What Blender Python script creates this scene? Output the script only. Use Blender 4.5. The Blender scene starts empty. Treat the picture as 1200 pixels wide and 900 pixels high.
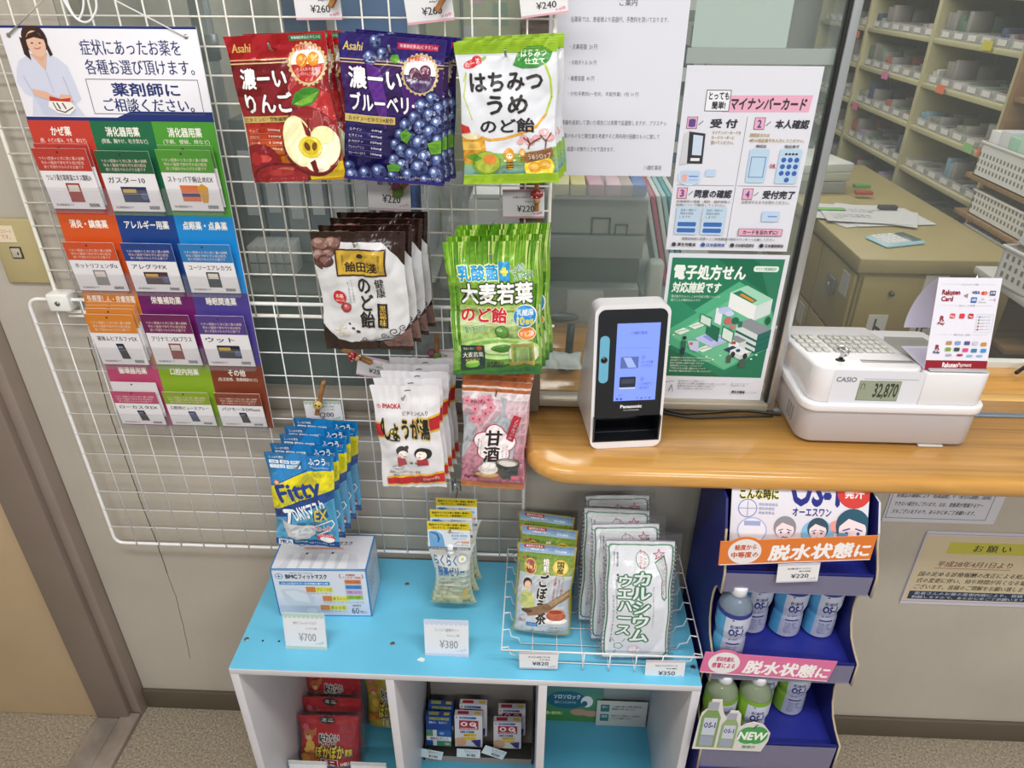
import bpy, bmesh, math, random
from mathutils import Vector, Matrix, noise
from mathutils.geometry import tessellate_polygon
COL = bpy.context.scene.collection
SC = bpy.context.scene
PI = math.pi
# ---------------------------------------------------------------- camera, world, lights, exposure
CAM = Vector((0.9184, -1.1501, 1.6974)); FPX = 832.8
def _axes(yaw, pitch, roll):
    cy, sy, cp, sp = math.cos(yaw), math.sin(yaw), math.cos(pitch), math.sin(pitch)
    f = Vector((-sy*cp, cy*cp, -sp)); r = Vector((cy, sy, 0)); u = r.cross(f)
    return math.cos(roll)*r + math.sin(roll)*u, -math.sin(roll)*r + math.cos(roll)*u, f
CR, CU, CF = _axes(0.03778, 0.52326, 0.00523)
cd = bpy.data.cameras.new('camera'); cam = bpy.data.objects.new('camera', cd); COL.objects.link(cam)
cd.sensor_fit = 'HORIZONTAL'; cd.sensor_width = 36; cd.lens = 36*FPX/1200; cd.clip_start = 0.02
cam.matrix_world = Matrix(((CR.x, CU.x, -CF.x, CAM.x), (CR.y, CU.y, -CF.y, CAM.y), (CR.z, CU.z, -CF.z, CAM.z), (0, 0, 0, 1)))
SC.camera = cam
SC.view_settings.view_transform = 'Standard'; SC.view_settings.look = 'None'
SC.view_settings.gamma = 1; SC.view_settings.use_curve_mapping = False
SC.view_settings.exposure = -0.04
W = bpy.data.worlds.new('world'); SC.world = W; W.use_nodes = True
W.node_tree.nodes['Background'].inputs[0].default_value = (0.95, 0.97, 1.0, 1)
W.node_tree.nodes['Background'].inputs[1].default_value = 0.42
def area(name, loc, sx, sy, power, col=(1, 0.985, 0.95), rot=(0, 0, 0)):
    l = bpy.data.lights.new(name, 'AREA'); l.shape = 'RECTANGLE'; l.size = sx; l.size_y = sy; l.energy = power; l.color = col
    o = bpy.data.objects.new(name, l); COL.objects.link(o); o.location = loc; o.rotation_euler = rot; return o
area('ceiling_lamp_light', (0.35, -0.95, 2.46), 1.2, 0.25, 19)
area('ceiling_lamp_light', (1.95, -0.95, 2.46), 1.2, 0.25, 21)
area('ceiling_lamp_light', (0.35, -2.5, 2.46), 1.2, 0.25, 26)  # unseen fill lamp, added behind the camera to brighten the lower wall
area('ceiling_lamp_light', (1.95, -2.5, 2.46), 1.2, 0.25, 44)  # unseen fill lamp, added and turned up for the lower right wall
area('ceiling_lamp_light', (0.9, 1.6, 2.46), 1.2, 0.3, 17)
area('ceiling_lamp_light', (2.0, 2.4, 2.46), 1.2, 0.3, 15)
area('ceiling_lamp_light', (2.2, 0.7, 2.46), 1.2, 0.3, 11)

def at(px, py, y):                       # where the sight line through a photo point meets a plane y
    d = CF + (px-600)/FPX*CR - (py-450)/FPX*CU; return CAM + d*((y-CAM.y)/d.y)
def atz(px, py, z):
    d = CF + (px-600)/FPX*CR - (py-450)/FPX*CU; return CAM + d*((z-CAM.z)/d.z)
def atx(px, py, x):
    d = CF + (px-600)/FPX*CR - (py-450)/FPX*CU; return CAM + d*((x-CAM.x)/d.x)
# ---------------------------------------------------------------- materials
_m = {}
def lin(c):
    if isinstance(c, str):
        c = c.lstrip('#'); c = [int(c[i:i+2], 16)/255 for i in (0, 2, 4)]
    return tuple((x/12.92 if x <= .04045 else ((x+.055)/1.055)**2.4) for x in c)
def M(col, rough=0.5, metal=0.0, kind='', name=None, alpha=None, ior=None, emit=0):
    key = (col, rough, metal, kind, alpha, emit)
    if key in _m: return _m[key]
    m = bpy.data.materials.new(name or ('mat_%s_%s' % (str(col).lstrip('#'), kind or 'plain'))); m.use_nodes = True
    nt = m.node_tree; N = nt.nodes; L = nt.links; b = N['Principled BSDF']; c = (*lin(col), 1)
    b.inputs['Base Color'].default_value = c; b.inputs['Roughness'].default_value = rough; b.inputs['Metallic'].default_value = metal
    if rough <= .3 and not metal and alpha is None: b.inputs['Coat Weight'].default_value = .35; b.inputs['Coat Roughness'].default_value = .12
    m.diffuse_color = c
    if emit:
        b.inputs['Emission Color'].default_value = c; b.inputs['Emission Strength'].default_value = emit
    if alpha is not None:                # clear sheet: transparent with a fresnel gloss
        t = N.new('ShaderNodeBsdfTransparent'); mx = N.new('ShaderNodeMixShader'); t.inputs[0].default_value = (1, 1, 1, 1)
        mx.inputs[0].default_value = alpha; L.new(t.outputs[0], mx.inputs[1]); L.new(b.outputs[0], mx.inputs[2])
        L.new(mx.outputs[0], N['Material Output'].inputs[0])
    if kind:
        tc = N.new('ShaderNodeTexCoord'); mp = N.new('ShaderNodeMapping'); L.new(tc.outputs['Object'], mp.inputs[0])
        nz = N.new('ShaderNodeTexNoise'); rp = N.new('ShaderNodeValToRGB'); L.new(mp.outputs[0], nz.inputs[0]); L.new(nz.outputs[0], rp.inputs[0])
        def ramp(*st):
            e = rp.color_ramp.elements
            while len(e) > len(st): e.remove(e[-1])
            while len(e) < len(st): e.new(0.5)
            for k, (p, q) in enumerate(st): e[k].position = p; e[k].color = (*lin(q), 1)
            L.new(rp.outputs[0], b.inputs['Base Color'])
        def bump(sock, s, d=0.001):
            bp = N.new('ShaderNodeBump'); bp.inputs['Strength'].default_value = s; bp.inputs['Distance'].default_value = d
            L.new(sock, bp.inputs['Height']); L.new(bp.outputs[0], b.inputs['Normal'])
        def sh(c, k):
            c = c.lstrip('#'); return '#' + ''.join('%02x' % max(0, min(255, int(int(c[i:i+2], 16)*k))) for i in (0, 2, 4))
        if kind == 'wood':
            mp.inputs['Scale'].default_value = (2.2, 42, 20); nz.inputs['Scale'].default_value = 1.6; nz.inputs['Detail'].default_value = 7; nz.inputs['Distortion'].default_value = .6
            ramp((.25, sh(col, .86)), (.5, col), (.75, sh(col, 1.1))); bump(nz.outputs[0], .08)
        elif kind == 'terrazzo':
            nz.inputs['Scale'].default_value = 190; nz.inputs['Detail'].default_value = 5
            ramp((.30, '#6a5f50'), (.38, sh(col, .88)), (.5, col), (.75, '#bfb39c'))
        elif kind == 'ribbed':
            wv = N.new('ShaderNodeTexWave'); wv.bands_direction = 'X'; wv.inputs['Scale'].default_value = 46; wv.inputs['Distortion'].default_value = .4
            L.new(tc.outputs['Object'], wv.inputs[0]); nz.inputs['Scale'].default_value = 3; nz.inputs['Detail'].default_value = 6
            ramp((.3, sh(col, .95)), (.6, col), (.8, sh(col, 1.03))); bump(wv.outputs[0], .12)
        elif kind == 'grime':
            nz.inputs['Scale'].default_value = 9; nz.inputs['Detail'].default_value = 9
            ramp((.35, sh(col, .8)), (.55, col), (.75, sh(col, 1.05))); bump(nz.outputs[0], .05)
        elif kind == 'smooth':
            nz.inputs['Scale'].default_value = 6; nz.inputs['Detail'].default_value = 3
            ramp((.3, sh(col, .97)), (.7, sh(col, 1.02)))
        elif kind == 'cork':
            nz.inputs['Scale'].default_value = 60; nz.inputs['Detail'].default_value = 4
            ramp((.3, sh(col, .75)), (.7, sh(col, 1.1)))
    _m[key] = m; return m
# ---------------------------------------------------------------- mesh builder
class MB:
    def __init__(s): s.v = []; s.f = []; s.m = []; s.mats = []; s.sm = []
    def mi(s, m):
        if m not in s.mats: s.mats.append(m)
        return s.mats.index(m)
    def add(s, vs, fs, m, smooth=False):
        b = len(s.v); s.v += [tuple(p) for p in vs]; k = s.mi(m)
        for f in fs: s.f.append([b+i for i in f]); s.m.append(k); s.sm.append(smooth)
        return s
    def box(s, x0, y0, z0, x1, y1, z1, m, bev=0, seg=2):
        if bev <= 0:
            v = [(x, y, z) for z in (z0, z1) for y in (y0, y1) for x in (x0, x1)]
            return s.add(v, [(0, 2, 3, 1), (4, 5, 7, 6), (0, 1, 5, 4), (2, 6, 7, 3), (0, 4, 6, 2), (1, 3, 7, 5)], m)
        bm = bmesh.new(); bmesh.ops.create_cube(bm, size=1)
        for q in bm.verts: q.co = Vector(((x0+x1)/2+q.co.x*(x1-x0), (y0+y1)/2+q.co.y*(y1-y0), (z0+z1)/2+q.co.z*(z1-z0)))
        bmesh.ops.bevel(bm, geom=list(bm.edges), offset=bev, segments=seg, affect='EDGES', profile=.5)
        return s.bm(bm, m, True)
    def bm(s, bm, m, smooth=False):
        bm.verts.index_update(); s.add([q.co[:] for q in bm.verts], [[q.index for q in f.verts] for f in bm.faces], m, smooth); bm.free(); return s
    def prism(s, pts, a0, a1, axis, m, bev=0, smooth=False):   # pts: 2d outline, extruded along axis
        def P(p, a): return {'x': (a, p[0], p[1]), 'y': (p[0], a, p[1]), 'z': (p[0], p[1], a)}[axis]
        n = len(pts); tri = tessellate_polygon([[Vector((p[0], p[1], 0)) for p in pts]])
        v = [P(p, a0) for p in pts]+[P(p, a1) for p in pts]
        fs = [tuple(t) for t in tri]+[tuple(n+i for i in t) for t in tri]+[(i, (i+1) % n, n+(i+1) % n, n+i) for i in range(n)]
        b = bmesh.new(); vv = [b.verts.new(p) for p in v]
        for f in fs:
            try: b.faces.new([vv[i] for i in f])
            except ValueError: pass
        bmesh.ops.recalc_face_normals(b, faces=b.faces)
        if bev:
            bmesh.ops.dissolve_limit(b, angle_limit=.01, verts=b.verts, edges=b.edges)
            ed = [e for e in b.edges if e.is_manifold and e.calc_face_angle(0) > .5]
            bmesh.ops.bevel(b, geom=ed, offset=bev, segments=2, affect='EDGES', profile=.5)
        return s.bm(b, m, smooth)
    def tube(s, pts, r, m, n=8, closed=False, caps=True):
        pts = [Vector(p) for p in pts]; N = len(pts); vs = []; prev = None
        for i, p in enumerate(pts):
            if closed: t = pts[(i+1) % N]-pts[i-1]
            else: t = pts[min(i+1, N-1)]-pts[max(i-1, 0)]
            t.normalize()
            if prev is None:
                a = t.orthogonal().normalized()
            else:
                a = (prev-t*prev.dot(t)); a = a.normalized() if a.length > 1e-6 else t.orthogonal().normalized()
            prev = a; b = t.cross(a); rr = r[i] if isinstance(r, (list, tuple)) else r
            vs += [p+a*math.cos(2*PI*k/n)*rr+b*math.sin(2*PI*k/n)*rr for k in range(n)]
        fs = [(i*n+k, i*n+(k+1) % n, ((i+1) % N)*n+(k+1) % n, ((i+1) % N)*n+k) for i in range(N if closed else N-1) for k in range(n)]
        if caps and not closed: fs += [tuple(range(n-1, -1, -1)), tuple((N-1)*n+k for k in range(n))]
        return s.add(vs, fs, m, True)
    def lathe(s, prof, m, n=20, c=(0, 0, 0), axis='z', sm=True):   # prof [(r,h)]
        vs = []
        for r, h in prof:
            for k in range(n):
                x, y = r*math.cos(2*PI*k/n), r*math.sin(2*PI*k/n)
                p = {'z': (x, y, h), 'y': (x, h, y), 'x': (h, x, y)}[axis]; vs.append((c[0]+p[0], c[1]+p[1], c[2]+p[2]))
        N = len(prof)
        fs = [(i*n+k, i*n+(k+1) % n, (i+1)*n+(k+1) % n, (i+1)*n+k) for i in range(N-1) for k in range(n)]
        fs += [tuple(range(n-1, -1, -1)), tuple((N-1)*n+k for k in range(n))]
        return s.add(vs, fs, m, sm)
    def ball(s, c, r, m, n=14, k=9):
        r = (r, r, r) if not isinstance(r, (tuple, list)) else r
        b = bmesh.new(); bmesh.ops.create_uvsphere(b, u_segments=n, v_segments=k, radius=1)
        for q in b.verts: q.co = Vector((c[0]+q.co.x*r[0], c[1]+q.co.y*r[1], c[2]+q.co.z*r[2]))
        return s.bm(b, m, True)
    def mesh(s, name='m'):
        me = bpy.data.meshes.new(name); me.from_pydata(s.v, [], s.f)
        for m in s.mats: me.materials.append(m)
        me.polygons.foreach_set('material_index', s.m); me.polygons.foreach_set('use_smooth', s.sm)
        me.update(); return me
    def build(s, name, parent=None, mat=None, kind=None, fix=True):
        me = s.mesh(name)
        if fix and len(s.f) < 60000:
            b = bmesh.new(); b.from_mesh(me); bmesh.ops.remove_doubles(b, verts=b.verts, dist=1e-6) if False else None
            bmesh.ops.recalc_face_normals(b, faces=b.faces); b.to_mesh(me); b.free()
        o = bpy.data.objects.new(name, me); COL.objects.link(o)
        if parent: o.parent = parent
        if mat: o.matrix_basis = mat
        if kind: o['kind'] = kind
        return o
def T(x, y, z): return Matrix.Translation((x, y, z))
def RX(a): return Matrix.Rotation(a, 4, 'X')
def RY(a): return Matrix.Rotation(a, 4, 'Y')
def RZ(a): return Matrix.Rotation(a, 4, 'Z')
def tag(o, label=None, cat=None, group=None, kind=None):
    if label: o['label'] = label
    if cat: o['category'] = cat
    if group: o['group'] = group
    if kind: o['kind'] = kind
    return o
def thing(name, label, cat, mat=None, group=None):
    o = bpy.data.objects.new(name, None); COL.objects.link(o); o.empty_display_size = .03
    if mat: o.matrix_basis = mat
    return tag(o, label, cat, group)
def dup(root, mat, label, group=None):
    r = root.copy(); COL.objects.link(r); r.matrix_basis = mat; r['label'] = label
    if group: r['group'] = group
    for ch in list(root.children):
        c = ch.copy(); COL.objects.link(c); c.parent = r; c.matrix_basis = ch.matrix_basis.copy()
        for g in list(ch.children):
            d = g.copy(); COL.objects.link(d); d.parent = c; d.matrix_basis = g.matrix_basis.copy()
    return r
# ---------------------------------------------------------------- flat print (lettering and artwork as thin geometry)
_tc = {}
def glyph(s, off=0.0, res=2, sp=1.0, ls=1.0, al='LEFT'):
    k = (s, off, res, sp, ls, al)
    if k not in _tc:
        c = bpy.data.curves.new('t', 'FONT'); c.body = s; c.resolution_u = res; c.size = 1; c.offset = off; c.space_character = sp; c.space_line = ls
        c.align_x = al
        o = bpy.data.objects.new('t', c); me = o.to_mesh()
        _tc[k] = ([(v.co.x, v.co.y) for v in me.vertices], [tuple(p.vertices) for p in me.polygons])
        o.to_mesh_clear(); bpy.data.objects.remove(o); bpy.data.curves.remove(c)
    return _tc[k]
class Art:                               # coordinates: percent of width, percent of height from the top
    def __init__(s, w, h, rough=.45, dz=5e-5, base=1.2e-4):
        s.w = w; s.h = h; s.rough = rough; s.dz = dz; s.lay = base; s.it = []
    def _c(s, c): return c if not isinstance(c, str) else M(c, s.rough)
    def X(s, x): return (x/100-.5)*s.w
    def Z(s, y): return (.5-y/100)*s.h
    def raw(s, pts, fs, c, bump=True):
        if bump: s.lay += s.dz
        s.it.append((pts, fs, s._c(c), s.lay)); return s
    def poly(s, pts, c, bump=True):
        q = [(s.X(x), s.Z(y)) for x, y in pts]
        if len(q) > 4:
            t = tessellate_polygon([[Vector((a, b, 0)) for a, b in q]]); return s.raw(q, [tuple(i) for i in t], c, bump)
        return s.raw(q, [tuple(range(len(q)))], c, bump)
    def rect(s, x0, y0, x1, y1, c, bump=True): return s.poly([(x0, y0), (x1, y0), (x1, y1), (x0, y1)], c, bump)
    def ell(s, x, y, r, c, ry=None, n=24, rot=0, bump=True, a0=0, a1=360):
        cx, cz = s.X(x), s.Z(y); R = r/100*s.w; S = (ry if ry is not None else r)/100*s.w; ca, sa = math.cos(rot), math.sin(rot)
        q = []
        for k in range(n+(0 if a1-a0 == 360 else 1)):
            a = math.radians(a0+(a1-a0)*k/n); ex, ez = R*math.cos(a), S*math.sin(a); q.append((cx+ex*ca-ez*sa, cz+ex*sa+ez*ca))
        return s.raw(q, [tuple(range(len(q)))], c, bump)
    def rrect(s, x0, y0, x1, y1, c, r=2, bump=True):
        X0, X1, Z0, Z1 = s.X(x0), s.X(x1), s.Z(y1), s.Z(y0); r = min(r/100*s.w, abs(X1-X0)/2, abs(Z1-Z0)/2); q = []
        for cx, cz, a in ((X1-r, Z1-r, 0), (X0+r, Z1-r, 90), (X0+r, Z0+r, 180), (X1-r, Z0+r, 270)):
            for k in range(5): t = math.radians(a+k*22.5); q.append((cx+r*math.cos(t), cz+r*math.sin(t)))
        return s.raw(q, [tuple(range(len(q)))], c, bump)
    def line(s, pts, w, c, bump=True, closed=False):
        q = [Vector((s.X(x), s.Z(y))) for x, y in pts]; w = w/200*s.w; v = []; f = []
        if closed: q = q+[q[0]]
        for a, b in zip(q, q[1:]):
            d = (b-a)
            if d.length < 1e-9: continue
            d.normalize(); nn = Vector((-d.y, d.x))*w; d = d*w*.5; k = len(v)
            v += [tuple(a-d+nn), tuple(a-d-nn), tuple(b+d-nn), tuple(b+d+nn)]; f.append((k, k+1, k+2, k+3))
        return s.raw(v, f, c, bump)
    def frame(s, x0, y0, x1, y1, w, c): return s.line([(x0, y0), (x1, y0), (x1, y1), (x0, y1)], w, c, True, True)
    def text(s, t, x0, y0, x1, y1, c, off=0.0, out=None, ow=.05, sk=0, rot=0, res=2, vert=False, sp=1.0, curve=0):
        off = min(off, .042)
        if vert: t = '\n'.join(t)
        ls = .95 if vert else 1.0
        vs, fs = glyph(t, 0, res, sp, ls, 'CENTER' if vert else 'LEFT')
        if not vs: return s
        ax, bx = min(p[0] for p in vs), max(p[0] for p in vs); ay, by = min(p[1] for p in vs), max(p[1] for p in vs)
        X0, X1, Z0, Z1 = s.X(x0), s.X(x1), s.Z(y1), s.Z(y0); cx, cz = (X0+X1)/2, (Z0+Z1)/2; ca, sa = math.cos(rot), math.sin(rot)
        def tr(p):
            u = (p[0]-ax)/(bx-ax+1e-9); x = X0+u*(X1-X0); z = Z0+(p[1]-ay)/(by-ay+1e-9)*(Z1-Z0)
            if curve: z += curve*s.w/100*(1-(2*u-1)**2)
            x += (z-cz)*sk; dx, dz = x-cx, z-cz
            return (cx+dx*ca-dz*sa, cz+dx*sa+dz*ca)
        em = (X1-X0)/(bx-ax+1e-9); ez = (Z1-Z0)/(by-ay+1e-9)
        P0 = [tr(p) for p in vs]
        if out:
            v1, f1 = glyph(t, 0, 1, sp, ls, 'CENTER' if vert else 'LEFT'); Q = [tr(p) for p in v1]; k = ow+off; s.lay += s.dz
            for a in range(8):
                dx, dz = k*em*math.cos(a*PI/4), k*ez*math.sin(a*PI/4); s.it.append(([(p[0]+dx, p[1]+dz) for p in Q], f1, s._c(out), s.lay+a*s.dz*.05))
            s.lay += s.dz
        cc = s._c(c); s.it.append((P0, fs, cc, s.lay+s.dz*.5))
        if off > .005:
            na = 2 if off < .025 else (4 if off < .045 else 12)
            for a in range(na):
                rr_ = off if a < 8 else off*.5; an = a*2*PI/(na if na < 12 else (8 if a < 8 else 4)); dx, dz = rr_*em*math.cos(an), rr_*ez*math.sin(an)
                s.it.append(([(p[0]+dx, p[1]+dz) for p in P0], fs, cc, s.lay+s.dz*(.52+.035*a)))
        return s
    def lines(s, ts, x0, y0, x1, y1, c, off=0, res=1, al=0.5):   # a block of lines, height split evenly
        n = len(ts); hh = (y1-y0)/n
        ml = max(len(t) for t in ts)
        for i, t in enumerate(ts):
            if t: s.text(t, x0, y0+i*hh+hh*.14, x0+(x1-x0)*len(t)/ml, y0+(i+1)*hh-hh*.14, c, off, res=res)
        return s
    def grad(s, x0, y0, x1, y1, c0, c1, n=8, horiz=False):
        a = [int(c0[i:i+2], 16) for i in (1, 3, 5)]; b = [int(c1[i:i+2], 16) for i in (1, 3, 5)]; s.lay += s.dz
        for k in range(n):
            c = '#'+''.join('%02x' % int(p+(q-p)*(k+.5)/n) for p, q in zip(a, b))
            if horiz: s.rect(x0+(x1-x0)*k/n, y0, x0+(x1-x0)*(k+1)/n, y1, c, False)
            else: s.rect(x0, y0+(y1-y0)*k/n, x1, y0+(y1-y0)*(k+1)/n, c, False)
        return s
    def mb(s, surf=None, gx=None, gz=None, clip=True):
        out = MB()
        for pts, fs, m, lay in s.it: out.add([(p[0], -lay, p[1]) for p in pts], fs, m, bool(surf))
        b = bmesh.new(); me = out.mesh(); b.from_mesh(me); bpy.data.meshes.remove(me)
        if clip:
            for co, no in (((s.w/2, 0, 0), (1, 0, 0)), ((-s.w/2, 0, 0), (-1, 0, 0)), ((0, 0, s.h/2), (0, 0, 1)), ((0, 0, -s.h/2), (0, 0, -1))):
                bmesh.ops.bisect_plane(b, geom=b.verts[:]+b.edges[:]+b.faces[:], plane_co=co, plane_no=no, clear_outer=True)
        if surf:
            for g in gx: bmesh.ops.bisect_plane(b, geom=b.verts[:]+b.edges[:]+b.faces[:], plane_co=(g, 0, 0), plane_no=(1, 0, 0))
            for g in gz: bmesh.ops.bisect_plane(b, geom=b.verts[:]+b.edges[:]+b.faces[:], plane_co=(0, 0, g), plane_no=(0, 0, 1))
            cw, chh = gx[1]-gx[0], gz[1]-gz[0]; nn = Vector((1/cw, 0, -1/chh)); K = len(gx)+len(gz)+4; x00, z00 = gx[0]-cw, gz[0]-chh
            for k in range(-len(gz)-2, len(gx)+3): bmesh.ops.bisect_plane(b, geom=b.verts[:]+b.edges[:]+b.faces[:], plane_co=(x00+k*cw, 0, z00), plane_no=nn)
            for v in b.verts: v.co = surf(v.co.x, v.co.z, -v.co.y)
        for f in b.faces:
            f.normal_update()
            if not surf and f.normal.y > 0: f.normal_flip()
        out.v = [v.co[:] for v in b.verts]; b.verts.index_update(); out.f = [[v.index for v in f.verts] for f in b.faces]
        out.m = [f.material_index for f in b.faces]; out.sm = [bool(surf)]*len(out.f); b.free(); return out
    def build(s, parent, mat=None, name='print', **k):
        return s.mb(**k).build(name, parent, mat, fix=False)
# ---------------------------------------------------------------- pouch: a filled bag hanging or standing, origin at its bottom centre
def pouch(name, label, cat, w, h, t, front, art=None, back=None, seal=(.09, .07), wr=.0016, seed=0, rib=True, mat=None, group=None, hole=True, bottomfull=False, rough=.3, sealcol=None, nx=26, nz=36, warp=.004):
    root = thing(name, label, cat, mat, group); fm = front if not isinstance(front, str) else M(front, rough); bmt = fm if back is None else (M(back, rough) if isinstance(back, str) else back)
    rnd = random.Random(seed); ox, oz = rnd.random()*50, rnd.random()*50
    gx = [-w/2+w*i/nx for i in range(nx+1)]; gz = [-h/2+h*j/nz for j in range(nz+1)]
    def D(x, z):
        u = 2*x/w; v = (z+h/2)/h; a = max(0, 1-abs(u)**2.6)**.55
        lo, hi = (0 if bottomfull else seal[1]), 1-seal[0]
        q = (v-lo)/(hi-lo); q = max(0, min(1, q))
        if bottomfull: pf = max(0, 1-q**2.4)**.7*(min(1, (q+.02)/.1)**.4)
        else: pf = max(0, 1-abs(2*q-1)**2.8)**.6
        n1 = noise.noise(Vector((x*26+ox, z*20+oz, seed*.7))); n2 = noise.noise(Vector((x*70+ox, z*40+oz, seed*1.3)))
        n2 = abs(n2)
        n3 = noise.noise(Vector((x*105+ox, z*6+oz, seed*2.1))); e1 = math.exp(-((q-1)/.16)**2)+(0 if bottomfull else math.exp(-(q/.16)**2))
        n4 = noise.noise(Vector((x*24+z*20+ox, x*18-z*30+oz, seed*.4))); n4 = max(0, .20-abs(n4))*4
        return max(0, t/2*a*pf+(n1*1.5-n2*.8-n4*.9)*wr*min(1, a*pf*2.2)), n3*wr*1.2*e1+n1*wr*.8
    def wx(x, z): return x*(1-warp/w*2*math.sin(PI*max(0, min(1, (z+h/2)/h)))) + .0012*math.sin(z*60+seed)
    tab = {}
    def hgt(i, j):
        if (i, j) not in tab: tab[i, j] = D(gx[i], gz[j])
        return tab[i, j]
    def surf(x, z, lay):
        i = min(nx-1, max(0, int((x+w/2)/w*nx))); j = min(nz-1, max(0, int((z+h/2)/h*nz)))
        fx = (x-gx[i])/(w/nx); fz = (z-gz[j])/(h/nz)
        a, b, c, d = (p[0]+p[1] for p in (hgt(i, j), hgt(i+1, j), hgt(i, j+1), hgt(i+1, j+1)))
        y = a+(b-a)*fx+(d-b)*fz if fx >= fz else a+(d-c)*fx+(c-a)*fz
        return Vector((wx(x, z), -y-lay-3.5e-4, z+h/2))
    mb = MB(); HH = [(i, j) for j in range(nz+1) for i in range(nx+1)]; V = [(wx(gx[i], gz[j]), -sum(hgt(i, j))-.0003, gz[j]+h/2) for i, j in HH]
    Fq = []
    for j in range(nz):
        for i in range(nx):
            a = j*(nx+1)+i; Fq += [(a, a+1, a+nx+2), (a, a+nx+2, a+nx+1)]
    mb.add(V, Fq, fm, True)
    mb.add([(x, -hgt(*ij)[1]+hgt(*ij)[0]*.85+.0005, z) for (x, y, z), ij in zip(V, HH)], [tuple(reversed(f)) for f in Fq], bmt, True)
    mb.build('pouch_body', root, fix=False)
    if art: art.mb(surf, gx[1:-1], gz[1:-1]).build('print', root, fix=False)
    return root
# ---------------------------------------------------------------- the room
ZR = .957; ZB = .571
def struct(name, mb, mat=None, parent=None):
    o = mb.build(name, parent, mat)
    if not parent: o['kind'] = 'structure'
    return o
GRIME = M('#bcb4a9', .75, kind='ribbed'); FRM = M('#8d7f78', .5, kind='smooth'); SILL = M('#8c8378', .45, kind='smooth'); BASE = M('#5d5346', .6, kind='smooth')
ALU = M('#c3c7ca', .3, .75); ALUD = M('#8e9396', .35, .6); BLK = M('#17181a', .5); WHT = M('#f0eff2', .4); WIRE = M('#f2efe6', .35); WIRE2 = M('#f3f2f4', .3)
CHROME = M('#c9c9c9', .18, 1.0); CLEAR = M('#ffffff', .06, alpha=.14); CLEAR2 = M('#f4f8ff', .05, alpha=.22); SCREW = M('#9c9a92', .3, .9)
GLASS = M('#a3b3af', .04, alpha=.12)
struct('floor', MB().box(-1.6, -3.2, -.04, 4.2, 4.2, 0, M('#978c7c', .5, kind='terrazzo')))
struct('ceiling', MB().box(-1.6, -3.2, 2.5, 4.2, 4.2, 2.56, M('#eceae4', .9, kind='smooth')))
w = MB(); w.box(-.092, .03, 0, 4.2, .10, .912, GRIME); w.box(-.092, .03, .912, .182, .10, 2.5, GRIME)
struct('wall_back', w)
cr = MB()   # the crack running down the wallpaper left of the blue shelf
cp = [(103, 395), (128, 480), (152, 552), (170, 600), (186, 640), (196, 672), (205, 700), (214, 735), (222, 772)]
rr = random.Random(4); q = [at(x+rr.uniform(-1.2, 1.2), y, .0288) for x, y in cp]
for k, (a, b) in enumerate(zip(q, q[1:])):
    wd = .0009 if k < 5 else .0005
    for j in range(4):
        s0, s1 = a.lerp(b, j/4), a.lerp(b, (j+1)/4); e = rr.uniform(-.0012, .0012)
        cr.add([(s0.x-wd, .0296, s0.z), (s0.x+wd, .0296, s0.z), (s1.x+wd+e, .0296, s1.z), (s1.x-wd+e, .0296, s1.z)], [(0, 1, 2, 3)], M('#3d352d', .9))
struct('trim_1', cr); bpy.data.objects['trim_1']['kind'] = 'structure'
struct('wall_left', MB().box(-1.6, .03, 0, -.21, .12, 2.5, M('#bfb3a2', .8, kind='smooth')).box(-1.56, -3.2, 0, -1.5, .03, 2.5, M('#cfc8ba', .8, kind='smooth')))
struct('wall_right', MB().box(4.1, -3.2, 0, 4.16, 4.2, 2.5, M('#c8c4b8', .8, kind='smooth')))
struct('wall_far', MB().box(-1.6, 4.1, 0, 4.2, 4.16, 2.5, M('#b9bdbb', .8, kind='smooth')))
struct('wall_office', MB().box(-.12, .10, 0, -.06, 4.1, 2.5, M('#b9b4a6', .8, kind='smooth')))
# door leaf and its jamb on the far left
d = thing('door_1', None, None); d['kind'] = 'structure'
MB().box(-.95, -.012, .0, -.205, .028, 2.05, M('#bda585', .5, kind='smooth'), .004).build('door_leaf', d)
j = thing('door_2', None, None); j['kind'] = 'structure'
MB().box(-.205, -.022, 0, -.118, .06, 2.2, M('#85766d', .5, kind='smooth'), .004).build('door_jamb', j)
MB().box(-.118, -.006, 0, -.0935, .06, 2.2, M('#93847b', .5, kind='smooth'), .002).build('jamb_edge', j)
struct('trim_2', MB().box(-.205, -1.3, 0, -.145, -.022, .012, M('#a1958c', .6, kind='grime'), .002).box(-.143, -1.3, 0, -.095, -.008, .016, M('#a89a90', .6, kind='grime'), .002))
struct('baseboard_back', MB().box(-.092, .02, 0, 4.1, .03, .068, BASE, .002))
# window frame over the wall: sill, mullion, bottom rail, end post
wf = thing('window_1', None, None); wf['kind'] = 'structure'
MB().box(.182, .012, .912, .926, .10, .945, SILL, .003).build('window_sill', wf)
MB().box(.182, .03, .945, .905, .085, .972, SILL, .002).build('sill_track', wf)
MB().box(.182, .03, .945, .2, .09, 2.5, M('#a9a79c', .4, .2), .002).build('window_frame', wf)
MB().box(.885, .028, .945, .926, .09, 2.5, M('#6f655c', .45, kind='smooth'), .002).build('mullion', wf)
MB().box(.2, .066, .972, .885, .071, 2.5, GLASS).build('pane', wf)
wg = thing('window_2', None, None); wg['kind'] = 'structure'
MB().box(.926, .045, ZR+.001, 1.372, .08, ZR+.017, M('#a39a8a', .35, .2), .002).build('bottom_rail', wg)
MB().box(.926, .0605, ZR+.017, 1.368, .0655, 2.5, GLASS).build('pane', wg)
MB().box(1.372, .05, ZR+.001, 1.386, .076, 2.5, ALU, .0015).build('end_post', wg)
MB().box(1.3675, .054, ZR+.017, 1.372, .072, 2.5, BLK).build('gasket', wg)
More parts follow.
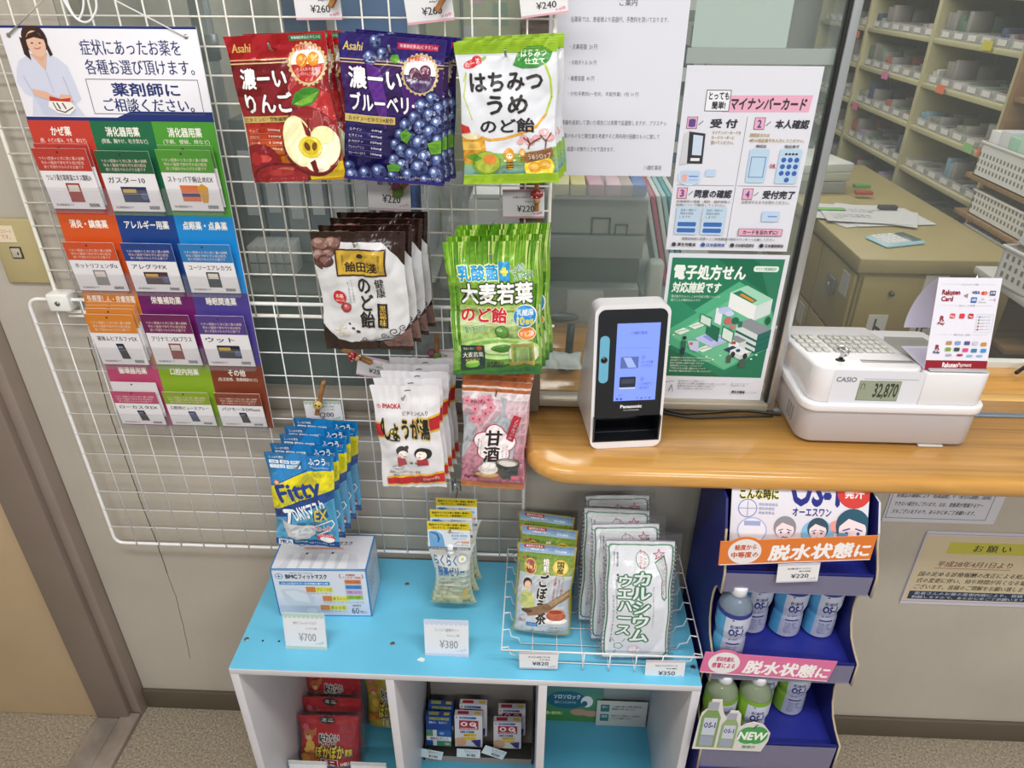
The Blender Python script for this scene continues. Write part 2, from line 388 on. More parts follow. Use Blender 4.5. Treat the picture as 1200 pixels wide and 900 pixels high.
wh = thing('window_3', None, None); wh['kind'] = 'structure'
MB().box(1.42, .262, ZR+.004, 2.6, .266, 2.1, M('#c9d0cc', .03, alpha=.06)).build('pane', wh)
MB().box(1.42, .255, ZR-.001, 2.6, .275, ZR+.013, M('#d9d9d2', .3)).build('bottom_rail', wh)
# ceiling lamps of shop and office; the pair behind the camera is added fill
for k, (x, y) in enumerate(((.35, -.95), (1.95, -.95), (.35, -2.5), (1.95, -2.5), (.9, 1.6), (2.0, 2.4), (2.2, .7))):
    t = thing('ceiling_lamp', ['long white ceiling lamp over the left of the shop side', 'long white ceiling lamp over the right of the shop side', 'long white ceiling lamp behind the photographer on the left', 'long white ceiling lamp behind the photographer on the right', 'long white ceiling lamp over the office behind the left window', 'long white ceiling lamp far back over the drug shelves', 'long white ceiling lamp over the office desk'][k], 'lamp', T(x, y, 2.475), 'ceiling lamps')
    MB().box(-.62, -.15, 0, .62, .15, .024, M('#f4f4f2', .4), .004).build('housing', t)
    for s in (-.07, .07): MB().lathe([(.013, -.6), (.013, .6)], M('#ffffff', .4, emit=2.5), 12, (0, s, -.004), 'x').build('tube', t)
# wooden counter with round nosed edge and rounded left corner
WOOD = M('#cb9750', .24, kind='wood')
def counter():
    b = bmesh.new(); x0, yf, yb = .902, -.163, .1115; R = .085; top, bot = ZR, ZR-.036
    pts = []
    for k in range(9):
        a = PI+PI/2*k/8; pts.append((x0+R+R*math.cos(a), yf+R+R*math.sin(a)))
    pts += [(2.9, yf), (2.9, yb), (.927, yb), (.927, .0275), (.904, .0275), (x0, .02)]
    v = [b.verts.new((x, y, bot)) for x, y in pts]; f = b.faces.new(v)
    r = bmesh.ops.extrude_face_region(b, geom=[f]); tv = [e for e in r['geom'] if isinstance(e, bmesh.types.BMVert)]
    for q in tv: q.co.z = top
    bmesh.ops.recalc_face_normals(b, faces=b.faces)
    n = len(pts); ed = [e for e in b.edges if abs(e.verts[0].co.z-e.verts[1].co.z) < 1e-5 and max(e.verts[0].co.y, e.verts[1].co.y) < .0271]
    bmesh.ops.bevel(b, geom=ed, offset=.0155, segments=5, affect='EDGES', profile=.5)
    return b
ct = thing('counter_top', 'honey coloured wooden counter top with a round nosed front edge, below the glass', 'counter')
MB().bm(counter(), WOOD, True).build('counter_slab', ct)
for k in range(4): MB().box(.99+k*.51, -.148, ZR+.00005, .9907+k*.51, .05, ZR+.00012, M('#a87433', .4)).build('plank_joint', ct) if False else None
struct('trim_3', MB().box(1.386, .048, ZR-.001, 2.9, .062, ZR+.003, M('#7e8b9c', .3, .4), .001))
bk = thing('back_counter', 'rear wooden counter board behind the grey sliding track, beside the register', 'counter')
MB().box(.927, .112, ZR-.036, 1.386, .30, ZR, WOOD, .002).box(1.386, .1405, ZR-.036, 2.9, .275, ZR, WOOD, .001).build('board', bk)
MB().box(1.386, .112, ZR-.036, 2.9, .14, ZR, M('#d9ae68', .3, kind='wood'), .0015).build('front_lip', bk)
# ---------------------------------------------------------------- the blue topped shelf box
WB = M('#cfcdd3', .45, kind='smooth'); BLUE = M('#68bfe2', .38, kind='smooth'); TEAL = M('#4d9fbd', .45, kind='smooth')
sx0, sx1, sy0, sy1 = .3585, 1.2365, -.288, .012
sb = thing('shelf_box', 'low white three compartment shelf box with a sky blue top against the wall', 'shelf', T(0, 0, 0))
MB().box(sx0, sy0, ZB-.015, sx1, sy1, ZB-.0006, WB, .0008).build('top_board', sb)
MB().box(sx0, sy0+.001, ZB-.0006, sx1, sy1, ZB, BLUE).build('blue_top_sheet', sb)
for x in (sx0, sx1-.016): MB().box(x, sy0, .0, x+.016, sy1, ZB-.015, WB, .0008).build('side_board', sb)
dx = [float(Z) for Z in (at(457, 800, sy0).x, at(630, 800, sy0).x)]
dv = [(.652, .668), (.938, .954)]
for a, b_ in dv: MB().box(a, sy0, .049, b_, sy1-.005, ZB-.015, WB, .0008).build('divider', sb)
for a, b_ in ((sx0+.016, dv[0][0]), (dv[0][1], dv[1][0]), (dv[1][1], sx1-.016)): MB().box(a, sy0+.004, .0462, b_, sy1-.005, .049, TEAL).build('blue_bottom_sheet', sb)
MB().box(sx0+.016, sy0, .030, sx1-.016, sy1-.005, .0462, WB, .0008).build('bottom_board', sb)
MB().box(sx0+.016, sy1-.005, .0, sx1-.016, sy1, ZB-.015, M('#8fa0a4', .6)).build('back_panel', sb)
MB().box(sx0+.016, sy0, .0, sx1-.016, sy0+.015, .03, WB, .0008).build('kick_board', sb)
for px, py in ((289, 749), (477, 684.5), (460, 754.5), (812, 782)):
    p = atz(px, py, ZB); MB().lathe([(.0046, 0), (.0046, .0008), (.003, .0012)], SCREW, 14, (p.x, p.y, ZB)).build('screw', sb)
for px, py in ((308, 751), (327, 751.5)):
    p = atz(px, py, ZB); MB().lathe([(.0022, 0), (.0022, .0004)], BLK, 10, (p.x, p.y, ZB)).build('screw_hole', sb)
p = atz(494, 773, ZB); rr = random.Random(3)
MB().add([(p.x+.009*math.cos(a*PI/5)*rr.uniform(.6, 1), p.y+.006*math.sin(a*PI/5)*rr.uniform(.6, 1), ZB+.0003) for a in range(10)], [tuple(range(10))], M('#dfe6ea', .6)).build('paint_chip', sb)
# ---------------------------------------------------------------- wire mesh panels
def mesh_panel(name, label, x0, x1, z0, z1, y, nx, nz, wm, fr, wr):
    t = thing(name, label, 'wire rack', T(x0, y, z0), 'wire mesh racks'); Wd, Hh = x1-x0, z1-z0; R = .018
    pts = []
    for cx, cz, a in ((Wd-R, Hh-R, 0), (R, Hh-R, 90), (R, R, 180), (Wd-R, R, 270)):
        for k in range(6): q = math.radians(a+k*18); pts.append((cx+R*math.cos(q), 0, cz+R*math.sin(q)))
    MB().tube(pts, fr, wm, 10, True).build('frame', t)
    for i in range(1, nx):
        x = Wd*i/nx; MB().tube([(x, -fr-wr*.6, -.002), (x, -fr-wr*.6, Hh+.002)], wr, wm, 6).build('wire', t)
    for i in range(1, nz):
        z = Hh*i/nz; MB().tube([(-.002, -fr+wr, z), (Wd+.002, -fr+wr, z)], wr, wm, 6).build('wire', t)
    return t
mesh_panel('mesh_rack', 'large cream white wire mesh panel in front of the window glass, upper of the two', .048, .9345, 1.1575, 1.1575+.0403*20, .012, 22, 20, WIRE, .0035, .0015)
mesh_panel('mesh_rack', 'white wire mesh panel hanging below the other one, above the blue shelf', .0, .9, .6045, 1.1865, .0, 18, 12, WIRE2, .0035, .00125)
for k, (x, l) in enumerate(((.062, 'white plastic clamp joining both wire panels at their left corner'), (.905, 'white plastic clamp joining both wire panels at their right corner, behind the green bag'))):
    c = thing('panel_clamp', l, 'clamp', T(x, 0, 1.1835), 'panel clamps')
    MB().box(-.02, -.012, -.017, .02, .018, .017, M('#efefec', .4), .004).build('clamp_body', c)
    MB().lathe([(.0045, -.0135), (.0045, -.012)], SCREW, 12, (0, 0, 0), 'y').build('screw', c)
    MB().box(.0, .004, -.034, .045, .0085, -.03, M('#efefec', .4), .001).build('clamp_tongue', c)
def cord(name, label, pts, r, col, cat='cord', n=8):
    P_ = [Vector(p) for p in pts]; out = []
    for i in range(len(P_)-1):
        a, b, c, d = P_[max(i-1, 0)], P_[i], P_[i+1], P_[min(i+2, len(P_)-1)]
        for k in range(8):
            t = k/8; out.append(.5*((2*b)+(c-a)*t+(2*a-5*b+4*c-d)*t*t+(3*b-3*c+d-a)*t**3))
    out.append(P_[-1]); return tag(MB().tube(out, r, col, n).build(name), label, cat)
cord('coiled_cable', 'looped white cable hanging at the top left over the mesh', [at(60, -30, -.02), at(76, 2, -.02), at(88, 20, -.02), at(100, 26, -.021), at(109, 20, -.022), at(113, 4, -.02), at(104, -30, -.02), at(95, -30, -.018), at(98, 5, -.018), at(92, 22, -.019), at(82, 10, -.02), at(72, -20, -.02)], .0016, M('#f4f4f6', .35), 'cable')
# wall switch at the left edge
sw = thing('wall_switch', 'beige wall plate with a small switch and a handwritten note, left edge', 'switch', T(0, .03, 1.266))
MB().box(-.043, -.007, -.0605, .041, 0, .0605, M('#b7a97c', .4), .004).build('plate', sw)
MB().box(-.017, -.0085, -.012, .004, -.0065, .010, M('#3b3a36', .4), .001).build('rocker_frame', sw)
MB().box(-.0145, -.0105, -.0095, .0015, -.008, .0075, M('#bdb3a0', .4), .001).build('rocker', sw)
MB().box(-.0035, -.0112, -.004, -.0015, -.0104, .001, BLK).build('pilot_lamp', sw)
MB().box(-.033, -.0078, .018, .001, -.0068, .048, M('#e6d6bb', .7)).build('note', sw)
a = Art(.034, .03, .7); a.text('ガスワード', 18, 22, 88, 46, '#c65a4c'); a.text('です。', 26, 54, 74, 80, '#c65a4c'); a.build(sw, T(-.016, -.0078, .033))
# ---------------------------------------------------------------- hanging medicine card board
SB = dict(TL=at(5, 29, -.02), TR=at(232, 32, -.02), BL=at(140, 500, -.02), BR=at(318, 498, -.02))
bx0 = (SB['TL'].x+SB['BL'].x)/2; bx1 = (SB['TR'].x+SB['BR'].x)/2; bz1 = (SB['TL'].z+SB['TR'].z)/2; bz0 = (SB['BL'].z+SB['BR'].z)/2
print('board', bx0, bx1, bz0, bz1, SB)
bw, bh = bx1-bx0, bz1-bz0
bd = thing('card_board', 'tall hanging medicine board with a pharmacist picture and twelve coloured pocket fields', 'board', T((bx0+bx1)/2, -.018, (bz0+bz1)/2))
MB().box(-bw/2, -.0015, -bh/2, bw/2, .0015, bh/2, M('#eceaf2', .35), .001).build('board_sheet', bd)
HB = 18.9     # header height in percent
HDR = True
A = Art(bw, bh, .35, base=.0016); A._z0 = A.Z; A.Z = lambda y: (.5-y*.708/100)*bh
NAVY = '#1b2f74'
A.rect(0, 0, 100, .7, NAVY)
A.poly([(0, 25.7), (49, 25.7), (57, 23.8), (100, 23.8), (100, 26.9), (0, 26.9)], NAVY)
A.text('症状にあったお薬を', 39, 3.6, 90, 7.9, '#23326e', .012); A.text('各種お選び頂けます。', 39, 9.0, 95, 13.3, '#23326e', .012)
A.frame(37.5, 14.6, 95.5, 24.6, .35, '#565a6a'); A.text('薬剤師に', 50, 15.6, 85, 19.4, '#23326e', .025); A.text('ご相談ください。', 43.5, 20.0, 91, 23.9, '#23326e', .02)
# the pharmacist in the picture
A.poly([(4, 25.3), (7, 20), (3.5, 19), (1, 15.5), (3, 12), (5.5, 9.5), (11, 8.0), (15, 7.2), (21, 7.2), (26, 8.8), (30, 11), (31.5, 16), (32.5, 20.5), (29, 21.8), (32, 25.3)], '#d3d6ea')
A.poly([(8, 19.5), (10, 25.3), (27, 25.3), (29, 21), (20, 19.5)], '#c8cce4'); A.line([(5.5, 14), (8.5, 20)], .5, '#b3b7d3'); A.line([(26, 14), (27.5, 20)], .5, '#b3b7d3'); A.line([(18, 12.5), (19, 18.5)], .4, '#b7bbd6')
A.poly([(12.5, 7.7), (18, 12.4), (21.4, 7.3)], '#e2b39b'); A.poly([(14.3, 5.5), (14.3, 8.3), (17.8, 9.9), (20, 8), (20, 5.5)], '#dcaa92')
A.ell(17, 3.6, 6.4, '#3a221d', 6.8); A.poly([(9.5, 3), (9.5, 7.8), (12.2, 9.5), (12.5, 4)], '#3a221d'); A.poly([(22, 2), (24.2, 7.8), (22.5, 8.4), (21, 4)], '#3a221d')
A.ell(17.2, 4.9, 4.7, '#e7bda5', 6.0); A.poly([(12.2, 3.9), (14.5, 2.2), (19, 1.4), (22.6, 3.9), (17, 3.1)], '#3a221d')
for x in (15.2, 19.2): A.ell(x, 4.7, .65, '#3a2623', .35)
A.line([(15.6, 6.0), (17.2, 6.3), (19, 5.9)], .45, '#b8574e'); A.line([(17.2, 4.9), (17.0, 5.5)], .25, '#c99478')
A.poly([(8, 17.5), (15, 18.3), (21, 20.6), (20, 21.6), (12, 20.2), (8.2, 19.2)], '#e2b39b'); A.poly([(22, 19), (27, 19.2), (28, 21), (24, 22.4), (21, 21)], '#e2b39b')
A.poly([(16, 19.6), (22, 20.4), (27, 20), (26, 21.6), (20, 21.9), (15.5, 21)], '#c23a2a')
A.poly([(15, 21), (26.5, 21.2), (28.5, 23), (24, 25), (18, 24.5), (14, 22.6)], '#f3f0ec'); A.line([(17, 21.4), (18, 23.6), (22, 24.3), (27, 22.8)], .6, '#555'+'555'); A.line([(19, 21.6), (20, 23.2)], .8, '#46484a'); A.line([(22, 21.6), (23, 23.2)], .8, '#8d3a30')
A.Z = lambda y: (.5-y/100)*bh
rows = [((HB, 40.2), ['#c43d2f', '#1d6a45', '#4d9a33'], ['かぜ薬', '消化器用薬', '消化器用薬'], ['(熱、のどの痛み、せき、鼻など)', '(胃痛、胸やけ、吐き気など)', '(下痢、便秘、痔など)']),
        ((40.2, 59.7), ['#d2541f', '#173f86', '#1686cf'], ['消炎・鎮痛薬', 'アレルギー用薬', '点眼薬・点鼻薬'], None),
        ((59.7, 80.3), ['#d9812b', '#6d1a63', '#4b3f8f'], ['外用湿しん・皮膚用薬', '栄養補助薬', '睡眠関連薬'], None),
        ((80.3, 100), ['#b94a72', '#86a828', '#7d3a24'], ['循環器用薬', '口腔内用薬', 'その他'], [None, None, '(生活習慣、禁煙補助など)'])]
for (y0, y1), cs, ts, ss in rows:
    for k in range(3):
        xa, xb = 100*k/3, 100*(k+1)/3; A.rect(xa, y0, xb, y1, cs[k], k == 0)
    for k in range(3):
        xa = 100*k/3; n = len(ts[k]); ww = min(29, 3.6*n)
        A.text(ts[k], xa+16.6-ww/2, y0+1.3, xa+16.6+ww/2, y0+3.3, '#f4efe6', .03)
        if ss and ss[k]: A.text(ss[k], xa+4, y0+3.8, xa+29, y0+5.0, '#f0e6dc', .01, res=1)
A.build(bd)
for k, x in enumerate((-bw/2+.013, bw/2-.017)): MB().lathe([(.0035, -.0022), (.0035, .0006)], M('#c8c4bd', .3, .6), 14, (x, 0, bh/2-.013), 'y').build('eyelet', bd)
e1 = Vector((-bw/2+.013, -.004, bh/2-.013)); e2 = Vector((bw/2-.017, -.004, bh/2-.013))
MB().tube([e1, (-bw/2+.1, -.006, bh/2+.045)], .0012, M('#b9b1a2', .6), 6).build('string', bd); MB().tube([e2, (-bw/2+.125, -.006, bh/2+.065)], .0011, M('#e9e9ea', .6), 6).build('string', bd)
cards = [[('#b8382e', 'ツムラ漢方葛根湯エキス顆粒A', '#9c3a33', 'tall'), ('#1f5c3b', 'ガスター10', '#2a3558', 'wide'), ('#4f9233', 'ストッパ下痢止めEX', '#c8643a', 'wide2')],
         [('#c9512a', 'ホットリフェンダα', '#8f8a89', 'tall'), ('#1f3f85', 'アレグラFX', '#4a3038', 'wide'), ('#2779b8', 'ユーソーエアレカラS', '#33413f', 'tall')],
         [('#d3822c', '液体ムヒアルファEX', '#20222c', 'slim'), ('#6a2355', 'アリナミンEXプラス', '#8c4440', 'tall'), ('#513d84', 'ウット', '#1f2233', 'wide')],
         [('#b54f72', 'ローカスタEX', '#2c2d36', 'slim'), ('#86a02c', '口腔用ピュースプレー', '#3a4866', 'slim'), ('#813f2b', 'パジモーネDPlusα', '#2b2325', 'slim')]]
cy = [(32.0, 14.2), (52.9, 13.0), (72.6, 15.2), (93.5, 11.3)]  # card centre and height (percent of the board)
cname = ['red topped', 'dark green topped', 'light green topped', 'orange topped', 'navy topped', 'bright blue topped', 'amber topped', 'plum topped', 'violet topped', 'pink topped', 'lime topped', 'brown topped']
fld = ['cold medicine', 'first stomach medicine', 'second stomach medicine', 'pain relief', 'allergy', 'eye drop', 'skin medicine', 'nutrition', 'sleep', 'circulation', 'mouth care', 'last']
cwid = bw/3*.88; pk = M('#9a9aa0', .08, alpha=.10)
def info_card(name, label, cx, cz, ch, y, tilt, c, tt, pc, shape):
    r_ = thing(name, label, 'card', T(cx, y, cz) @ RX(tilt), 'medicine cards in the pocket board')
    s_ = MB(); s_.box(-cwid/2, -.0004, -ch/2, cwid/2, .0004, ch/2, M('#ece9ee', .4)); s_.build('card_sheet', r_)
    a_ = Art(cwid, ch, .35, base=6e-4); a_.rect(0, 0, 100, 36, c); a_.ell(46, 6, 2.2, '#3c2f2c')
    for k, ln in enumerate(('つらい症状のときに効く薬の説明', '早めの服用で体を守る成分配合', '続く不調をやわらげるお薬です')):
        a_.text(ln, 8+k*2, 13+k*7, 92-k*3, 18.5+k*7, '#e9cfc4' if k else '#f1ddd2', res=1)
    a_.text(tt, 9, 42, 93 if len(tt) > 6 else 60+len(tt)*3, 52, '#2c2a33', .015)
    if shape == 'tall': a_.rect(40, 56, 66, 88, pc); a_.rect(43, 59, 63, 70, '#d9cfc8')
    elif shape == 'slim': a_.poly([(44, 57), (60, 57), (66, 88), (48, 88)], pc); a_.rect(47, 62, 57, 66, '#7f8ca8')
    elif shape == 'wide': a_.rect(28, 58, 76, 84, pc); a_.rect(31, 62, 56, 68, '#c9a54c'); a_.ell(69, 74, 7, '#515d8a')
    else: a_.rect(28, 57, 62, 84, '#d9733f'); a_.rect(28, 70, 62, 76, '#2b2f68'); a_.poly([(60, 60), (70, 54), (80, 60), (78, 74), (74, 86), (64, 86), (62, 74)], '#d29a2d')
    a_.line([(0, 70), (100, 70)], .4, '#d3d1d8'); a_.text('第2類医薬品です', 8, 91, 42, 95, '#4a3a3a', res=1)
    for k in range(9): a_.rect(72+k*2.2, 90, 73.2+k*2.2, 96, '#3b3b40', k == 0)
    a_.build(r_)
    return r_
for i in range(4):
    for k in range(3):
        c, tt, pc, shp = cards[i][k]; yc, hc = cy[i]; ch = hc/100*bh
        cx = (bx0+bx1)/2+(-.5+(k+.47)/3)*bw; cz = bz1-yc/100*bh + (0 if not (i == 0 and k != 1) else .003); n = i*3+k
        extra = {(2, 0): 3, (0, 0): 1, (0, 2): 1, (3, 0): 1}.get((i, k), 0)
        ft = .016*min(extra, 3) if extra else 0
        info_card('medicine_card', '%s card in the %s pocket of the board' % (cname[n], fld[n]), cx, cz, ch, -.030-.0012*extra, .10, c, tt, pc, shp)
        for e in range(extra):
            cc, t2 = (c, tt) if (i, k) != (3, 0) else ('#ddd9de', 'お薬のご案内')
            info_card('medicine_card', '%s card tucked behind the %s card' % ((cname[n] if (i, k) != (3, 0) else 'white'), fld[n]) + ['', ', second behind', ', third behind'][e], cx+.003+.0015*e, cz+.009+.0055*e if extra > 1 else cz+(.006 if i < 3 else .017), ch, -.0285+.0022*e-.0012*extra+.002, .08, cc, t2, pc, shp)
        b_ = MB(); z0 = cz-ch/2-.003-((bz0+bz1)/2); X = cx-(bx0+bx1)/2
        b_.box(X-cwid/2-.003, -.020-.0016*extra, z0, X+cwid/2+.003, -.0195-.0016*extra, z0+ch*.42, pk); b_.box(X-cwid/2-.003, -.020, z0, X+cwid/2+.003, -.0016, z0+.0008, pk)
        for s in (-1, 1): b_.box(X+s*(cwid/2+.003), -.020, z0, X+s*(cwid/2+.0034), -.0016, z0+ch*.42, pk)
        b_.build('pocket', bd)
# ---------------------------------------------------------------- hanging pouches
HOOKM = M('#b9bcc0', .2, 1.0)
def hq(TL, TR, BL, BR, y):
    a, b, c, d = (at(*p, y) for p in (TL, TR, BL, BR))
    top = (a+b)/2; bot = (c+d)/2; w = ((b-a).length+(d-c).length)/2; v = top-bot; roll = math.atan2(v.x, v.z)
    return bot, w, v.length, roll
def hook(x, z, y1, label, grp='metal display hooks'):
    t = thing('display_hook', label, 'hook', T(x, -.004, z), grp); L = -y1+.004
    MB().tube([(-.006, .004, .012), (-.006, -.004, .01), (-.006, -.006, 0), (0, -.01, -.003), (0, -L*.5, -.001), (0, -L, .004), (0, -L-.006, .012)], .0016, HOOKM, 8).build('prong', t)
    MB().tube([(-.012, -.003, .006), (-.012, .006, .004), (-.012, .006, -.02)], .0014, HOOKM, 6).tube([(.004, -.003, .006), (.004, .006, .004), (.004, .006, -.02)], .0014, HOOKM, 6).tube([(-.012, -.003, .006), (.004, -.003, .006)], .0014, HOOKM, 6).build('clip', t)
    return t
def stack(make, pos, roll, n, step, labels, grp, rolls=None):
    r0 = make(); r0.matrix_basis = T(*pos) @ RY(roll); r0['label'] = labels[0]; r0['group'] = grp
    for i in range(1, n):
        dup(r0, T(pos[0]+step[0]*i, pos[1]+step[1]*i, pos[2]+step[2]*i) @ RY(roll+(rolls[i-1] if rolls else .01*(-1)**i)), labels[i], grp)
    return r0
# ---- red apple bags
def art_apple(w, h):
    A = Art(w, h, .22)
    A.grad(0, 15, 100, 55, '#6f0f1a', '#8e1620', 5); A.grad(0, 55, 100, 101, '#a51d1d', '#e0a01c', 9); A.rect(0, -1, 100, 16, '#a80f1c')
    A.rect(0, 15, 100, 15.7, '#c9a56a'); A.rect(0, 17.2, 100, 18, '#d9bd86')
    A.text('Asahi', 5, 5, 24, 10.5, '#d8b25a', .02, sk=.2); A.rect(64, 1.2, 96, 4.6, '#1f6b3c'); A.text('栄養機能食品(ビタミンC)', 66, 1.8, 95, 4.1, '#e6efe6', res=1)
    A.ell(88, 43, 26, '#8c101b', 24); A.ell(74, 36, 17, '#9f1c22', 18); A.ell(86, 48, 20, '#b52a2a', 17); A.ell(80, 42, 7, '#d66a5c', 3); A.line([(88, 32), (86, 38)], 1, '#4a2a17')
    A.text('濃ーい', 9, 21, 57, 34, '#f6f2f2', .03, out='#3c0a10', ow=.035); A.text('りんご', 9, 37, 59, 50, '#f6f2f2', .03, out='#3c0a10', ow=.035)
    A.poly([(57, 45), (63, 38), (72, 35), (80, 34), (91, 36), (86, 42), (78, 46), (68, 47)], '#3f8a2b'); A.poly([(60, 45), (74, 40), (90, 36.6), (80, 44), (68, 46.4)], '#79b63b'); A.line([(58, 45), (90, 36.5)], .6, '#2c6a20')
    A.ell(80, 19.5, 18.5, '#d9c28c', n=28)
    for k in range(24): A.ell(80+18.3*math.cos(k*PI/12), 19.5+18.3*w/h*math.sin(k*PI/12), 1.7, '#d9c28c', n=8, bump=False)
    A.ell(80, 19.5, 16.6, '#f3ece8', n=28); A.ell(80, 19.5, 16.6, '#b8271f', n=20, a0=180, a1=360); A.text('食物繊維&ビタミン', 67, 8.2, 93, 12, '#d2501e', .03, res=1, curve=2)
    A.ell(74, 17, 6, '#dc8a1a'); A.ell(86, 16.4, 6.2, '#e0911b'); A.ell(73, 15.6, 2, '#f3bd57'); A.ell(85, 15, 2, '#f3bd57')
    A.text('ふんわり果肉', 71, 21.5, 90, 24, '#f4e3dc', res=1); A.text('しっかりりんごの味わい', 68, 24.6, 92, 27, '#f4e3dc', res=1)
    A.rect(1, 52.3, 60, 56.6, '#c9ab62'); A.text('ビタミンC・食物繊維配合', 3, 53, 59, 56, '#3a1c12', .02, res=1)
    for k, (a, b) in enumerate((('りんご', '9000mg'), ('ビタミンC', '160mg'), ('クエン酸', '1.2mg'), ('食物繊維', '380mg'))):
        A.text(a, 5, 61+k*4.4, 15, 63.2+k*4.4, '#f0d6c4', res=1); A.text(b, 25, 61+k*4.4, 39, 63.2+k*4.4, '#f3e2d2', .01, res=1); A.line([(5, 64+k*4.4), (40, 64+k*4.4)], .25, '#d58a72')
    A.ell(12, 87, 24, '#7d0f18', 22); A.ell(16, 82, 9, '#c4463e', 4); A.ell(8, 82, 6, '#9c1f22', 7); A.ell(32, 96, 31, '#5c0c12', 15); A.ell(32, 95.5, 28, '#8e1a1e', 12); A.ell(38, 90.5, 9, '#b8684c', 2.4); A.ell(32, 93, 14, '#a5302c', 4)
    A.poly([(62, 91), (101, 86), (101, 98), (62, 99)], '#e8c524'); A.text('のど飴でおいしいりんごキャンディ', 66, 92.8, 99, 94.6, '#3f2a0c', res=1)
    A.ell(71, 72, 31, '#5e1013', 35); A.ell(72, 71, 30, '#8e1c1f', 33)
    A.ell(58, 71, 16.5, '#e9e3a6', 25.5, rot=.12); A.ell(57.5, 71, 14.8, '#efe9b8', 23.6, rot=.12); A.ell(84, 76, 16, '#f0ecc4', 20, rot=-.35); A.ell(74, 88, 13, '#f3efd4', 8); A.ell(84, 67, 12, '#e7e1a4', 9)
    A.poly([(64, 56), (72, 64), (71, 69), (66, 66)], '#8e1c1f'); A.line([(71, 56), (69.5, 66)], 1.2, '#4a1f12')
    A.ell(69, 75, 13, '#dcc83c', 11); A.ell(69, 75, 8.5, '#cdb41f', 8); A.ell(65.5, 74.5, 3, '#6b3a12', 4.5, rot=.3); A.ell(73.5, 74.5, 2.8, '#7b4516', 4.4, rot=-.3); A.poly([(66, 86), (72, 84), (73, 93), (68, 95)], '#7a1517')
    return A
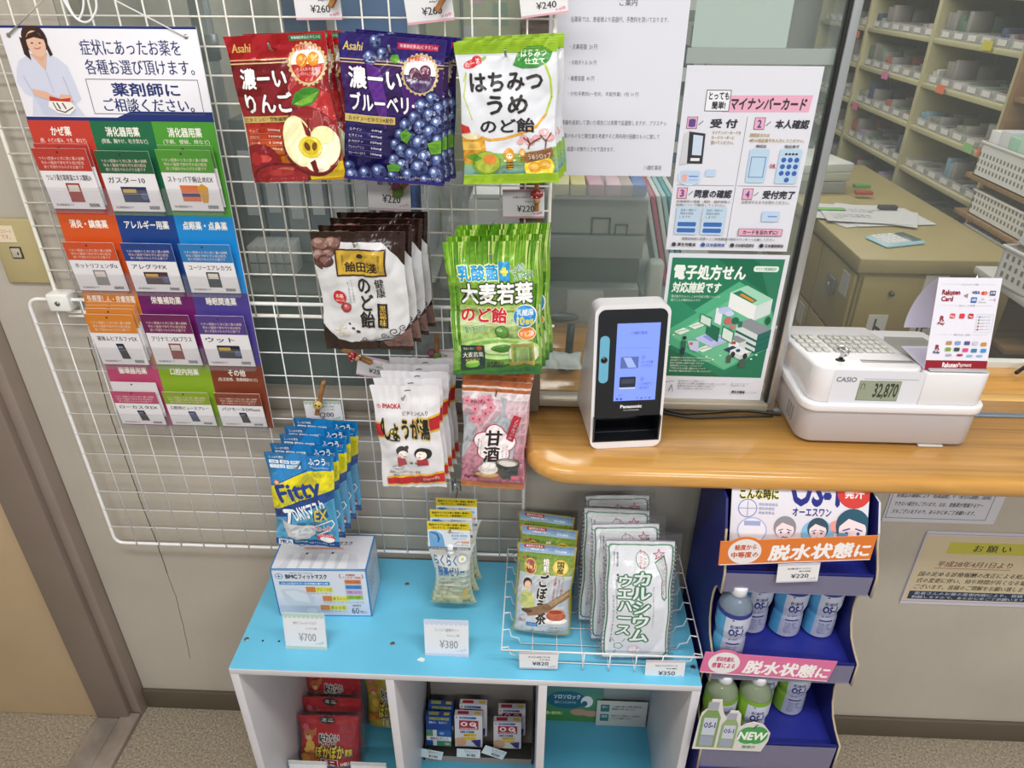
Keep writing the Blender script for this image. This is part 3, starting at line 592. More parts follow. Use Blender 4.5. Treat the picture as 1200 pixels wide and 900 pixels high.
# ---- blueberry bags
def art_blue(w, h):
    A = Art(w, h, .2); rd = random.Random(5)
    A.rect(0, -1, 100, 16, '#2a1c6e'); A.grad(0, 16, 100, 60, '#3f1a5c', '#2b1a66', 5); A.grad(0, 60, 100, 101, '#211a5e', '#17164c', 4)
    A.rect(0, 16, 100, 16.7, '#c9b07a'); A.rect(0, 18, 100, 18.7, '#cdb684')
    A.text('Asahi', 4, 5, 22, 10.6, '#d8bd6c', .02, sk=.2)
    def berry(x, y, r, c='#273469'):
        A.ell(x, y, r, '#10143c'); A.ell(x, y, r*.92, c, bump=True); A.ell(x-r*.2, y-r*.25*w/h, r*.5, '#53679f'); A.ell(x-r*.25, y-r*.35*w/h, r*.2, '#d4def0'); A.ell(x+r*.3, y+r*.15*w/h, r*.26, '#151a44', n=6)
    for x, y, r in ((34, 4, 6.5), (29, 14.5, 7), (41, 11.5, 6)): berry(x, y, r)
    A.poly([(48, 15), (50, 11.5), (56, 11.3), (58, 15.5), (54, 17)], '#5fa02c')
    A.rect(55, 3.4, 93, 7.6, '#b31f50'); A.text('栄養機能食品(ビタミンA)', 57, 4.2, 92, 6.9, '#f3dfe6', res=1)
    A.poly([(26, 18), (39, 21), (44, 40), (43, 62), (36, 55), (27, 32)], '#5d2a8c'); A.poly([(60, 30), (82, 38), (76, 52), (62, 50)], '#4f2080')
    A.text('濃ーい', 8, 21, 60, 35, '#f6f3f8', .03, out='#1a0c38', ow=.035); A.text('ブルーベリー', 7, 38, 80, 50, '#f6f3f8', .03, out='#1a0c38', ow=.035)
    A.ell(78, 23, 17, '#cdb684', n=28)
    for k in range(24): A.ell(78+16.8*math.cos(k*PI/12), 23+16.8*w/h*math.sin(k*PI/12), 1.6, '#cdb684', n=8, bump=False)
    A.ell(78, 23, 15.2, '#f2ecef', n=28); A.ell(78, 23.5, 15.2, '#3a1a55', n=20, a0=180, a1=360); A.text('食物繊維&ビタミン', 66, 12.3, 90, 16, '#d2501e', .03, res=1, curve=2)
    A.ell(73, 22.5, 5.4, '#4b1234'); A.ell(83, 21, 5.8, '#551539'); A.ell(71.5, 21, 1.8, '#9c5578'); A.ell(81.5, 19.5, 1.8, '#9c5578')
    A.text('ブルーベリー果肉の味わい', 68, 26.5, 88, 28.6, '#f1e4ee', res=1)
    A.rect(0, 53, 52, 58.3, '#cdb66a'); A.text('ルテイン・ビタミンA配合', 4, 54, 50, 57.4, '#2b1c1a', .02, res=1)
    for k, (a, b) in enumerate((('ルテイン', '6mg'), ('ビタミンA', '800μg'), ('β-カロテン', '120μg'), ('アントシアニン', '33mg'), ('ブルーベリーエキス', '100mg'))):
        A.text(a, 5, 62.5+k*4.3, 18+k, 64.6+k*4.3, '#d8cfe8', res=1); A.text(b, 28, 62.5+k*4.3, 39, 64.6+k*4.3, '#e6dff2', .01, res=1); A.line([(5, 65.6+k*4.3), (40, 65.6+k*4.3)], .25, '#6f5fa6')
    pts = [(90, 39, 7), (80, 44, 7.5), (97, 46, 8), (87, 50, 7), (72, 52, 6.5), (63, 58, 6.5), (58, 65, 7), (78, 58, 7.5), (95, 56, 8), (88, 62, 8), (68, 67, 7), (53, 72, 6), (60, 76, 7), (78, 70, 9.5), (97, 68, 8), (70, 79, 8.5), (52, 83, 6), (60, 87, 7), (84, 80, 9), (97, 82, 8), (77, 88, 8.5), (93, 92, 9), (66, 94, 7.5), (50, 95, 7), (36, 93, 8.5), (22, 95, 8), (6, 90, 6), (8, 97, 7), (44, 100, 6), (82, 97, 7)]
    for x, y, r in pts: berry(x, y, r*rd.uniform(.95, 1.1))
    A.poly([(58, 63), (64, 60), (70, 63), (66, 70), (60, 68)], '#5c9a2f'); A.poly([(86, 69), (98, 66), (101, 68), (100, 76), (90, 77)], '#68a82f'); A.poly([(45, 87), (52, 85), (60, 87), (56, 91), (46, 91)], '#4f8a2c')
    A.rect(0, 97.6, 100, 101, '#231a6a'); A.text('のど飴でおいしいブルーベリーキャンディ', 52, 94.4, 97, 96.4, '#dcd6ee', res=1)
    return A
# ---- honey plum bags
def art_hachi(w, h):
    A = Art(w, h, .28)
    A.rect(0, -1, 100, 8, '#a3c92a'); A.rect(0, 92.5, 100, 101, '#a3c92a')
    A.line([(4, 26), (8, 20), (3, 36), (12, 52)], 1.2, '#c9d66a'); 
    p = [(86, 12), (93, 25), (95, 38), (90, 50), (80, 58), (64, 63), (46, 66), (30, 67), (18, 64)]
    A.line(p[:4], 2.2, '#b9cf4a'); A.line(p[3:], 2.6, '#dfa63a')
    A.ell(14, 14.5, 7.5, '#cf2b33', 3.6, rot=.3); A.ell(21, 12, 5, '#cf2b33', 4); A.text('のーる', 8, 12, 24, 16, '#f5dada', .02, res=1, rot=.2); A.ell(28, 11, 3, '#7fae2b', 1.5, rot=.5)
    A.poly([(56, 16), (62, 8), (72, 3.5), (86, 4), (96, 8), (92, 14), (80, 18), (66, 18.5)], '#3c8f3a'); A.text('はちみつ', 65, 6, 90, 11, '#e8f4e4', .03, sk=.1, res=1); A.text('仕立て', 68, 11.6, 88, 15.6, '#e8f4e4', .03, res=1)
    A.text('はちみつ', 11, 20.5, 85, 33, '#2b2625', .035); A.text('うめ', 28, 36, 70, 48.5, '#2b2625', .035); A.text('のど飴', 21, 52, 78, 62, '#2b2625', .03)
    A.grad(0, 78, 100, 93, '#9bbf62', '#78a3a8', 4); A.poly([(0, 80), (30, 76.5), (60, 77.5), (100, 73), (100, 80), (60, 84), (0, 86)], '#8fb65c')
    A.poly([(0, 64), (16, 63), (24, 67), (25, 80), (20, 84), (0, 84)], '#d99a2c'); A.poly([(0, 68), (18, 68), (20, 74), (0, 74)], '#eec25c'); A.ell(11, 64, 10, '#e8d9b0', 3); A.poly([(0, 55), (8, 57), (10, 61), (0, 62)], '#c7302a')
    for x, y, r in ((66, 66, 4), (72, 69, 5), (80, 66, 4.5), (88, 62, 5), (94, 66, 5), (62, 69, 3.6)): A.ell(x, y, r, '#dfa3a8', r*.7)
    for q in ([(70, 74), (72, 70), (66, 66)], [(72, 71), (78, 68), (84, 66)], [(88, 74), (90, 68), (96, 63)], [(90, 69), (84, 64)], [(72, 70), (70, 66)]): A.line(q, 1.3, '#6b3f2c')
    A.ell(24, 84, 15, '#6f9a2c', 12.5); A.ell(25, 83.5, 13.2, '#a6b83c', 11); A.ell(28, 81, 7, '#e08a3c', 5.5); A.poly([(3, 79), (12, 76), (20, 80), (12, 83)], '#5c9a2c')
    for x, y, k in ((49, 81, 1), (63, 78.5, .62)):
        A.ell(x, y-3*k, 5.4*k, '#e39a24', 6.5*k); A.ell(x, y-2*k, 3.3*k, '#f2e3c4', 3*k); A.ell(x-1.4*k, y-2.4*k, .6*k, '#222222'); A.ell(x+1.4*k, y-2.4*k, .6*k, '#222222'); A.poly([(x-3.6*k, y+2*k), (x+3.6*k, y+2*k), (x+2*k, y+8*k), (x-2*k, y+8*k)], '#e3a52c')
        for j in range(3): A.rect(x-3.4*k, y+(2.6+j*1.8)*k, x+3.4*k, y+(3.4+j*1.8)*k, '#2d231a')
        for sx in (-1, 1): A.ell(x+sx*5*k, y+1.2*k, 1.4*k, '#f0ead8', 1.0*k)
    A.ell(80, 88, 16, '#e6c91c', 13); A.poly([(66, 77), (95, 73), (96, 80), (66, 85)], '#9c6a47'); A.text('うめシロップ', 69, 77.4, 93, 81.6, '#f7ece0', .02, rot=.08, res=1); A.ell(75, 88, 7, '#dd9a24', 5.6); A.ell(86, 86, 6.6, '#e0a136', 5); A.ell(75, 87.4, 4.6, '#efc05c', 3.2); A.ell(86, 85.4, 4, '#f0c569', 2.6)
    A.rect(0, 92.5, 100, 101, '#a3c92a')
    for k in range(6): A.rect(0, .8+k*1.25, 100, 1.2+k*1.25, '#86ad1e', k == 0); A.rect(0, 93.4+k*1.2, 100, 93.8+k*1.2, '#86ad1e', False)
    return A
# ---- brown and silver throat candy
def art_asada(w, h):
    A = Art(w, h, .24)
    A.rect(0, -1, 100, 8, '#2a1712'); A.poly([(60, 0), (100, 0), (100, 27), (92, 20), (80, 11)], '#2a1712'); A.poly([(0, 6), (32, 4), (30, 12), (22, 19), (12, 24), (8, 30), (0, 26)], '#5e3d35')
    for x, y, r in ((9, 9, 9), (22, 8, 8), (7, 18, 8), (17, 17, 6)): A.ell(x, y, r, '#7d5a50', r*.7); A.ell(x-2, y-1.5, r*.5, '#a28279', r*.3)
    A.ell(13, 23, 9, '#4d2c26', 7); A.ell(12, 22, 5, '#7a564d', 3.4)
    A.poly([(0, 76), (8, 82), (16, 90), (30, 93), (60, 92), (76, 90), (92, 84), (101, 74), (101, 101), (0, 101)], '#2c1a15'); A.poly([(66, 93), (80, 89), (100, 80), (100, 96), (70, 97)], '#7a5a54')
    A.rect(24, 13, 80, 35, '#3d241a'); A.rect(26, 14.2, 78, 33.6, '#c9a032'); A.rect(28, 15.4, 76, 32.6, '#d6b045'); A.rect(28.6, 15.9, 75.4, 32.1, '#cba738'); A.text('飴田淺', 34, 23.5, 70, 31.5, '#2f1f14', .03); A.ell(51, 19, 3.6, '#2f1f14', 2.6); A.text('良薬にして', 31, 18, 33.4, 31, '#4a3318', res=1, vert=True); A.text('咽喉に効く', 71, 17.4, 73.6, 31, '#4a3318', res=1, vert=True)
    A.text('のど飴', 44, 37, 60, 80, '#241c1a', .03, vert=True); A.text('健康', 65, 37, 75, 53, '#2b2422', .02, vert=True); A.rect(64, 58, 76, 79, '#241a16'); A.text('黒糖味', 66.5, 59.5, 74, 77.6, '#c9a545', .02, vert=True)
    A.text('じっくりとなめて', 37, 38, 39, 58, '#55504c', res=1, vert=True); A.text('すっきりのどに', 33, 40, 35, 58, '#55504c', res=1, vert=True)
    A.ell(22, 52.5, 7.6, '#b32029'); A.text('本格', 17.5, 49.6, 26.5, 53.4, '#f4d9c4', .02, res=1); A.text('なめ心地', 17, 54.2, 27, 56.4, '#f4d9c4', res=1); A.ell(28, 61.5, 6, '#8c2a2c'); A.ell(28.5, 60.6, 3.8, '#b8545a'); A.ell(27.6, 60.2, 1.4, '#eccbc8')
    for q in (((31, 76), 1.6), ((35, 80), 2), ((40, 83), 2.6)): A.ell(q[0][0], q[0][1], q[1], '#3a2a26', q[1]*.6, rot=-.6)
    for cx, cy, R in ((82, 82, 7), (70, 86, 5), (92, 79, 5), (46, 91, 4.5)): A.line([(cx+R*(1-k/14)*math.cos(k*.75), cy+R*.62*(1-k/14)*math.sin(k*.75)) for k in range(13)], .9, '#3a2f2d')
    A.line([(40, 92), (56, 91), (66, 89), (76, 88), (88, 85)], .8, '#3a2f2d')
    for x, y in ((17, 80), (24, 78), (28, 84), (20, 85)): A.ell(x, y, 3.4, '#cfc7b2', 2)
    return A
# ---- green barley bags
def art_barley(w, h):
    A = Art(w, h, .25); rd = random.Random(9)
    A.grad(0, -1, 100, 45, '#5f9a20', '#93bd4a', 8); A.grad(0, 45, 100, 60, '#a9c96a', '#d5e3b8', 6); A.grad(0, 60, 100, 101, '#b9d283', '#5f9436', 8)
    for k in range(60):
        x = rd.uniform(0, 100); c = rd.choice(['#4c8a1a', '#7fb52e', '#a7cf52', '#3d7516', '#c3dc7c']); A.poly([(x, -1), (x+rd.uniform(1, 3.4), -1), (x+rd.uniform(-1, 2), rd.uniform(14, 40))], c, k % 12 == 0)
    for k in range(12):
        x = rd.choice([rd.uniform(0, 10), rd.uniform(88, 100)]); A.poly([(x, 30), (x+2.4, 30), (x+1.5, 80), (x, 80)], rd.choice(['#4c8a1a', '#7fb52e', '#5d9a28']), k == 0)
    A.text('乳酸菌', 13, 16, 56, 26, '#2b9bd6', .04, out='#f3ee9c', ow=.06); A.rrect(57, 13.5, 68.5, 26.4, '#2196d2', 1); A.rect(60.6, 17.2, 65, 23, '#ece35a'); A.rect(58.6, 19.2, 67, 21.2, '#ece35a')
    A.text('しっかり', 70, 16, 84, 20.6, '#2f6f9c', .02, out='#eaf2e2', ow=.06, res=1, rot=.1); A.text('スッキリ!', 72, 20.6, 93, 26, '#2f8f5c', .03, out='#eaf2e2', ow=.06, res=1, rot=.1)
    A.text('大麦若葉', 14, 28, 92, 43, '#f7f7f2', .03, out='#26391a', ow=.06); A.text('のど飴', 13, 46, 64, 57.6, '#cf2247', .035, out='#f7f1c4', ow=.05)
    A.ell(85, 53, 13.5, '#f4f4f0'); A.ell(84.5, 53, 12.5, '#1b86c9'); A.text('乳酸菌', 75, 47.6, 94, 52, '#f4f7f8', .02, res=1); A.text('10', 76, 53, 84, 59.4, '#f2e23a', .05); A.text('億個', 85, 55, 94, 59.2, '#f2e23a', .03, res=1)
    A.ell(86, 66.5, 10.5, '#f0e9dc', 8); A.ell(86, 66.5, 9.6, '#dd7f2a', 7.2); A.text('オリゴ糖', 78, 64.4, 94, 68.8, '#fbf3e6', .02, res=1)
    A.text('香りひろがる', 16, 60, 40, 65, '#3a8a2c', .03, out='#e4efcc', ow=.06, res=1, rot=.12)
    A.ell(52, 78, 46, '#a9cc7c', 14); A.ell(52, 77.5, 37, '#7fae4f', 10); A.ell(55, 78, 28, '#cfe2ae', 7.5); A.ell(57, 78, 14, '#5b8a36', 5); A.ell(57, 79, 11, '#3f7228', 3.6)
    A.ell(58, 64.5, 8, '#3f6f26'); A.ell(58, 64.3, 7, '#5f9640'); A.ell(55.5, 62.8, 3.4, '#a6c98a', 2.4)
    A.rect(9, 75, 36, 96, '#20332a'); A.rect(9.8, 75.7, 35.2, 95.4, '#27443a'); A.text('大麦若葉', 11, 81, 34, 85.4, '#ece8dc', .02); A.ell(30, 77.4, 3, '#b8502c'); A.text('国産の青汁', 12, 77, 24, 78.8, '#d9d2bc', res=1); A.ell(22, 91.4, 8, '#6fae3c', 4.6); A.ell(22, 89.6, 7.4, '#a9d06c', 2.2); A.text('粉末青汁', 14, 86.6, 30, 88.6, '#e0c46a', res=1)
    A.ell(80, 82, 17, '#d5d9be', 14); A.rect(66, 74, 92, 93, '#b5ab5a'); A.rect(68, 76.5, 90, 90, '#7ba05a'); A.rect(72, 77, 86, 89, '#9ebd74'); A.rect(64, 89, 90, 93, '#a8913e'); 
    A.text('山本漢方の', 38, 88.4, 58, 91.2, '#25301c', .03, res=1); A.text('大麦若葉', 38, 92, 58, 95.2, '#25301c', .03, res=1)
    A.poly([(0, 97), (30, 96), (60, 92.5), (80, 91), (100, 93), (100, 101), (0, 101)], '#3d7a33'); A.poly([(0, 99.2), (40, 98), (80, 95), (100, 98), (100, 101), (0, 101)], '#2f6a3a')
    return A
# ---- white ginger drink bags
def art_shoga(w, h):
    A = Art(w, h, .35)
    A.line([(50, 4.4), (58, 4.0)], 1.6, '#4a4a4c'); A.ell(7.5, 18.5, 3.2, '#c2273a'); A.ell(7.5, 18.5, 2.2, '#f2f0f2'); A.ell(7.5, 18.3, 1.2, '#c2273a'); A.text('IMAOKA', 13.5, 16.2, 41, 20.2, '#b92a3a', .05); A.text('ビタミンC入り', 44, 22, 82, 26, '#55494a', .02)
    A.rect(0, 33.5, 12, 35, '#dfb32c'); A.rect(0, 35, 12, 47, '#c22832'); A.rect(0, 47, 12, 48.6, '#dfb32c'); A.poly([(60, 29.5), (101, 25), (101, 27), (60, 31.5)], '#dfb32c'); A.poly([(60, 31.5), (101, 27), (101, 40), (60, 43)], '#c22832'); A.poly([(60, 43), (101, 40), (101, 42), (60, 45.2)], '#dfb32c')
    A.text('しょうが湯', 12, 29, 84, 50, '#23211c', .05, out='#d9c37a', ow=.055); A.ell(28, 41, 6, '#23211c'); A.ell(28, 41, 4.4, '#e6cf5a'); A.text('ょ', 25, 38.4, 31, 43.6, '#23211c', .04, res=1); A.line([(13, 29), (9, 36), (11, 44), (20, 50), (34, 51)], 2.6, '#23211c')
    for s, cx in ((1, 36), (-1, 68)):
        if s == 1:
            A.ell(cx, 60.5, 9.5, '#3f3a3a', 9); A.ell(cx+1.5, 63.5, 8.2, '#f6ece2', 7); A.ell(cx+3, 65.8, 2.4, '#d98a84', 1.6); A.ell(cx+8, 57, 3, '#3f3a3a'); A.poly([(cx-9, 67), (cx+4, 67.5), (cx+6, 75), (cx-8, 76)], '#b84a52'); A.line([(cx-4, 62), (cx-1, 63)], .7, '#2a2524'); A.line([(cx+5, 61.8), (cx+7, 62.4)], .7, '#2a2524')
        else:
            A.ell(cx+1, 63, 14, '#242122', 10.5); A.ell(cx-2, 64.5, 8.6, '#f6ece2', 7.4); A.ell(cx-5, 66.5, 2.2, '#d98a84', 1.4); A.poly([(cx-10, 69), (cx+7, 68.6), (cx+9, 75), (cx-9, 76)], '#b83a42'); A.line([(cx-5, 63), (cx-2, 63.2)], .8, '#2a2524')
    for cx in (49, 58): A.ell(cx, 72.5, 2.8, '#3a3330', 2.3); A.ell(cx, 72, 1.8, '#c9a53c', 1.3)
    A.ell(28, 78, 9, '#3a3634', 3.4); A.ell(28, 78, 8.2, '#efebe6', 2.8); A.line([(22, 76.5), (26, 80), (30, 76), (34, 79)], .6, '#3a3634')
    A.text('国産しょうがパウダー使用', 14, 82, 62, 84.6, '#8a4a4a', .02, res=1); A.text('粉末清涼飲料', 20, 86.4, 52, 88.6, '#6a5050', .02, res=1)
    A.rect(9, 89.2, 101, 90.4, '#dfb32c'); A.poly([(9, 90.4), (101, 84), (101, 93), (9, 97)], '#c22832'); A.poly([(9, 88.8), (101, 82.4), (101, 84.2), (9, 90.6)], '#dfb32c'); A.poly([(9, 97), (101, 93), (101, 94.4), (9, 98.2)], '#dfb32c'); A.text('(20g×6袋)', 66, 87.6, 92, 91, '#e9b9a0', .02, rot=.06, res=1)
    return A
# ---- pink amazake bags
def art_amaz(w, h):
    A = Art(w, h, .32); rd = random.Random(2)
    A.grad(0, 4, 100, 97, '#e3d3da', '#c9788c', 9); A.rect(0, -1, 100, 4.6, '#b9683c'); A.rect(0, 4.6, 100, 6.4, '#e9d9d3'); A.rect(0, 6.4, 100, 9.6, '#b9683c') ; A.rect(0, 9.6, 100, 15.5, '#ecdfe4'); A.rect(0, 95.4, 100, 101, '#c07a4a')
    A.poly([(58, 14), (62, 20), (58, 28), (44, 34), (38, 44), (34, 60), (34, 80), (80, 80), (86, 50), (76, 34), (66, 28), (66, 20), (68, 14)], '#a7adb5'); A.poly([(8, 30), (18, 34), (20, 44), (8, 66), (0, 72), (0, 30)], '#b9bcc3')
    for x, y in ((8, 18), (20, 24), (30, 17), (16, 33), (36, 27), (26, 33), (44, 22), (40, 16)):
        for k in range(5): A.ell(x+4.2*math.cos(k*1.256), y+2.8*math.sin(k*1.256), 3, '#d98a9c', 3, n=10, bump=k == 0)
        A.ell(x, y, 1.6, '#b2304c')
    A.text('IMAOKA', 14, 16.5, 36, 19.4, '#a34a5c', .04, res=1)
    for k in range(14): A.ell(rd.uniform(70, 98), rd.uniform(18, 92), rd.uniform(1, 2.2), '#dfa5b4', n=8, bump=k == 0)
    for x, y, r in ((33, 52, 15), (52, 50, 19), (70, 53, 14), (40, 62, 14), (60, 64, 16), (50, 44, 14)): A.ell(x, y, r+1.6, '#b52a3e', bump=False) if False else A.ell(x, y, r+1.4, '#b52a3e')
    for x, y, r in ((33, 52, 15), (52, 50, 19), (70, 53, 14), (40, 62, 14), (60, 64, 16), (50, 44, 14)): A.ell(x, y, r, '#efe4e8')
    A.text('甘', 36, 42, 62, 57, '#26201f', .03); A.text('酒', 35, 58.5, 60, 72.5, '#26201f', .03)
    A.text('ホッとする', 70, 56, 73.5, 68, '#b02a3c', .01, res=1, vert=True); A.text('アイスでも', 64, 58, 67, 71, '#2c4a7c', .01, res=1, vert=True); A.text('麹の香り豊か', 24, 50, 26.4, 66, '#54464a', res=1, vert=True); A.text('やさしい甘さ', 29, 52, 31.4, 68, '#54464a', res=1, vert=True)
    A.poly([(80, 27), (92, 29), (84, 40), (80, 53), (68, 50), (72, 38)], '#c02f45'); A.text('ノンアルコール', 76, 31, 82.5, 50, '#f3dfdf', .01, res=1, vert=True, sk=.3)
    A.ell(74, 73, 19, '#4d4a46', 9); A.poly([(55, 73), (93, 73), (88, 86), (80, 90), (66, 90), (59, 86)], '#5a5750'); A.ell(74, 72.6, 17.4, '#8f8b84', 7.6); A.ell(74, 73.4, 14.4, '#d5cfca', 5.6)
    A.ell(40, 87, 21, '#a06a4a', 6.5); A.ell(40, 85.6, 19, '#c59a72', 5); A.ell(42, 80, 16, '#d9d2cd', 10); A.ell(44, 76, 11, '#e9e4e0', 6.5)
    A.text('20g×4袋', 4, 87.6, 26, 91.4, '#4a2c30', .03); A.rrect(78, 86, 92, 90.4, '#c2687c', 1.4); A.text('あまざけ粉末', 74, 91.4, 93, 93, '#e9cbd1', res=1); A.rect(0, 95.4, 100, 101, '#c07a4a')
    return A
# ---- blue and yellow mask bags
def art_fitty(w, h):
    A = Art(w, h, .2)
    A.rect(0, -1, 100, 101, '#3f97cf'); A.rect(0, -1, 100, 20, '#2487cc'); A.poly([(0, 33), (60, 17), (100, 14), (100, 40), (0, 66)], '#e8dc1e'); A.poly([(0, 24), (66, 6), (66, 13), (0, 33)], '#2b86c8'); A.line([(0, 33.6), (50, 19), (60, 15)], 1.6, '#1d4b9a')
    A.poly([(0, 60), (100, 34), (100, 44), (60, 58), (0, 72)], '#1d4b96'); A.grad(0, 70, 100, 92, '#4ba6d8', '#2f86c6', 4)
    A.poly([(0, 70), (60, 57), (100, 44), (100, 94), (0, 94)], '#56a8d6'); A.rect(0, 93, 100, 101, '#1c4290')
    A.rect(60, 1, 96, 15, '#1577be'); A.text('ふつう', 63, 3.4, 88, 10, '#f2f7fa', .03); A.text('サイズ', 89, 6, 95, 9.4, '#f2f7fa', res=1); A.text('約165mm×90mm', 64, 11.4, 92, 13.4, '#cfe4f2', res=1)
    A.text('しっかり密着', 6, 3.4, 26, 6, '#f2f7fa', .02, res=1)
    for k, t in enumerate(('花粉', '飛沫', 'PM2.5')): A.rrect(4+k*16, 7.4, 18+k*16, 10.8, '#dfeaf2', 1); A.text(t, 6+k*16, 8.2, 16+k*16, 10.2, '#2a6aa6', .02, res=1)
    for k, t in enumerate(('ウイルス', '99%カット')): A.rrect(4+k*25, 11.8, 27+k*23, 15, '#dfeaf2', 1); A.text(t, 7+k*24, 12.5, 25+k*23, 14.5, '#2a6aa6', .02, res=1)
    A.ell(11, 29, 4.4, '#d8772e'); A.ell(11, 29, 3, '#f0c9a0')
    A.text('Fitty', 12, 27, 80, 51, '#1b3d8c', .03, rot=.27); A.text('フィッティ', 34, 44.6, 68, 52, '#3a4a2c', .02, rot=.3, res=1)
    A.text('7', 18, 58, 30, 74, '#f4f7fa', .06, out='#1c4290', ow=.06, rot=.1); A.text('DAYSマスク', 30, 50, 86, 65.4, '#f4f7fa', .03, rot=.33); A.poly([(63, 60), (86, 54), (88, 64), (64, 71)], '#1f4f86'); A.text('EX', 66, 57, 86, 68, '#c9b84a', .03, sk=.2, rot=.12)
    A.poly([(10, 70), (24, 74), (44, 75), (60, 73), (66, 77), (62, 86), (50, 92), (32, 94), (20, 90), (14, 80)], '#c9c9cf'); A.poly([(12, 71), (26, 75), (46, 76), (58, 75), (60, 82), (46, 90), (30, 92), (20, 88)], '#dcdce1'); A.line([(60, 76), (76, 71.5), (92, 68), (95, 72), (88, 78), (66, 86)], 1.8, '#e6e9ee')
    A.text('ふわふわ', 60, 74.4, 90, 80, '#c4374a', .03, out='#eef2f6', ow=.05, res=1, rot=.1); A.ell(80, 88.6, 15, '#c9303f', 9); A.ell(82, 90.4, 12, '#e9e9ee', 6.6); A.text('耳が痛くならない', 68, 83.6, 92, 87, '#f4dfe0', .02, res=1, rot=.1)
    A.rect(4, 93.5, 26, 101, '#e9eef4'); A.text('7枚入', 6, 95, 24, 99.6, '#1c4290', .04); A.text('個別包装', 30, 94.6, 50, 96.6, '#b9d27a', res=1); A.text('全国マスク工業会・会員', 52, 95.4, 92, 97.4, '#b9c9e4', res=1)
    A.ell(39, 8, 0, '#000000') if False else None
    return A
ORD = ['foremost in the row', 'second from the front', 'third from the front', 'fourth from the front', 'hindmost']
def bagrow(nm, kind, desc, hang, quad, y, n, step, t, front, art, back, grp, seal, rough=.25, **kw):
    pos, w, h, roll = hq(*quad, y); a = art(w, h)
    labs = ['%s, %s' % (desc, ORD[i] if i < n-1 or n < 3 else 'hindmost in the row') for i in range(n)]
    print(nm, 'w %.3f h %.3f pos %s roll %.3f' % (w, h, [round(v, 3) for v in pos], roll))
    stack(lambda: pouch(nm, '', kind, w, h, t, front, a, back, seal, rough=rough, **kw), pos, roll, n, step, labs, grp)
    hk = Vector((math.sin(roll)*h*.96+pos.x, 0, pos.z+math.cos(roll)*h*.955)); hook(hk.x, hk.z-.012, y-.012, 'metal hook holding the row of %s' % hang)
    return pos, w, h, roll
bagrow('candy_pouch', 'candy bag', 'red apple candy bag with a halved apple', 'red apple bags', ((256.5, 44), (384, 36), (303, 214.5), (404, 209)), -.115, 3, (.006, .018, .000), .016, '#a3121d', art_apple, '#b9b7b5', 'red apple candy bags', (.14, .03), wr=.0021, seed=3)
bagrow('candy_pouch', 'candy bag', 'dark violet blueberry candy bag with berry picture', 'violet blueberry bags', ((395, 41), (524, 44), (405, 208), (520, 215.5)), -.12, 3, (.006, .021, .0005), .015, '#2a1c6e', art_blue, '#8c8a98', 'violet blueberry candy bags', (.14, .03), wr=.0021, seed=8)
bagrow('candy_pouch', 'candy bag', 'white honey plum candy bag with lime green ends', 'white honey plum bags', ((532.5, 51), (654, 44), (543, 217), (655, 212)), -.12, 4, (.004, .0155, .0012), .0125, '#dfe2ea', art_hachi, '#c9cbd0', 'white honey plum candy bags', (.085, .06), wr=.0025, seed=12, rough=.2)
bagrow('candy_pouch', 'candy bag', 'silver and brown throat candy bag with a gold plate', 'silver and brown throat candy bags', ((362.7, 274.7), (473, 268), (383.5, 411), (486, 406.5)), -.12, 4, (.009, .0225, .0035), .018, '#d3d3d6', art_asada, '#3a2a26', 'brown throat candy bags', (.07, .05), wr=.0036, seed=21, rough=.18)
bagrow('candy_pouch', 'candy bag', 'green barley leaf candy bag with grass blade print', 'green barley bags', ((519, 285), (633, 280), (531.5, 442), (636, 433)), -.13, 4, (.006, .0205, .0025), .017, '#7fb03a', art_barley, '#4f7a2a', 'green barley candy bags', (.1, .05), wr=.0033, seed=31, rough=.15)
bagrow('drink_pouch', 'drink bag', 'white ginger drink bag with two cartoon children', 'white ginger drink bags', ((432, 452), (515.5, 451), (450, 569), (523.5, 570.5)), -.13, 5, (.004, .021, .002), .0175, '#e3e1e6', art_shoga, '#dcdade', 'white ginger drink bags', (.11, .05), wr=.0033, seed=41, rough=.3)
bagrow('drink_pouch', 'drink bag', 'pink sweet rice drink bag with a grey cup', 'pink rice drink bags', ((541.5, 446), (622.5, 447.5), (539, 568), (614.5, 572)), -.115, 4, (.001, .018, .001), .015, '#dcc9cf', art_amaz, '#c07a4a', 'pink rice drink bags', (.11, .05), wr=.002, seed=51, rough=.3)
bagrow('mask_pouch', 'mask bag', 'blue and yellow face mask bag', 'blue and yellow mask bags', ((309.6, 532.4), (391.5, 531.5), (327.6, 640.4), (397.5, 636.5)), -.165, 5, (.0045, .0255, .0012), .013, '#2b86c8', art_fitty, '#2a6fb4', 'blue and yellow mask bags', (.1, .05), wr=.0018, seed=61, rough=.18)
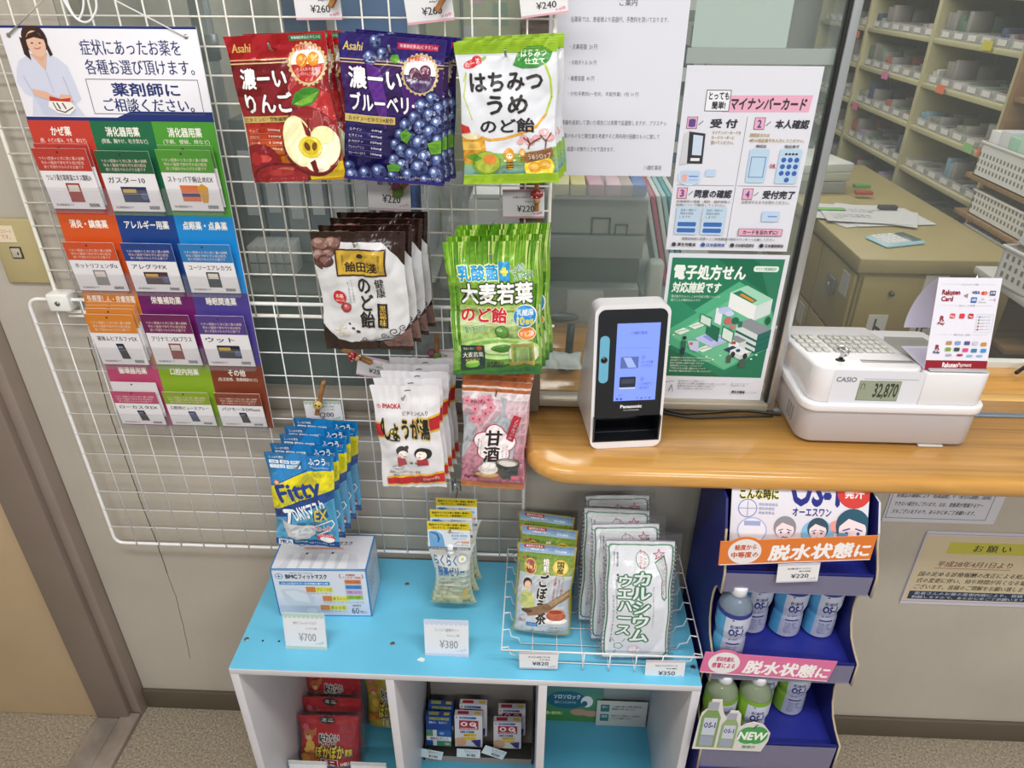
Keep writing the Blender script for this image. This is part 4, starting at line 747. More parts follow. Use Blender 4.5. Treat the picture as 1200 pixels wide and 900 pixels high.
# ---- jelly pouches with header cards
def art_jcard(w, h):
    A = Art(w, h, .35, base=6e-4)
    A.rect(0, 0, 100, 28, '#d9c11c'); A.text('錠剤やカプセル等の服薬に最適な', 5, 6, 95, 13.5, '#2c2a1c', .03, res=1); A.text('「包むタイプ」の服薬補助ゼリー', 10, 16.5, 92, 24, '#2c2a1c', .03, res=1)
    A.rect(0, 28, 100, 101, '#dfe7ef'); A.poly([(3, 35), (20, 32), (34, 44), (38, 66), (40, 92), (4, 92)], '#6faadc'); A.line([(8, 36), (22, 44), (26, 58), (24, 72)], 4, '#2b6cb4'); A.ell(15, 52, 2.6, '#c9b83c')
    A.text('飲み込みにくい', 56, 34, 84, 40, '#2d5f9c', .02, res=1); A.rrect(56, 44, 74, 52, '#7db0de', 3); A.rrect(76, 44, 94, 52, '#7db0de', 3); A.text('粉末', 60, 46, 70, 50.5, '#f2f6fa', .02, res=1); A.text('カプセル', 78, 46, 92, 50.5, '#f2f6fa', .02, res=1); A.text('お薬をつるんと', 58, 56, 90, 62, '#4a6a8c', .01, res=1)
    A.line([(62, 80), (70, 70), (96, 68)], 1.2, '#a83c3c'); A.rrect(80, 68, 97, 76, '#d97a3c', 2); A.text('新発売', 82, 70, 95, 74.5, '#f8eee2', .02, res=1); A.text('りんご味 150g', 66, 80, 95, 85, '#a83c3c', .02, res=1)
    A.rect(0, 90, 100, 101, '#707680'); A.text('ノンカロリー・個包装', 4, 92.5, 96, 98.4, '#dfe3ea', .02, res=1)
    return A
def art_jelly(w, h):
    A = Art(w, h, .3)
    A.grad(0, 40, 100, 101, '#d9dbd3', '#cfc489', 7); A.ell(50, -16, 46, '#2f7cb9', 34, n=30); A.text('森永乳業', 40, 8, 62, 13, '#9cc3de', .03, res=1)
    A.text('らくらく', 8, 17, 66, 32, '#2f66a6', .03); A.text('服薬ゼリー', 12, 34, 86, 50, '#2f66a6', .03)
    A.ell(80, 22, 14, '#aeb9c2'); A.ell(80, 22, 9, '#e6e6de'); A.ell(80, 22, 4, '#d9c25c')
    for k, t in enumerate(('お薬をゼリーで包んで', 'つるんと飲み込める', '水なしでも飲みやすく', '食感はなめらか', 'ノンシュガー')): A.text(t, 16, 54+k*6, 16+len(t)*4.6, 57+k*6, '#5a5f55', .01, res=1)
    A.ell(84, 78, 7, '#a99a5c', 16, rot=-.35); A.text('りんご味', 22, 90, 44, 94, '#a85a5c', .01, res=1); A.text('150g', 76, 89, 92, 94, '#5c4a2c', .03, res=1)
    return A
JY = -.125; a_, b_ = at(505.7, 602, JY), at(556, 601.5, JY); c_, d_ = at(509, 634, JY), at(556.5, 633, JY)
jw = ((b_-a_).length+(d_-c_).length)/2; jh = ((a_+b_)/2-(c_+d_)/2).z; pb = (at(509.4, 704, JY)+at(554, 704, JY))/2; ph = (at(502, 636, JY)+at(559, 636, JY)).z/2-pb.z; pw = (at(559, 645, JY)-at(503, 645, JY)).length
def jelly():
    r = pouch('jelly_pouch', '', 'jelly pouch', pw, ph, .03, '#dcdcd6', art_jelly(pw, ph), '#d6cf9c', (.06, .0), wr=.0022, seed=71, rough=.22, bottomfull=True, warp=.012)
    z = ph; hc = MB(); hc.box(-jw/2, -.0185, z, jw/2, -.0177, z+jh, M('#e4e8ee', .4)); hc = hc.build('header_card', r)
    art_jcard(jw, jh).build(hc, T(0, -.0181, z+jh/2))
    sp = MB(); sp.lathe([(.0075, 0), (.0075, .002), (.006, .004), (.006, .009), (.0085, .0095), (.009, .012), (.009, .022), (.0078, .0235), (.006, .0235)], M('#e6e8ec', .35), 20, (jw*.02, -.012, z-.012)); sp.build('spout_cap', r)
    return r
stack(jelly, (pb.x, JY, pb.z), 0, 3, (.003, .032, .002), ['pale jelly pouch with yellow header card, foremost in the row', 'pale jelly pouch with yellow header card, middle of the row', 'pale jelly pouch with yellow header card, hindmost in the row'], 'jelly pouches with yellow header cards')
print('jelly', pw, ph, jw, jh, pb)
hook(pb.x+.003, pb.z+ph+jh-.022, JY-.02, 'metal hook holding the row of jelly pouches')
# ---------------------------------------------------------------- price tags and the pegs that hold them
PEGW = M('#a9733c', .6, kind='cork'); REDC = M('#a11d26', .35)
def tag_art(w, h, price, l1, l2, c, deco):
    A = Art(w, h, .45, base=6e-4); A.rect(0, 0, 100, 9, c)
    for k in range(9): A.ell(6+k*11, 9, 4.6, c, n=12, bump=False, a0=180, a1=360) if deco else None
    A.rect(0, 93, 100, 100, c)
    A.text(l1, 24, 22, 24+min(56, len(l1)*6.4), 31, '#3b3a3d', .02, res=1); A.text(l2, 52, 38, 80, 45, '#3b3a3d', .02, res=1)
    A.text('¥'+price, 34, 55, 76, 78, '#2a292c', .015); A.ell(84, 84, 4, c, 2.6); A.ell(91, 81, 4, c, 3); A.ell(76, 85, 2.6, c, 2)
    return A
def price_tag(label, TL, TR, BL, BR, y, price, l1, l2, c='#dfa9b5', deco=False, lean=0, stand=False, grp='small white price tags', floor=None):
    pos, w, h, roll = hq(TL, TR, BL, BR, y); t = thing('price_tag', label, 'price tag', T(*pos) @ RY(roll) @ RX(lean), grp)
    if floor is not None: t.matrix_basis = T(pos.x, pos.y, floor) @ RX(lean)
    MB().box(-w/2, -.0004, 0, w/2, .0004, h, M('#e9e7ea', .5)).build('card', t); tag_art(w, h, price, l1, l2, c, deco).build(t, T(0, 0, h/2))
    if stand:
        MB().box(-w/2-.001, -.0016, 0, w/2+.001, -.0009, h+.001, CLEAR2).box(-w/2-.001, .0005, 0, w/2+.001, .0012, h+.001, CLEAR2).box(-w/2-.001, -.0016, .0, w/2+.001, .022, .0012, CLEAR2).build('clear_holder', t)
    return t
def peg(label, p0, p1, y, deco, col='#a11d26'):
    a, b = at(*p0, y), at(*p1, y); v = b-a; L = v.length; ang = math.atan2(v.x, v.z)
    t = thing('clothes_peg', label, 'clothes peg', T(*a) @ RY(ang), 'wooden clothes pegs')
    MB().box(-.0035, -.010, 0, .0035, -.0045, L, PEGW, .0012).build('front_leg', t); MB().box(-.0035, -.0035, 0, .0035, .0015, L, PEGW, .0012).build('rear_leg', t)
    MB().tube([(-.0045, -.004, L*.42), (.0045, -.004, L*.42)], .0028, CHROME, 10).build('spring', t)
    if deco == 'mushroom':
        z = L*.62; MB().ball((0, -.013, z), (.0105, .007, .0075), M(col, .3)).build('mushroom_cap', t)
        d_ = MB()
        for x, zz in ((-.005, .001), (.001, .004), (.005, -.001), (0, -.003), (-.007, -.003), (.007, .003)): d_.ball((x, -.0188+abs(x)*.25, z+zz), .0013, M('#ece6e2', .4), 8, 5)
        d_.build('white_dots', t, kind='stuff'); MB().lathe([(.0055, 0), (.0045, .009)], M('#c99b6b', .5), 12, (0, -.0125, z-.013)).build('mushroom_stem', t)
    elif deco == 'owl':
        z = L*.35; MB().ball((0, -.013, z), (.0085, .006, .0095), M('#c9ac5c', .5)).build('bead_body', t)
        for s in (-1, 1): MB().ball((s*.0032, -.0185, z+.003), .0017, BLK, 8, 6).build('eye', t)
    elif deco == 'green':
        MB().ball((0, -.012, L*.3), (.009, .006, .009), M('#5d7a35', .6)).build('green_bead', t); MB().ball((-.009, -.012, L*.42), (.007, .006, .008), M('#8a4a5c', .6)).build('pink_bead', t)
    return t
PY = -.012
price_tag('260 yen price tag pinned above the red apple bags', (343, -14), (396, -18), (347, 24), (402, 22.5), PY, '260', '果実飴(りんご)', '84g入り')
price_tag('260 yen price tag pinned above the violet blueberry bags', (471, -14), (528, -16), (478, 26), (533, 27), PY, '260', '果実飴(ぶどう)', '84g入り')
price_tag('240 yen price tag pinned above the white honey plum bags', (607, -18), (664, -18), (611, 20), (666, 16.5), PY, '240', 'はちみつうめ飴', '90g入り')
price_tag('220 yen price tag behind a brown peg, above the silver throat candy bags', (429, 203), (481, 204), (433, 248), (481, 246), PY, '220', '健康のど飴', '90g入り', '#d9c2c8')
price_tag('220 yen price tag beside a red mushroom peg, above the green barley bags', (589, 222), (638, 222), (589.5, 256), (638, 255), PY, '220', '大麦わかばのど飴', '90g入り', '#c9989f')
price_tag('200 yen price tag with green edge, above the blue mask bags', (356, 471), (398, 469), (360, 494.5), (403, 492.5), -.010, '200', 'フィッティ7DAYSマスクEX', 'ふつうサイズ 7枚入', '#a9c9b4', True)
price_tag('pinkish price tag tilted behind the white ginger drink bags', (420, 416), (462, 424), (417, 439), (459, 446), PY, '250', '生姜湯', '6袋入り', '#d9b4c0')
price_tag('white price tag half hidden left of the green bag, under a wooden peg', (512, 409), (545, 411), (512, 436), (545, 438), PY, '300', '甘酒', '4袋入り', '#dfc2cc')
peg('brown wooden peg on the price tag above the apple bags', (388, 8), (402, -22), -.018, '')
peg('brown wooden peg on the price tag above the blueberry bags', (512, 13), (530, -22), -.018, '')
peg('brown wooden peg with green bead below the blueberry bags', (462, 230), (482, 208), -.018, 'green')
peg('wooden peg with red mushroom on the tag above the barley bags', (629, 246), (629, 212), -.018, 'mushroom')
peg('tilted wooden peg with red mushroom above the white ginger drink bags', (436, 424), (402, 407), -.018, 'mushroom')
peg('upright wooden peg with green bead between the brown and green candy bags', (513, 424), (512, 391), -.018, 'green')
peg('wooden peg with round yellow bead over the 200 yen tag', (372, 484), (380, 446), -.016, 'owl')
# ---------------------------------------------------------------- things on the blue top
p0, p1 = atz(329.3, 721.7, ZB), atz(435, 721.7, ZB); mbw = .187; mbh = .127; mbd = .098
mx = thing('mask_box', 'white box of face masks with blue edges, on the blue shelf top', 'box', T((p0.x+p1.x)/2, (p0.y+p1.y)/2, ZB) @ RZ(.03))
bb = MB(); bb.box(-mbw/2, 0, 0, mbw/2, mbd, mbh, M('#d6dae6', .35), .0006); bb.build('carton', mx)
BE = '#2a7fbf'
A = Art(mbw, mbh, .35, base=3e-4); A.rect(0, 0, 100, 100, '#dcdfe9'); A.grad(2, 60, 98, 98, '#d9dde9', '#c5cde0', 4); A.frame(.6, 1, 99.4, 99, 1.6, BE)
A.poly([(7, 42), (22, 40), (34, 46), (42, 58), (40, 78), (30, 90), (16, 82), (9, 66)], '#ccd2de'); A.poly([(10, 46), (22, 44), (34, 52), (36, 70), (20, 66)], '#dde1ea'); A.ell(36, 88, 6, '#dfe3ec', 4)
A.ell(8, 14, 4, '#2a6fae'); A.ell(8, 14, 3.2, '#e9edf4'); A.rect(5.6, 13.3, 10.4, 14.9, '#2a6fae'); A.rect(7.4, 10.7, 8.6, 17.5, '#2a6fae')
A.text('BMC', 15, 10.5, 27, 18.5, '#1f2a3c', .07); A.text('フィットマスク', 28.5, 9.5, 58, 19, '#1f2a3c', .04); A.text('BMC FIT MASK', 20, 6, 44, 8, '#4a5568', res=1)
A.rect(7, 25, 60, 32, '#2a7fbf'); A.text('ふわふわ耳ひもで一日中快適な着け心地!', 8.5, 26.6, 58.5, 30.8, '#eef3f9', .03, res=1)
for x, y, t in ((34, 36, 'プリーツ式'), (50, 55, '鼻フィット'), (46, 75, '柔らか耳')): A.rect(x, y, x+10, y+11, '#d9823c'); A.rect(x+10, y, x+28, y+11, '#e6df5a'); A.text(t, x+11, y+2, x+27, y+9, '#4a4420', .01, res=1); A.text('口元らくらく', x+1, y+12.4, x+26, y+15, '#555a66', res=1)
A.text('(', 71, 7, 73, 18, '#c4503a'); A.text(')', 94, 7, 96, 18, '#c4503a'); A.text('高機能', 78, 7.6, 88, 12, '#c4503a', .02, res=1); A.text('フィルター採用', 74, 13, 93, 17.4, '#c4503a', .02, res=1)
for k, (t, c) in enumerate((('ウイルス飛沫', '#d97a2e'), ('PM2.5対策', '#4a8fcc'), ('花粉・ほこり', '#cf9ad0'), ('かぜ', '#9ac23c'))): A.rect(76, 20+k*11, 93, 28.5+k*11, c); A.text(t, 78, 21.8+k*11, 91, 26.6+k*11, '#3b3b46', .01, res=1)
A.text('ふつうサイズ', 77, 66, 93, 70, '#5a6270', res=1); A.text('3層構造', 80, 73, 90, 77, '#5a6270', res=1); A.text('60', 79, 80, 87, 93, '#4a5a78'); A.text('枚入', 88, 86, 95, 92, '#4a5a78', res=1)
A.build(mx, T(0, 0, mbh/2))
A = Art(mbw, mbd, .35, base=3e-4); A.rect(0, 0, 100, 100, '#d9dce6'); A.frame(.6, 1, 99.4, 99, 1.6, BE); A.ell(24, 26, 4.4, '#2a6fae'); A.ell(24, 26, 3.4, '#e9edf4'); A.rect(21.6, 25, 26.4, 27.2, '#2a6fae'); A.rect(23.4, 21.6, 24.6, 30.6, '#2a6fae')
A.text('BMCフィットマスク', 31, 20, 78, 31, '#2a3448', .03); A.rect(28, 38, 70, 43, '#e0a99a'); A.text('かけやすい幅広耳ひもタイプ', 30, 39, 68, 42, '#a83c2c', res=1)
A.poly([(14, 60), (30, 52), (70, 52), (86, 60), (92, 98), (8, 98)], '#cdd2de')
for k in range(5): A.poly([(20+k*13, 56), (26+k*13, 56), (27+k*13, 98), (17+k*13, 98)], '#e3e6ee', k == 0)
A.ell(33, 56, 1.6, '#5a5f6e'); A.ell(60, 54, 1.6, '#5a5f6e'); A.build(mx, T(0, mbd/2, mbh) @ RX(-PI/2))
A = Art(mbd, mbh, .35, base=3e-4); A.rect(0, 0, 100, 100, '#c9ccd8'); A.frame(1, 1, 99, 99, 3, BE); A.lines(['●素材/ポリプロピレン', '●サイズ/165×90mm', '●内容量/60枚', '●原産国/中国', '●発売元/東京'], 12, 20, 80, 62, '#6a7080'); A.build(mx, T(mbw/2, mbd/2, mbh/2) @ RZ(PI/2))
price_tag('700 yen price tag standing in front of the mask box', (335.7, 726), (384, 726), (335.7, 759.3), (383.3, 761), -.2365, '700', 'BMCフィットマスク', 'ふつうサイズ60枚', '#93c3a4', True, -.18, True, 'standing price tags', ZB)
price_tag('380 yen price tag standing alone on the blue top, below the jelly pouch', (498.3, 734), (549.3, 733.3), (498.3, 767.7), (549.3, 769), -.241, '380', 'らくらく服薬ゼリー', 'りんご味', '#b5c6e4', True, -.18, True, 'standing price tags', ZB)
# ---------------------------------------------------------------- wire tray basket
bk_ = thing('wire_basket', 'shallow white wire basket holding tea pouches and wafer packs', 'basket', T(0, 0, ZB))
BW = M('#e6e6ea', .35); y0, y1, zt = -.2615, .004, .046
x0, x1, xa, xb = .868, 1.236, .898, 1.206
def yb(y): return y
MB().tube([(x0, y0, zt), (x1, y0, zt), (x1, y1, zt), (x0, y1, zt)], .0022, BW, 8, True).build('rim', bk_)
for y in [y0+.012+k*.041 for k in range(7)]:
    yy = min(y, y1-.006); MB().tube([(x0, yy-.006, zt), (x0+.012, yy, zt-.004), (x0+.016, yy, .022), (xa, yy, .018), (xa+.004, yy, .0035), (xb-.004, yy, .0035), (xb, yy, .018), (x1-.016, yy, .022), (x1-.012, yy, zt-.004), (x1, yy-.006, zt)], .0012, BW, 6).build('cross_wire', bk_)
for x in (.925, .972, 1.02, 1.068, 1.116, 1.164):
    MB().tube([(x, y0-.0025, zt+.004), (x, y0-.0025, .003), (x, y0+.012, .0014), (x, y1-.01, .0014), (x, y1, .004), (x, y1, zt)], .0012, BW, 6).build('long_wire', bk_)
price_tag('820 yen price tag clipped on the basket front, under the burdock tea', (609, 763.5), (653, 766), (608, 782), (654, 785), y0-.006, '820', 'あじかん焙煎ごぼう茶', '20包', '#c9bcc0')
price_tag('350 yen price tag clipped on the basket front, under the wafer packs', (758, 771), (803, 777), (755.5, 793), (800.5, 798.5), y0-.006, '350', 'カルシウムウエハース', '40枚', '#d0bcc4')
# ---------------------------------------------------------------- burdock tea pouches
def art_gobo(w, h):
    A = Art(w, h, .3)
    A.rect(0, -1, 100, 101, '#b3a03c'); A.rect(3, 9, 97, 98, '#c6cbd3'); A.grad(3, 9, 97, 32, '#6f8f34', '#9cae63', 5); A.rect(3, 32, 97, 98, '#c9ccd2'); A.grad(3, 1, 97, 10, '#6d8eb8', '#9fb6d2', 3)
    A.rect(12, 1.4, 46, 4.8, '#a32a30'); A.text('機能性表示食品', 15, 2, 43, 4.2, '#f0dcd8', .02, res=1); A.text('内臓脂肪を減らす', 22, 5.4, 52, 7.4, '#eef2f6', .02, res=1); A.text('食物繊維', 64, 5.6, 84, 8, '#dfe8f0', .02, res=1)
    A.ell(12, 14.6, 3, '#b3262c'); A.text('あじかん', 16, 13, 34, 16.6, '#3c2a1c', .03, res=1)
    A.ell(22, 24, 11, '#d0b04a', 14); A.ell(22, 24, 9.6, '#8a2a22', 12.4); A.text('No.1', 14, 21, 30, 26.6, '#eccf7a', .04, res=1); A.ell(75, 23, 14, '#cfae3a'); A.ell(75, 23, 12.2, '#e0c65a'); A.text('国産', 69, 17, 81, 29.4, '#3a2f1a', .03, vert=True)
    A.text('焙煎', 45, 15, 55, 29, '#f2ede4', .03, out='#5a5434', ow=.05, vert=True); A.text('ごぼう茶', 38, 31, 56, 86, '#26221e', .045, vert=True, out='#e6e4e2', ow=.05)
    A.text('お通しまる茶', 66, 33, 71, 62, '#b02c34', .02, vert=True, res=1); A.text('おいしく続ける', 80, 33, 84, 56, '#b02c34', .01, vert=True, res=1); A.text('毎日すっきり健康', 74, 36, 76.6, 60, '#6a5a50', vert=True, res=1)
    A.ell(19, 42, 8, '#2a201c', 9); A.ell(20, 44, 6, '#dcb496', 7); A.poly([(10, 53), (18, 49.5), (28, 51), (36, 60), (34, 68), (8, 68)], '#c3c87a')
    A.poly([(16, 70), (40, 66), (60, 62), (84, 52), (97, 47), (97, 56), (80, 62), (60, 72), (40, 76), (24, 78)], '#8a6a4c'); A.poly([(60, 62), (97, 49), (97, 52), (66, 66)], '#b3936c'); A.ell(22, 72, 10, '#5c4530', 4)
    A.ell(74, 82, 20, '#e3dcd6', 6); A.ell(74, 76.5, 17, '#a34a2a', 9); A.ell(74, 72, 16, '#c86a3c', 5); A.ell(74, 72, 12, '#8c3418', 3.4)
    A.rect(22, 85, 42, 89, '#2f7cc4'); A.text('ノンカフェイン', 24, 86, 40, 88.4, '#e9f0f6', res=1); A.text('20包入り', 8, 82, 20, 86, '#b02c34', .02, res=1)
    A.lines(['お茶の香ばしさと', 'ごぼうの甘み'], 64, 88, 88, 94, '#6a6660'); A.text('食物繊維は毎日の食生活に', 30, 94.6, 80, 96.2, '#3a3a36', res=1)
    return A
def lean_pack(mk, TLp, TRp, BLp, BRp, yb_, ytop, zb):
    # pack standing at y=yb_, its top leaning back to y=ytop
    b0, b1 = at(*BLp, yb_), at(*BRp, yb_); t0, t1 = at(*TLp, ytop), at(*TRp, ytop)
    w = ((b1-b0).length+(t1-t0).length)/2; bot = (b0+b1)/2; top = (t0+t1)/2; v = top-bot; h = v.length
    lean = -math.atan2(v.y, math.hypot(v.z, v.x)); roll = math.atan2(v.x, v.z); yaw = math.atan2((b1-b0).y, (b1-b0).x)
    return bot, w, h, roll, lean
bot, gw, gh, roll, lean = lean_pack(None, (601.3, 622), (674, 636.5), (603.3, 725), (664.5, 738), -.185, -.135, ZB)
print('gobo', bot, gw, gh, roll, lean)
gt = pouch('tea_pouch', '', 'tea pouch', gw, gh, .034, '#b3a03c', art_gobo(gw, gh), '#a08f3a', (.1, 0), wr=.0015, seed=81, rough=.3, bottomfull=True, group='burdock tea pouches')
zb0 = ZB+.005+.012
gt.matrix_basis = T(bot.x, -.188, zb0) @ RZ(-.06) @ RY(.03) @ RX(lean); gt['label'] = 'green topped burdock tea pouch with a tea cup, foremost in the wire basket'
dup(gt, T(bot.x+.004, -.145, zb0+.004) @ RZ(-.10) @ RY(.02) @ RX(lean), 'burdock tea pouch showing only its top strip, middle of three in the basket')
dup(gt, T(bot.x-.002, -.105, zb0+.004) @ RZ(-.12) @ RY(.02) @ RX(lean), 'burdock tea pouch, hindmost of three in the basket')
# ---------------------------------------------------------------- wafer packs in clear bags
def art_wafer(w, h):
    A = Art(w, h, .3); G = '#2c7a50'
    A.rect(-1, -1, 101, 101, '#dfe1ea'); A.rrect(2, 2, 98, 98, G, 6); A.rrect(4, 3, 96, 97, '#dcdfe8', 5)
    A.text('カルシウム', 41, 24, 68, 84, '#f1f3f6', .03, vert=True, out=G, ow=.1); A.text('ウエハース', 19, 27, 39.5, 78, '#f1f3f6', .03, vert=True, out=G, ow=.1)
    A.ell(52, 14, 10, G, 13.5, rot=.25); A.ell(52, 14, 9.2, '#e6e6ec', 12.7, rot=.25); A.text('りっぷる', 47, 6, 51.5, 21, '#c23a52', .02, vert=True, res=1); A.text('たっぷり', 53, 7.5, 57.5, 22, '#c23a52', .02, vert=True, res=1)
    A.poly([(70, 16), (84, 10), (90, 22), (94, 46), (90, 49), (86, 46), (84, 30)], G); A.poly([(71.4, 16.6), (83, 12), (88.6, 22), (92.6, 45), (90, 47.4), (87, 45), (85, 30)], '#dfe2ea'); A.text('ヘルシーシリーズ', 84.5, 17, 89.5, 43, '#c23a52', .02, vert=True, res=1)
    st = [(76+ (10 if k % 2 == 0 else 4.2)*math.sin(k*PI/5), 10-(10 if k % 2 == 0 else 4.2)*math.cos(k*PI/5)*w/h) for k in range(10)]; A.poly(st, '#c23a52'); st = [(76+(7 if k % 2 == 0 else 2.6)*math.sin(k*PI/5), 10-(7 if k % 2 == 0 else 2.6)*math.cos(k*PI/5)*w/h) for k in range(10)]; A.poly(st, '#e6e2ea')
    A.text('■1枚にカルシウム200mg', 15, 26, 19, 60, '#4a4c54', .01, vert=True, res=1); A.text('カルシウム200mg×40枚', 10.5, 44, 14, 86, '#4a4c54', .01, vert=True, res=1); A.text('毎日おいしく', 9, 8, 12, 20, '#55585f', vert=True, res=1); A.text('健康応援', 13.5, 8, 16.5, 20, '#55585f', vert=True, res=1)
    A.text('おやつにもぴったりの味わいです', 72, 36, 74.5, 72, '#6a6d74', vert=True, res=1)
    A.ell(24, 89, 8, G, 6, n=5); A.ell(24, 89, 6.6, '#dfe2ea', 4.8, n=5); A.line([(18, 85), (14, 82)], .8, G); A.line([(30, 85), (34, 82)], .8, G); A.line([(20, 93), (17, 97)], .8, G); A.text('スティック', 20, 88, 28, 90, G, res=1)
    A.ell(48, 92, 10, '#c9a5b0', 7); A.ell(48, 92, 9.4, '#e6e2e8', 6.4); A.text('いちご味', 42, 89, 54, 92, '#c2506a', .01, res=1); A.text('です', 44, 93, 52, 95.4, '#c2506a', .01, res=1)
    return A
wy, wt = -.241, -.175; w0 = (at(713, 636, wt), at(794, 640, wt)); w1 = (at(704.4, 772, wy), at(781, 777, wy))
ww = ((w0[1]-w0[0]).length+(w1[1]-w1[0]).length)/2; wh_ = ((w0[0]+w0[1])/2-(w1[0]+w1[1])/2).length; wb = (w1[0]+w1[1])/2; wl = -math.atan2(wt-wy, (w0[0]-w1[0]).z)
print('wafer', ww, wh_, wb, wl)
SILV = M('#b9bbc0', .22, .7); BAGC = M('#77777a', .06, alpha=.12)
def wafer():
    r = pouch('wafer_pack', '', 'wafer pack', ww, wh_, .02, SILV, art_wafer(ww*.995, wh_*.985), SILV, (.02, .03), wr=.0011, seed=91, rough=.25, nx=18, nz=26, warp=.002)
    g = MB(); W2, H2 = ww/2+.012, wh_+.02; rd = random.Random(6); V = []
    for k, yy in ((0, -.0155), (1, .013)):
        for j in range(11):
            for i in range(9):
                x = -W2+2*W2*i/8; z = -.006+H2*j/10; e = (1-abs(2*i/8-1)**3); V.append((x+rd.uniform(-.001, .001), yy*e*(.6+.4*math.sin(PI*j/10))+rd.uniform(-.0012, .0012)+(.0005 if k else -.0005), z+rd.uniform(-.001, .001)))
    Fc = [(k*99+j*9+i, k*99+j*9+i+1, k*99+j*9+i+10, k*99+j*9+i+9) for k in (0, 1) for j in range(10) for i in range(8)]
    g.add(V, Fc, BAGC, True); g.build('clear_bag', r, fix=False)
    rib = MB()
    for s in (-1, 1):
        for k in range(26):
            z = .012+k*(wh_-.024)/25; rib.box(s*ww/2-.0022, -.004, z, s*ww/2+.0022, .004, z+.002, SILV)
    rib.build('crimped_sides', r, kind='stuff'); return r
wr0 = wafer(); wr0['group'] = 'wafer packs in clear bags'
zb1 = ZB+.0145
wr0.matrix_basis = T(wb.x, wy, zb1) @ RZ(.02) @ RX(wl); wr0['label'] = 'white and green wafer pack in a clear bag, foremost in the basket'
for k, (dx, dy, a, l) in enumerate(((-.018, .042, .04, 'wafer pack in a clear bag, second behind the foremost one'), (-.040, .083, -.02, 'wafer pack in a clear bag, third of four in the basket'), (-.026, .124, .04, 'wafer pack in a clear bag, hindmost, just below the counter edge'))):
    dup(wr0, T(wb.x+dx, wy+dy, zb1+(.002)) @ RZ(a) @ RY(-a*.4) @ RX(wl), l)
# ---------------------------------------------------------------- inside the shelf box
ZF = .049
# ---- hand warmer bags, left compartment
def art_kairo(w, h, col='#b81f28'):
    A = Art(w, h, .25); A.rect(-1, -1, 101, 101, col); A.ell(48, 9, 13, '#1b1517', 7); A.text('ミニ', 40, 6, 58, 12, '#cfc9c4', .04, res=1)
    A.ell(15, 36, 9, '#b8662c', 11); A.poly([(8, 28), (4, 20), (14, 26)], '#b8662c'); A.poly([(20, 28), (30, 22), (28, 34), (20, 36)], '#c2763a'); A.ell(15, 41, 5, '#e0b088', 6); A.ell(14, 36, 1.2, '#1f1714', 2); A.ell(12, 22, 5, '#c4506a', 6); A.ell(18, 56, 8, '#cfa83a', 11); A.ell(14, 66, 7, '#c7a033', 7); A.ell(24, 76, 12, '#b8662c', 12); A.ell(10, 82, 9, '#cf8a3a', 8)
    A.text('貼れない', 34, 32, 68, 46, '#1b1517', .05, out='#e9e4e0', ow=.09, res=1); A.text('カイロ', 38, 45, 62, 54, '#1b1517', .04, out='#e9e4e0', ow=.07, res=1)
    A.text('ぽかぽか', 28, 53, 76, 78, '#d9c23a', .06, out='#23170f', ow=.1); A.text('家族', 78, 62, 90, 76, '#d9c23a', .04, out='#23170f', ow=.08, res=1); A.rect(36, 80, 66, 97, '#e0dad6'); A.rect(37.4, 81.5, 64.6, 95.5, col); A.text('ミニ', 42, 83.5, 60, 94, '#ece6e2', .05); A.text('10個入り', 70, 86, 90, 94, '#ece0c8', .03, res=1)
    return A
def standing(name, lab, cat, art, w, h, t, x, y, z, rz, lean, front, seed, grp=None, bag=True, seal=(.1, .02), backc=None):
    r = pouch(name, lab, cat, w, h, t, front, art(w, h) if art else None, backc or front, seal, wr=.002, seed=seed, rough=.22, bottomfull=True, group=grp)
    r.matrix_basis = T(x, y, z) @ RZ(rz) @ RX(lean)
    if bag:
        g = MB(); rd = random.Random(seed); W2 = w/2+.01; V = []
        for k, yy in ((0, -t/2-.004), (1, t/2+.002)):
            for j in range(7):
                for i in range(7):
                    e = (1-abs(2*i/6-1)**3); V.append((-W2+2*W2*i/6+rd.uniform(-.001, .001), yy*e*(.5+.5*math.sin(PI*j/6))+rd.uniform(-.0015, .0015), -.002+(h+.012)*j/6))
        g.add(V, [(k*49+j*7+i, k*49+j*7+i+1, k*49+j*7+i+8, k*49+j*7+i+7) for k in (0, 1) for j in range(6) for i in range(6)], BAGC, True); g.build('clear_bag', r, fix=False)
    return r
kw, kh = .145, .135
def onfloor(px, py, z=ZF): return atz(px, py, z)
k0 = standing('warmer_pack', 'red hand warmer pack with cartoon print, foremost in the left compartment', 'hand warmer', art_kairo, kw, kh, .028, .452, -.150, ZF+.008, .02, -.30, '#b01f2a', 7, 'red hand warmer packs')
dup(k0, T(.446, -.098, ZF+.008) @ RZ(.0) @ RX(-.26), 'red hand warmer pack with black top mark, second from the front')
t_ = lambda w, h: art_kairo(w, h)
k3 = standing('warmer_pack', 'large red hand warmer pack at the back of the left compartment', 'hand warmer', art_kairo, .140, .20, .022, .442, -.035, ZF+.008, -.03, -.08, '#a81c28', 17, 'red hand warmer packs')
k4 = standing('warmer_pack', 'yellow hand warmer pack with cartoon print beside the red ones', 'hand warmer', lambda w, h: art_kairo(w, h, '#b3a02a'), .118, .19, .022, .578, -.045, ZF+.008, -.08, -.1, '#a8962a', 27)
price_tag('price tag at the bottom edge below the red hand warmer packs', (340, 893), (384, 893), (344, 925), (386, 925), -.215, '350', '貼れないカイロ', 'ミニ10個', '#b9b8a4', False, -.1, True, 'standing price tags', ZF)
price_tag('price tag at the bottom edge below the yellow hand warmer pack', (412, 893), (452, 893), (414, 925), (455, 925), -.212, '380', '貼るカイロ', '10個入り', '#b9b8a4', False, -.1, True, 'standing price tags', ZF)
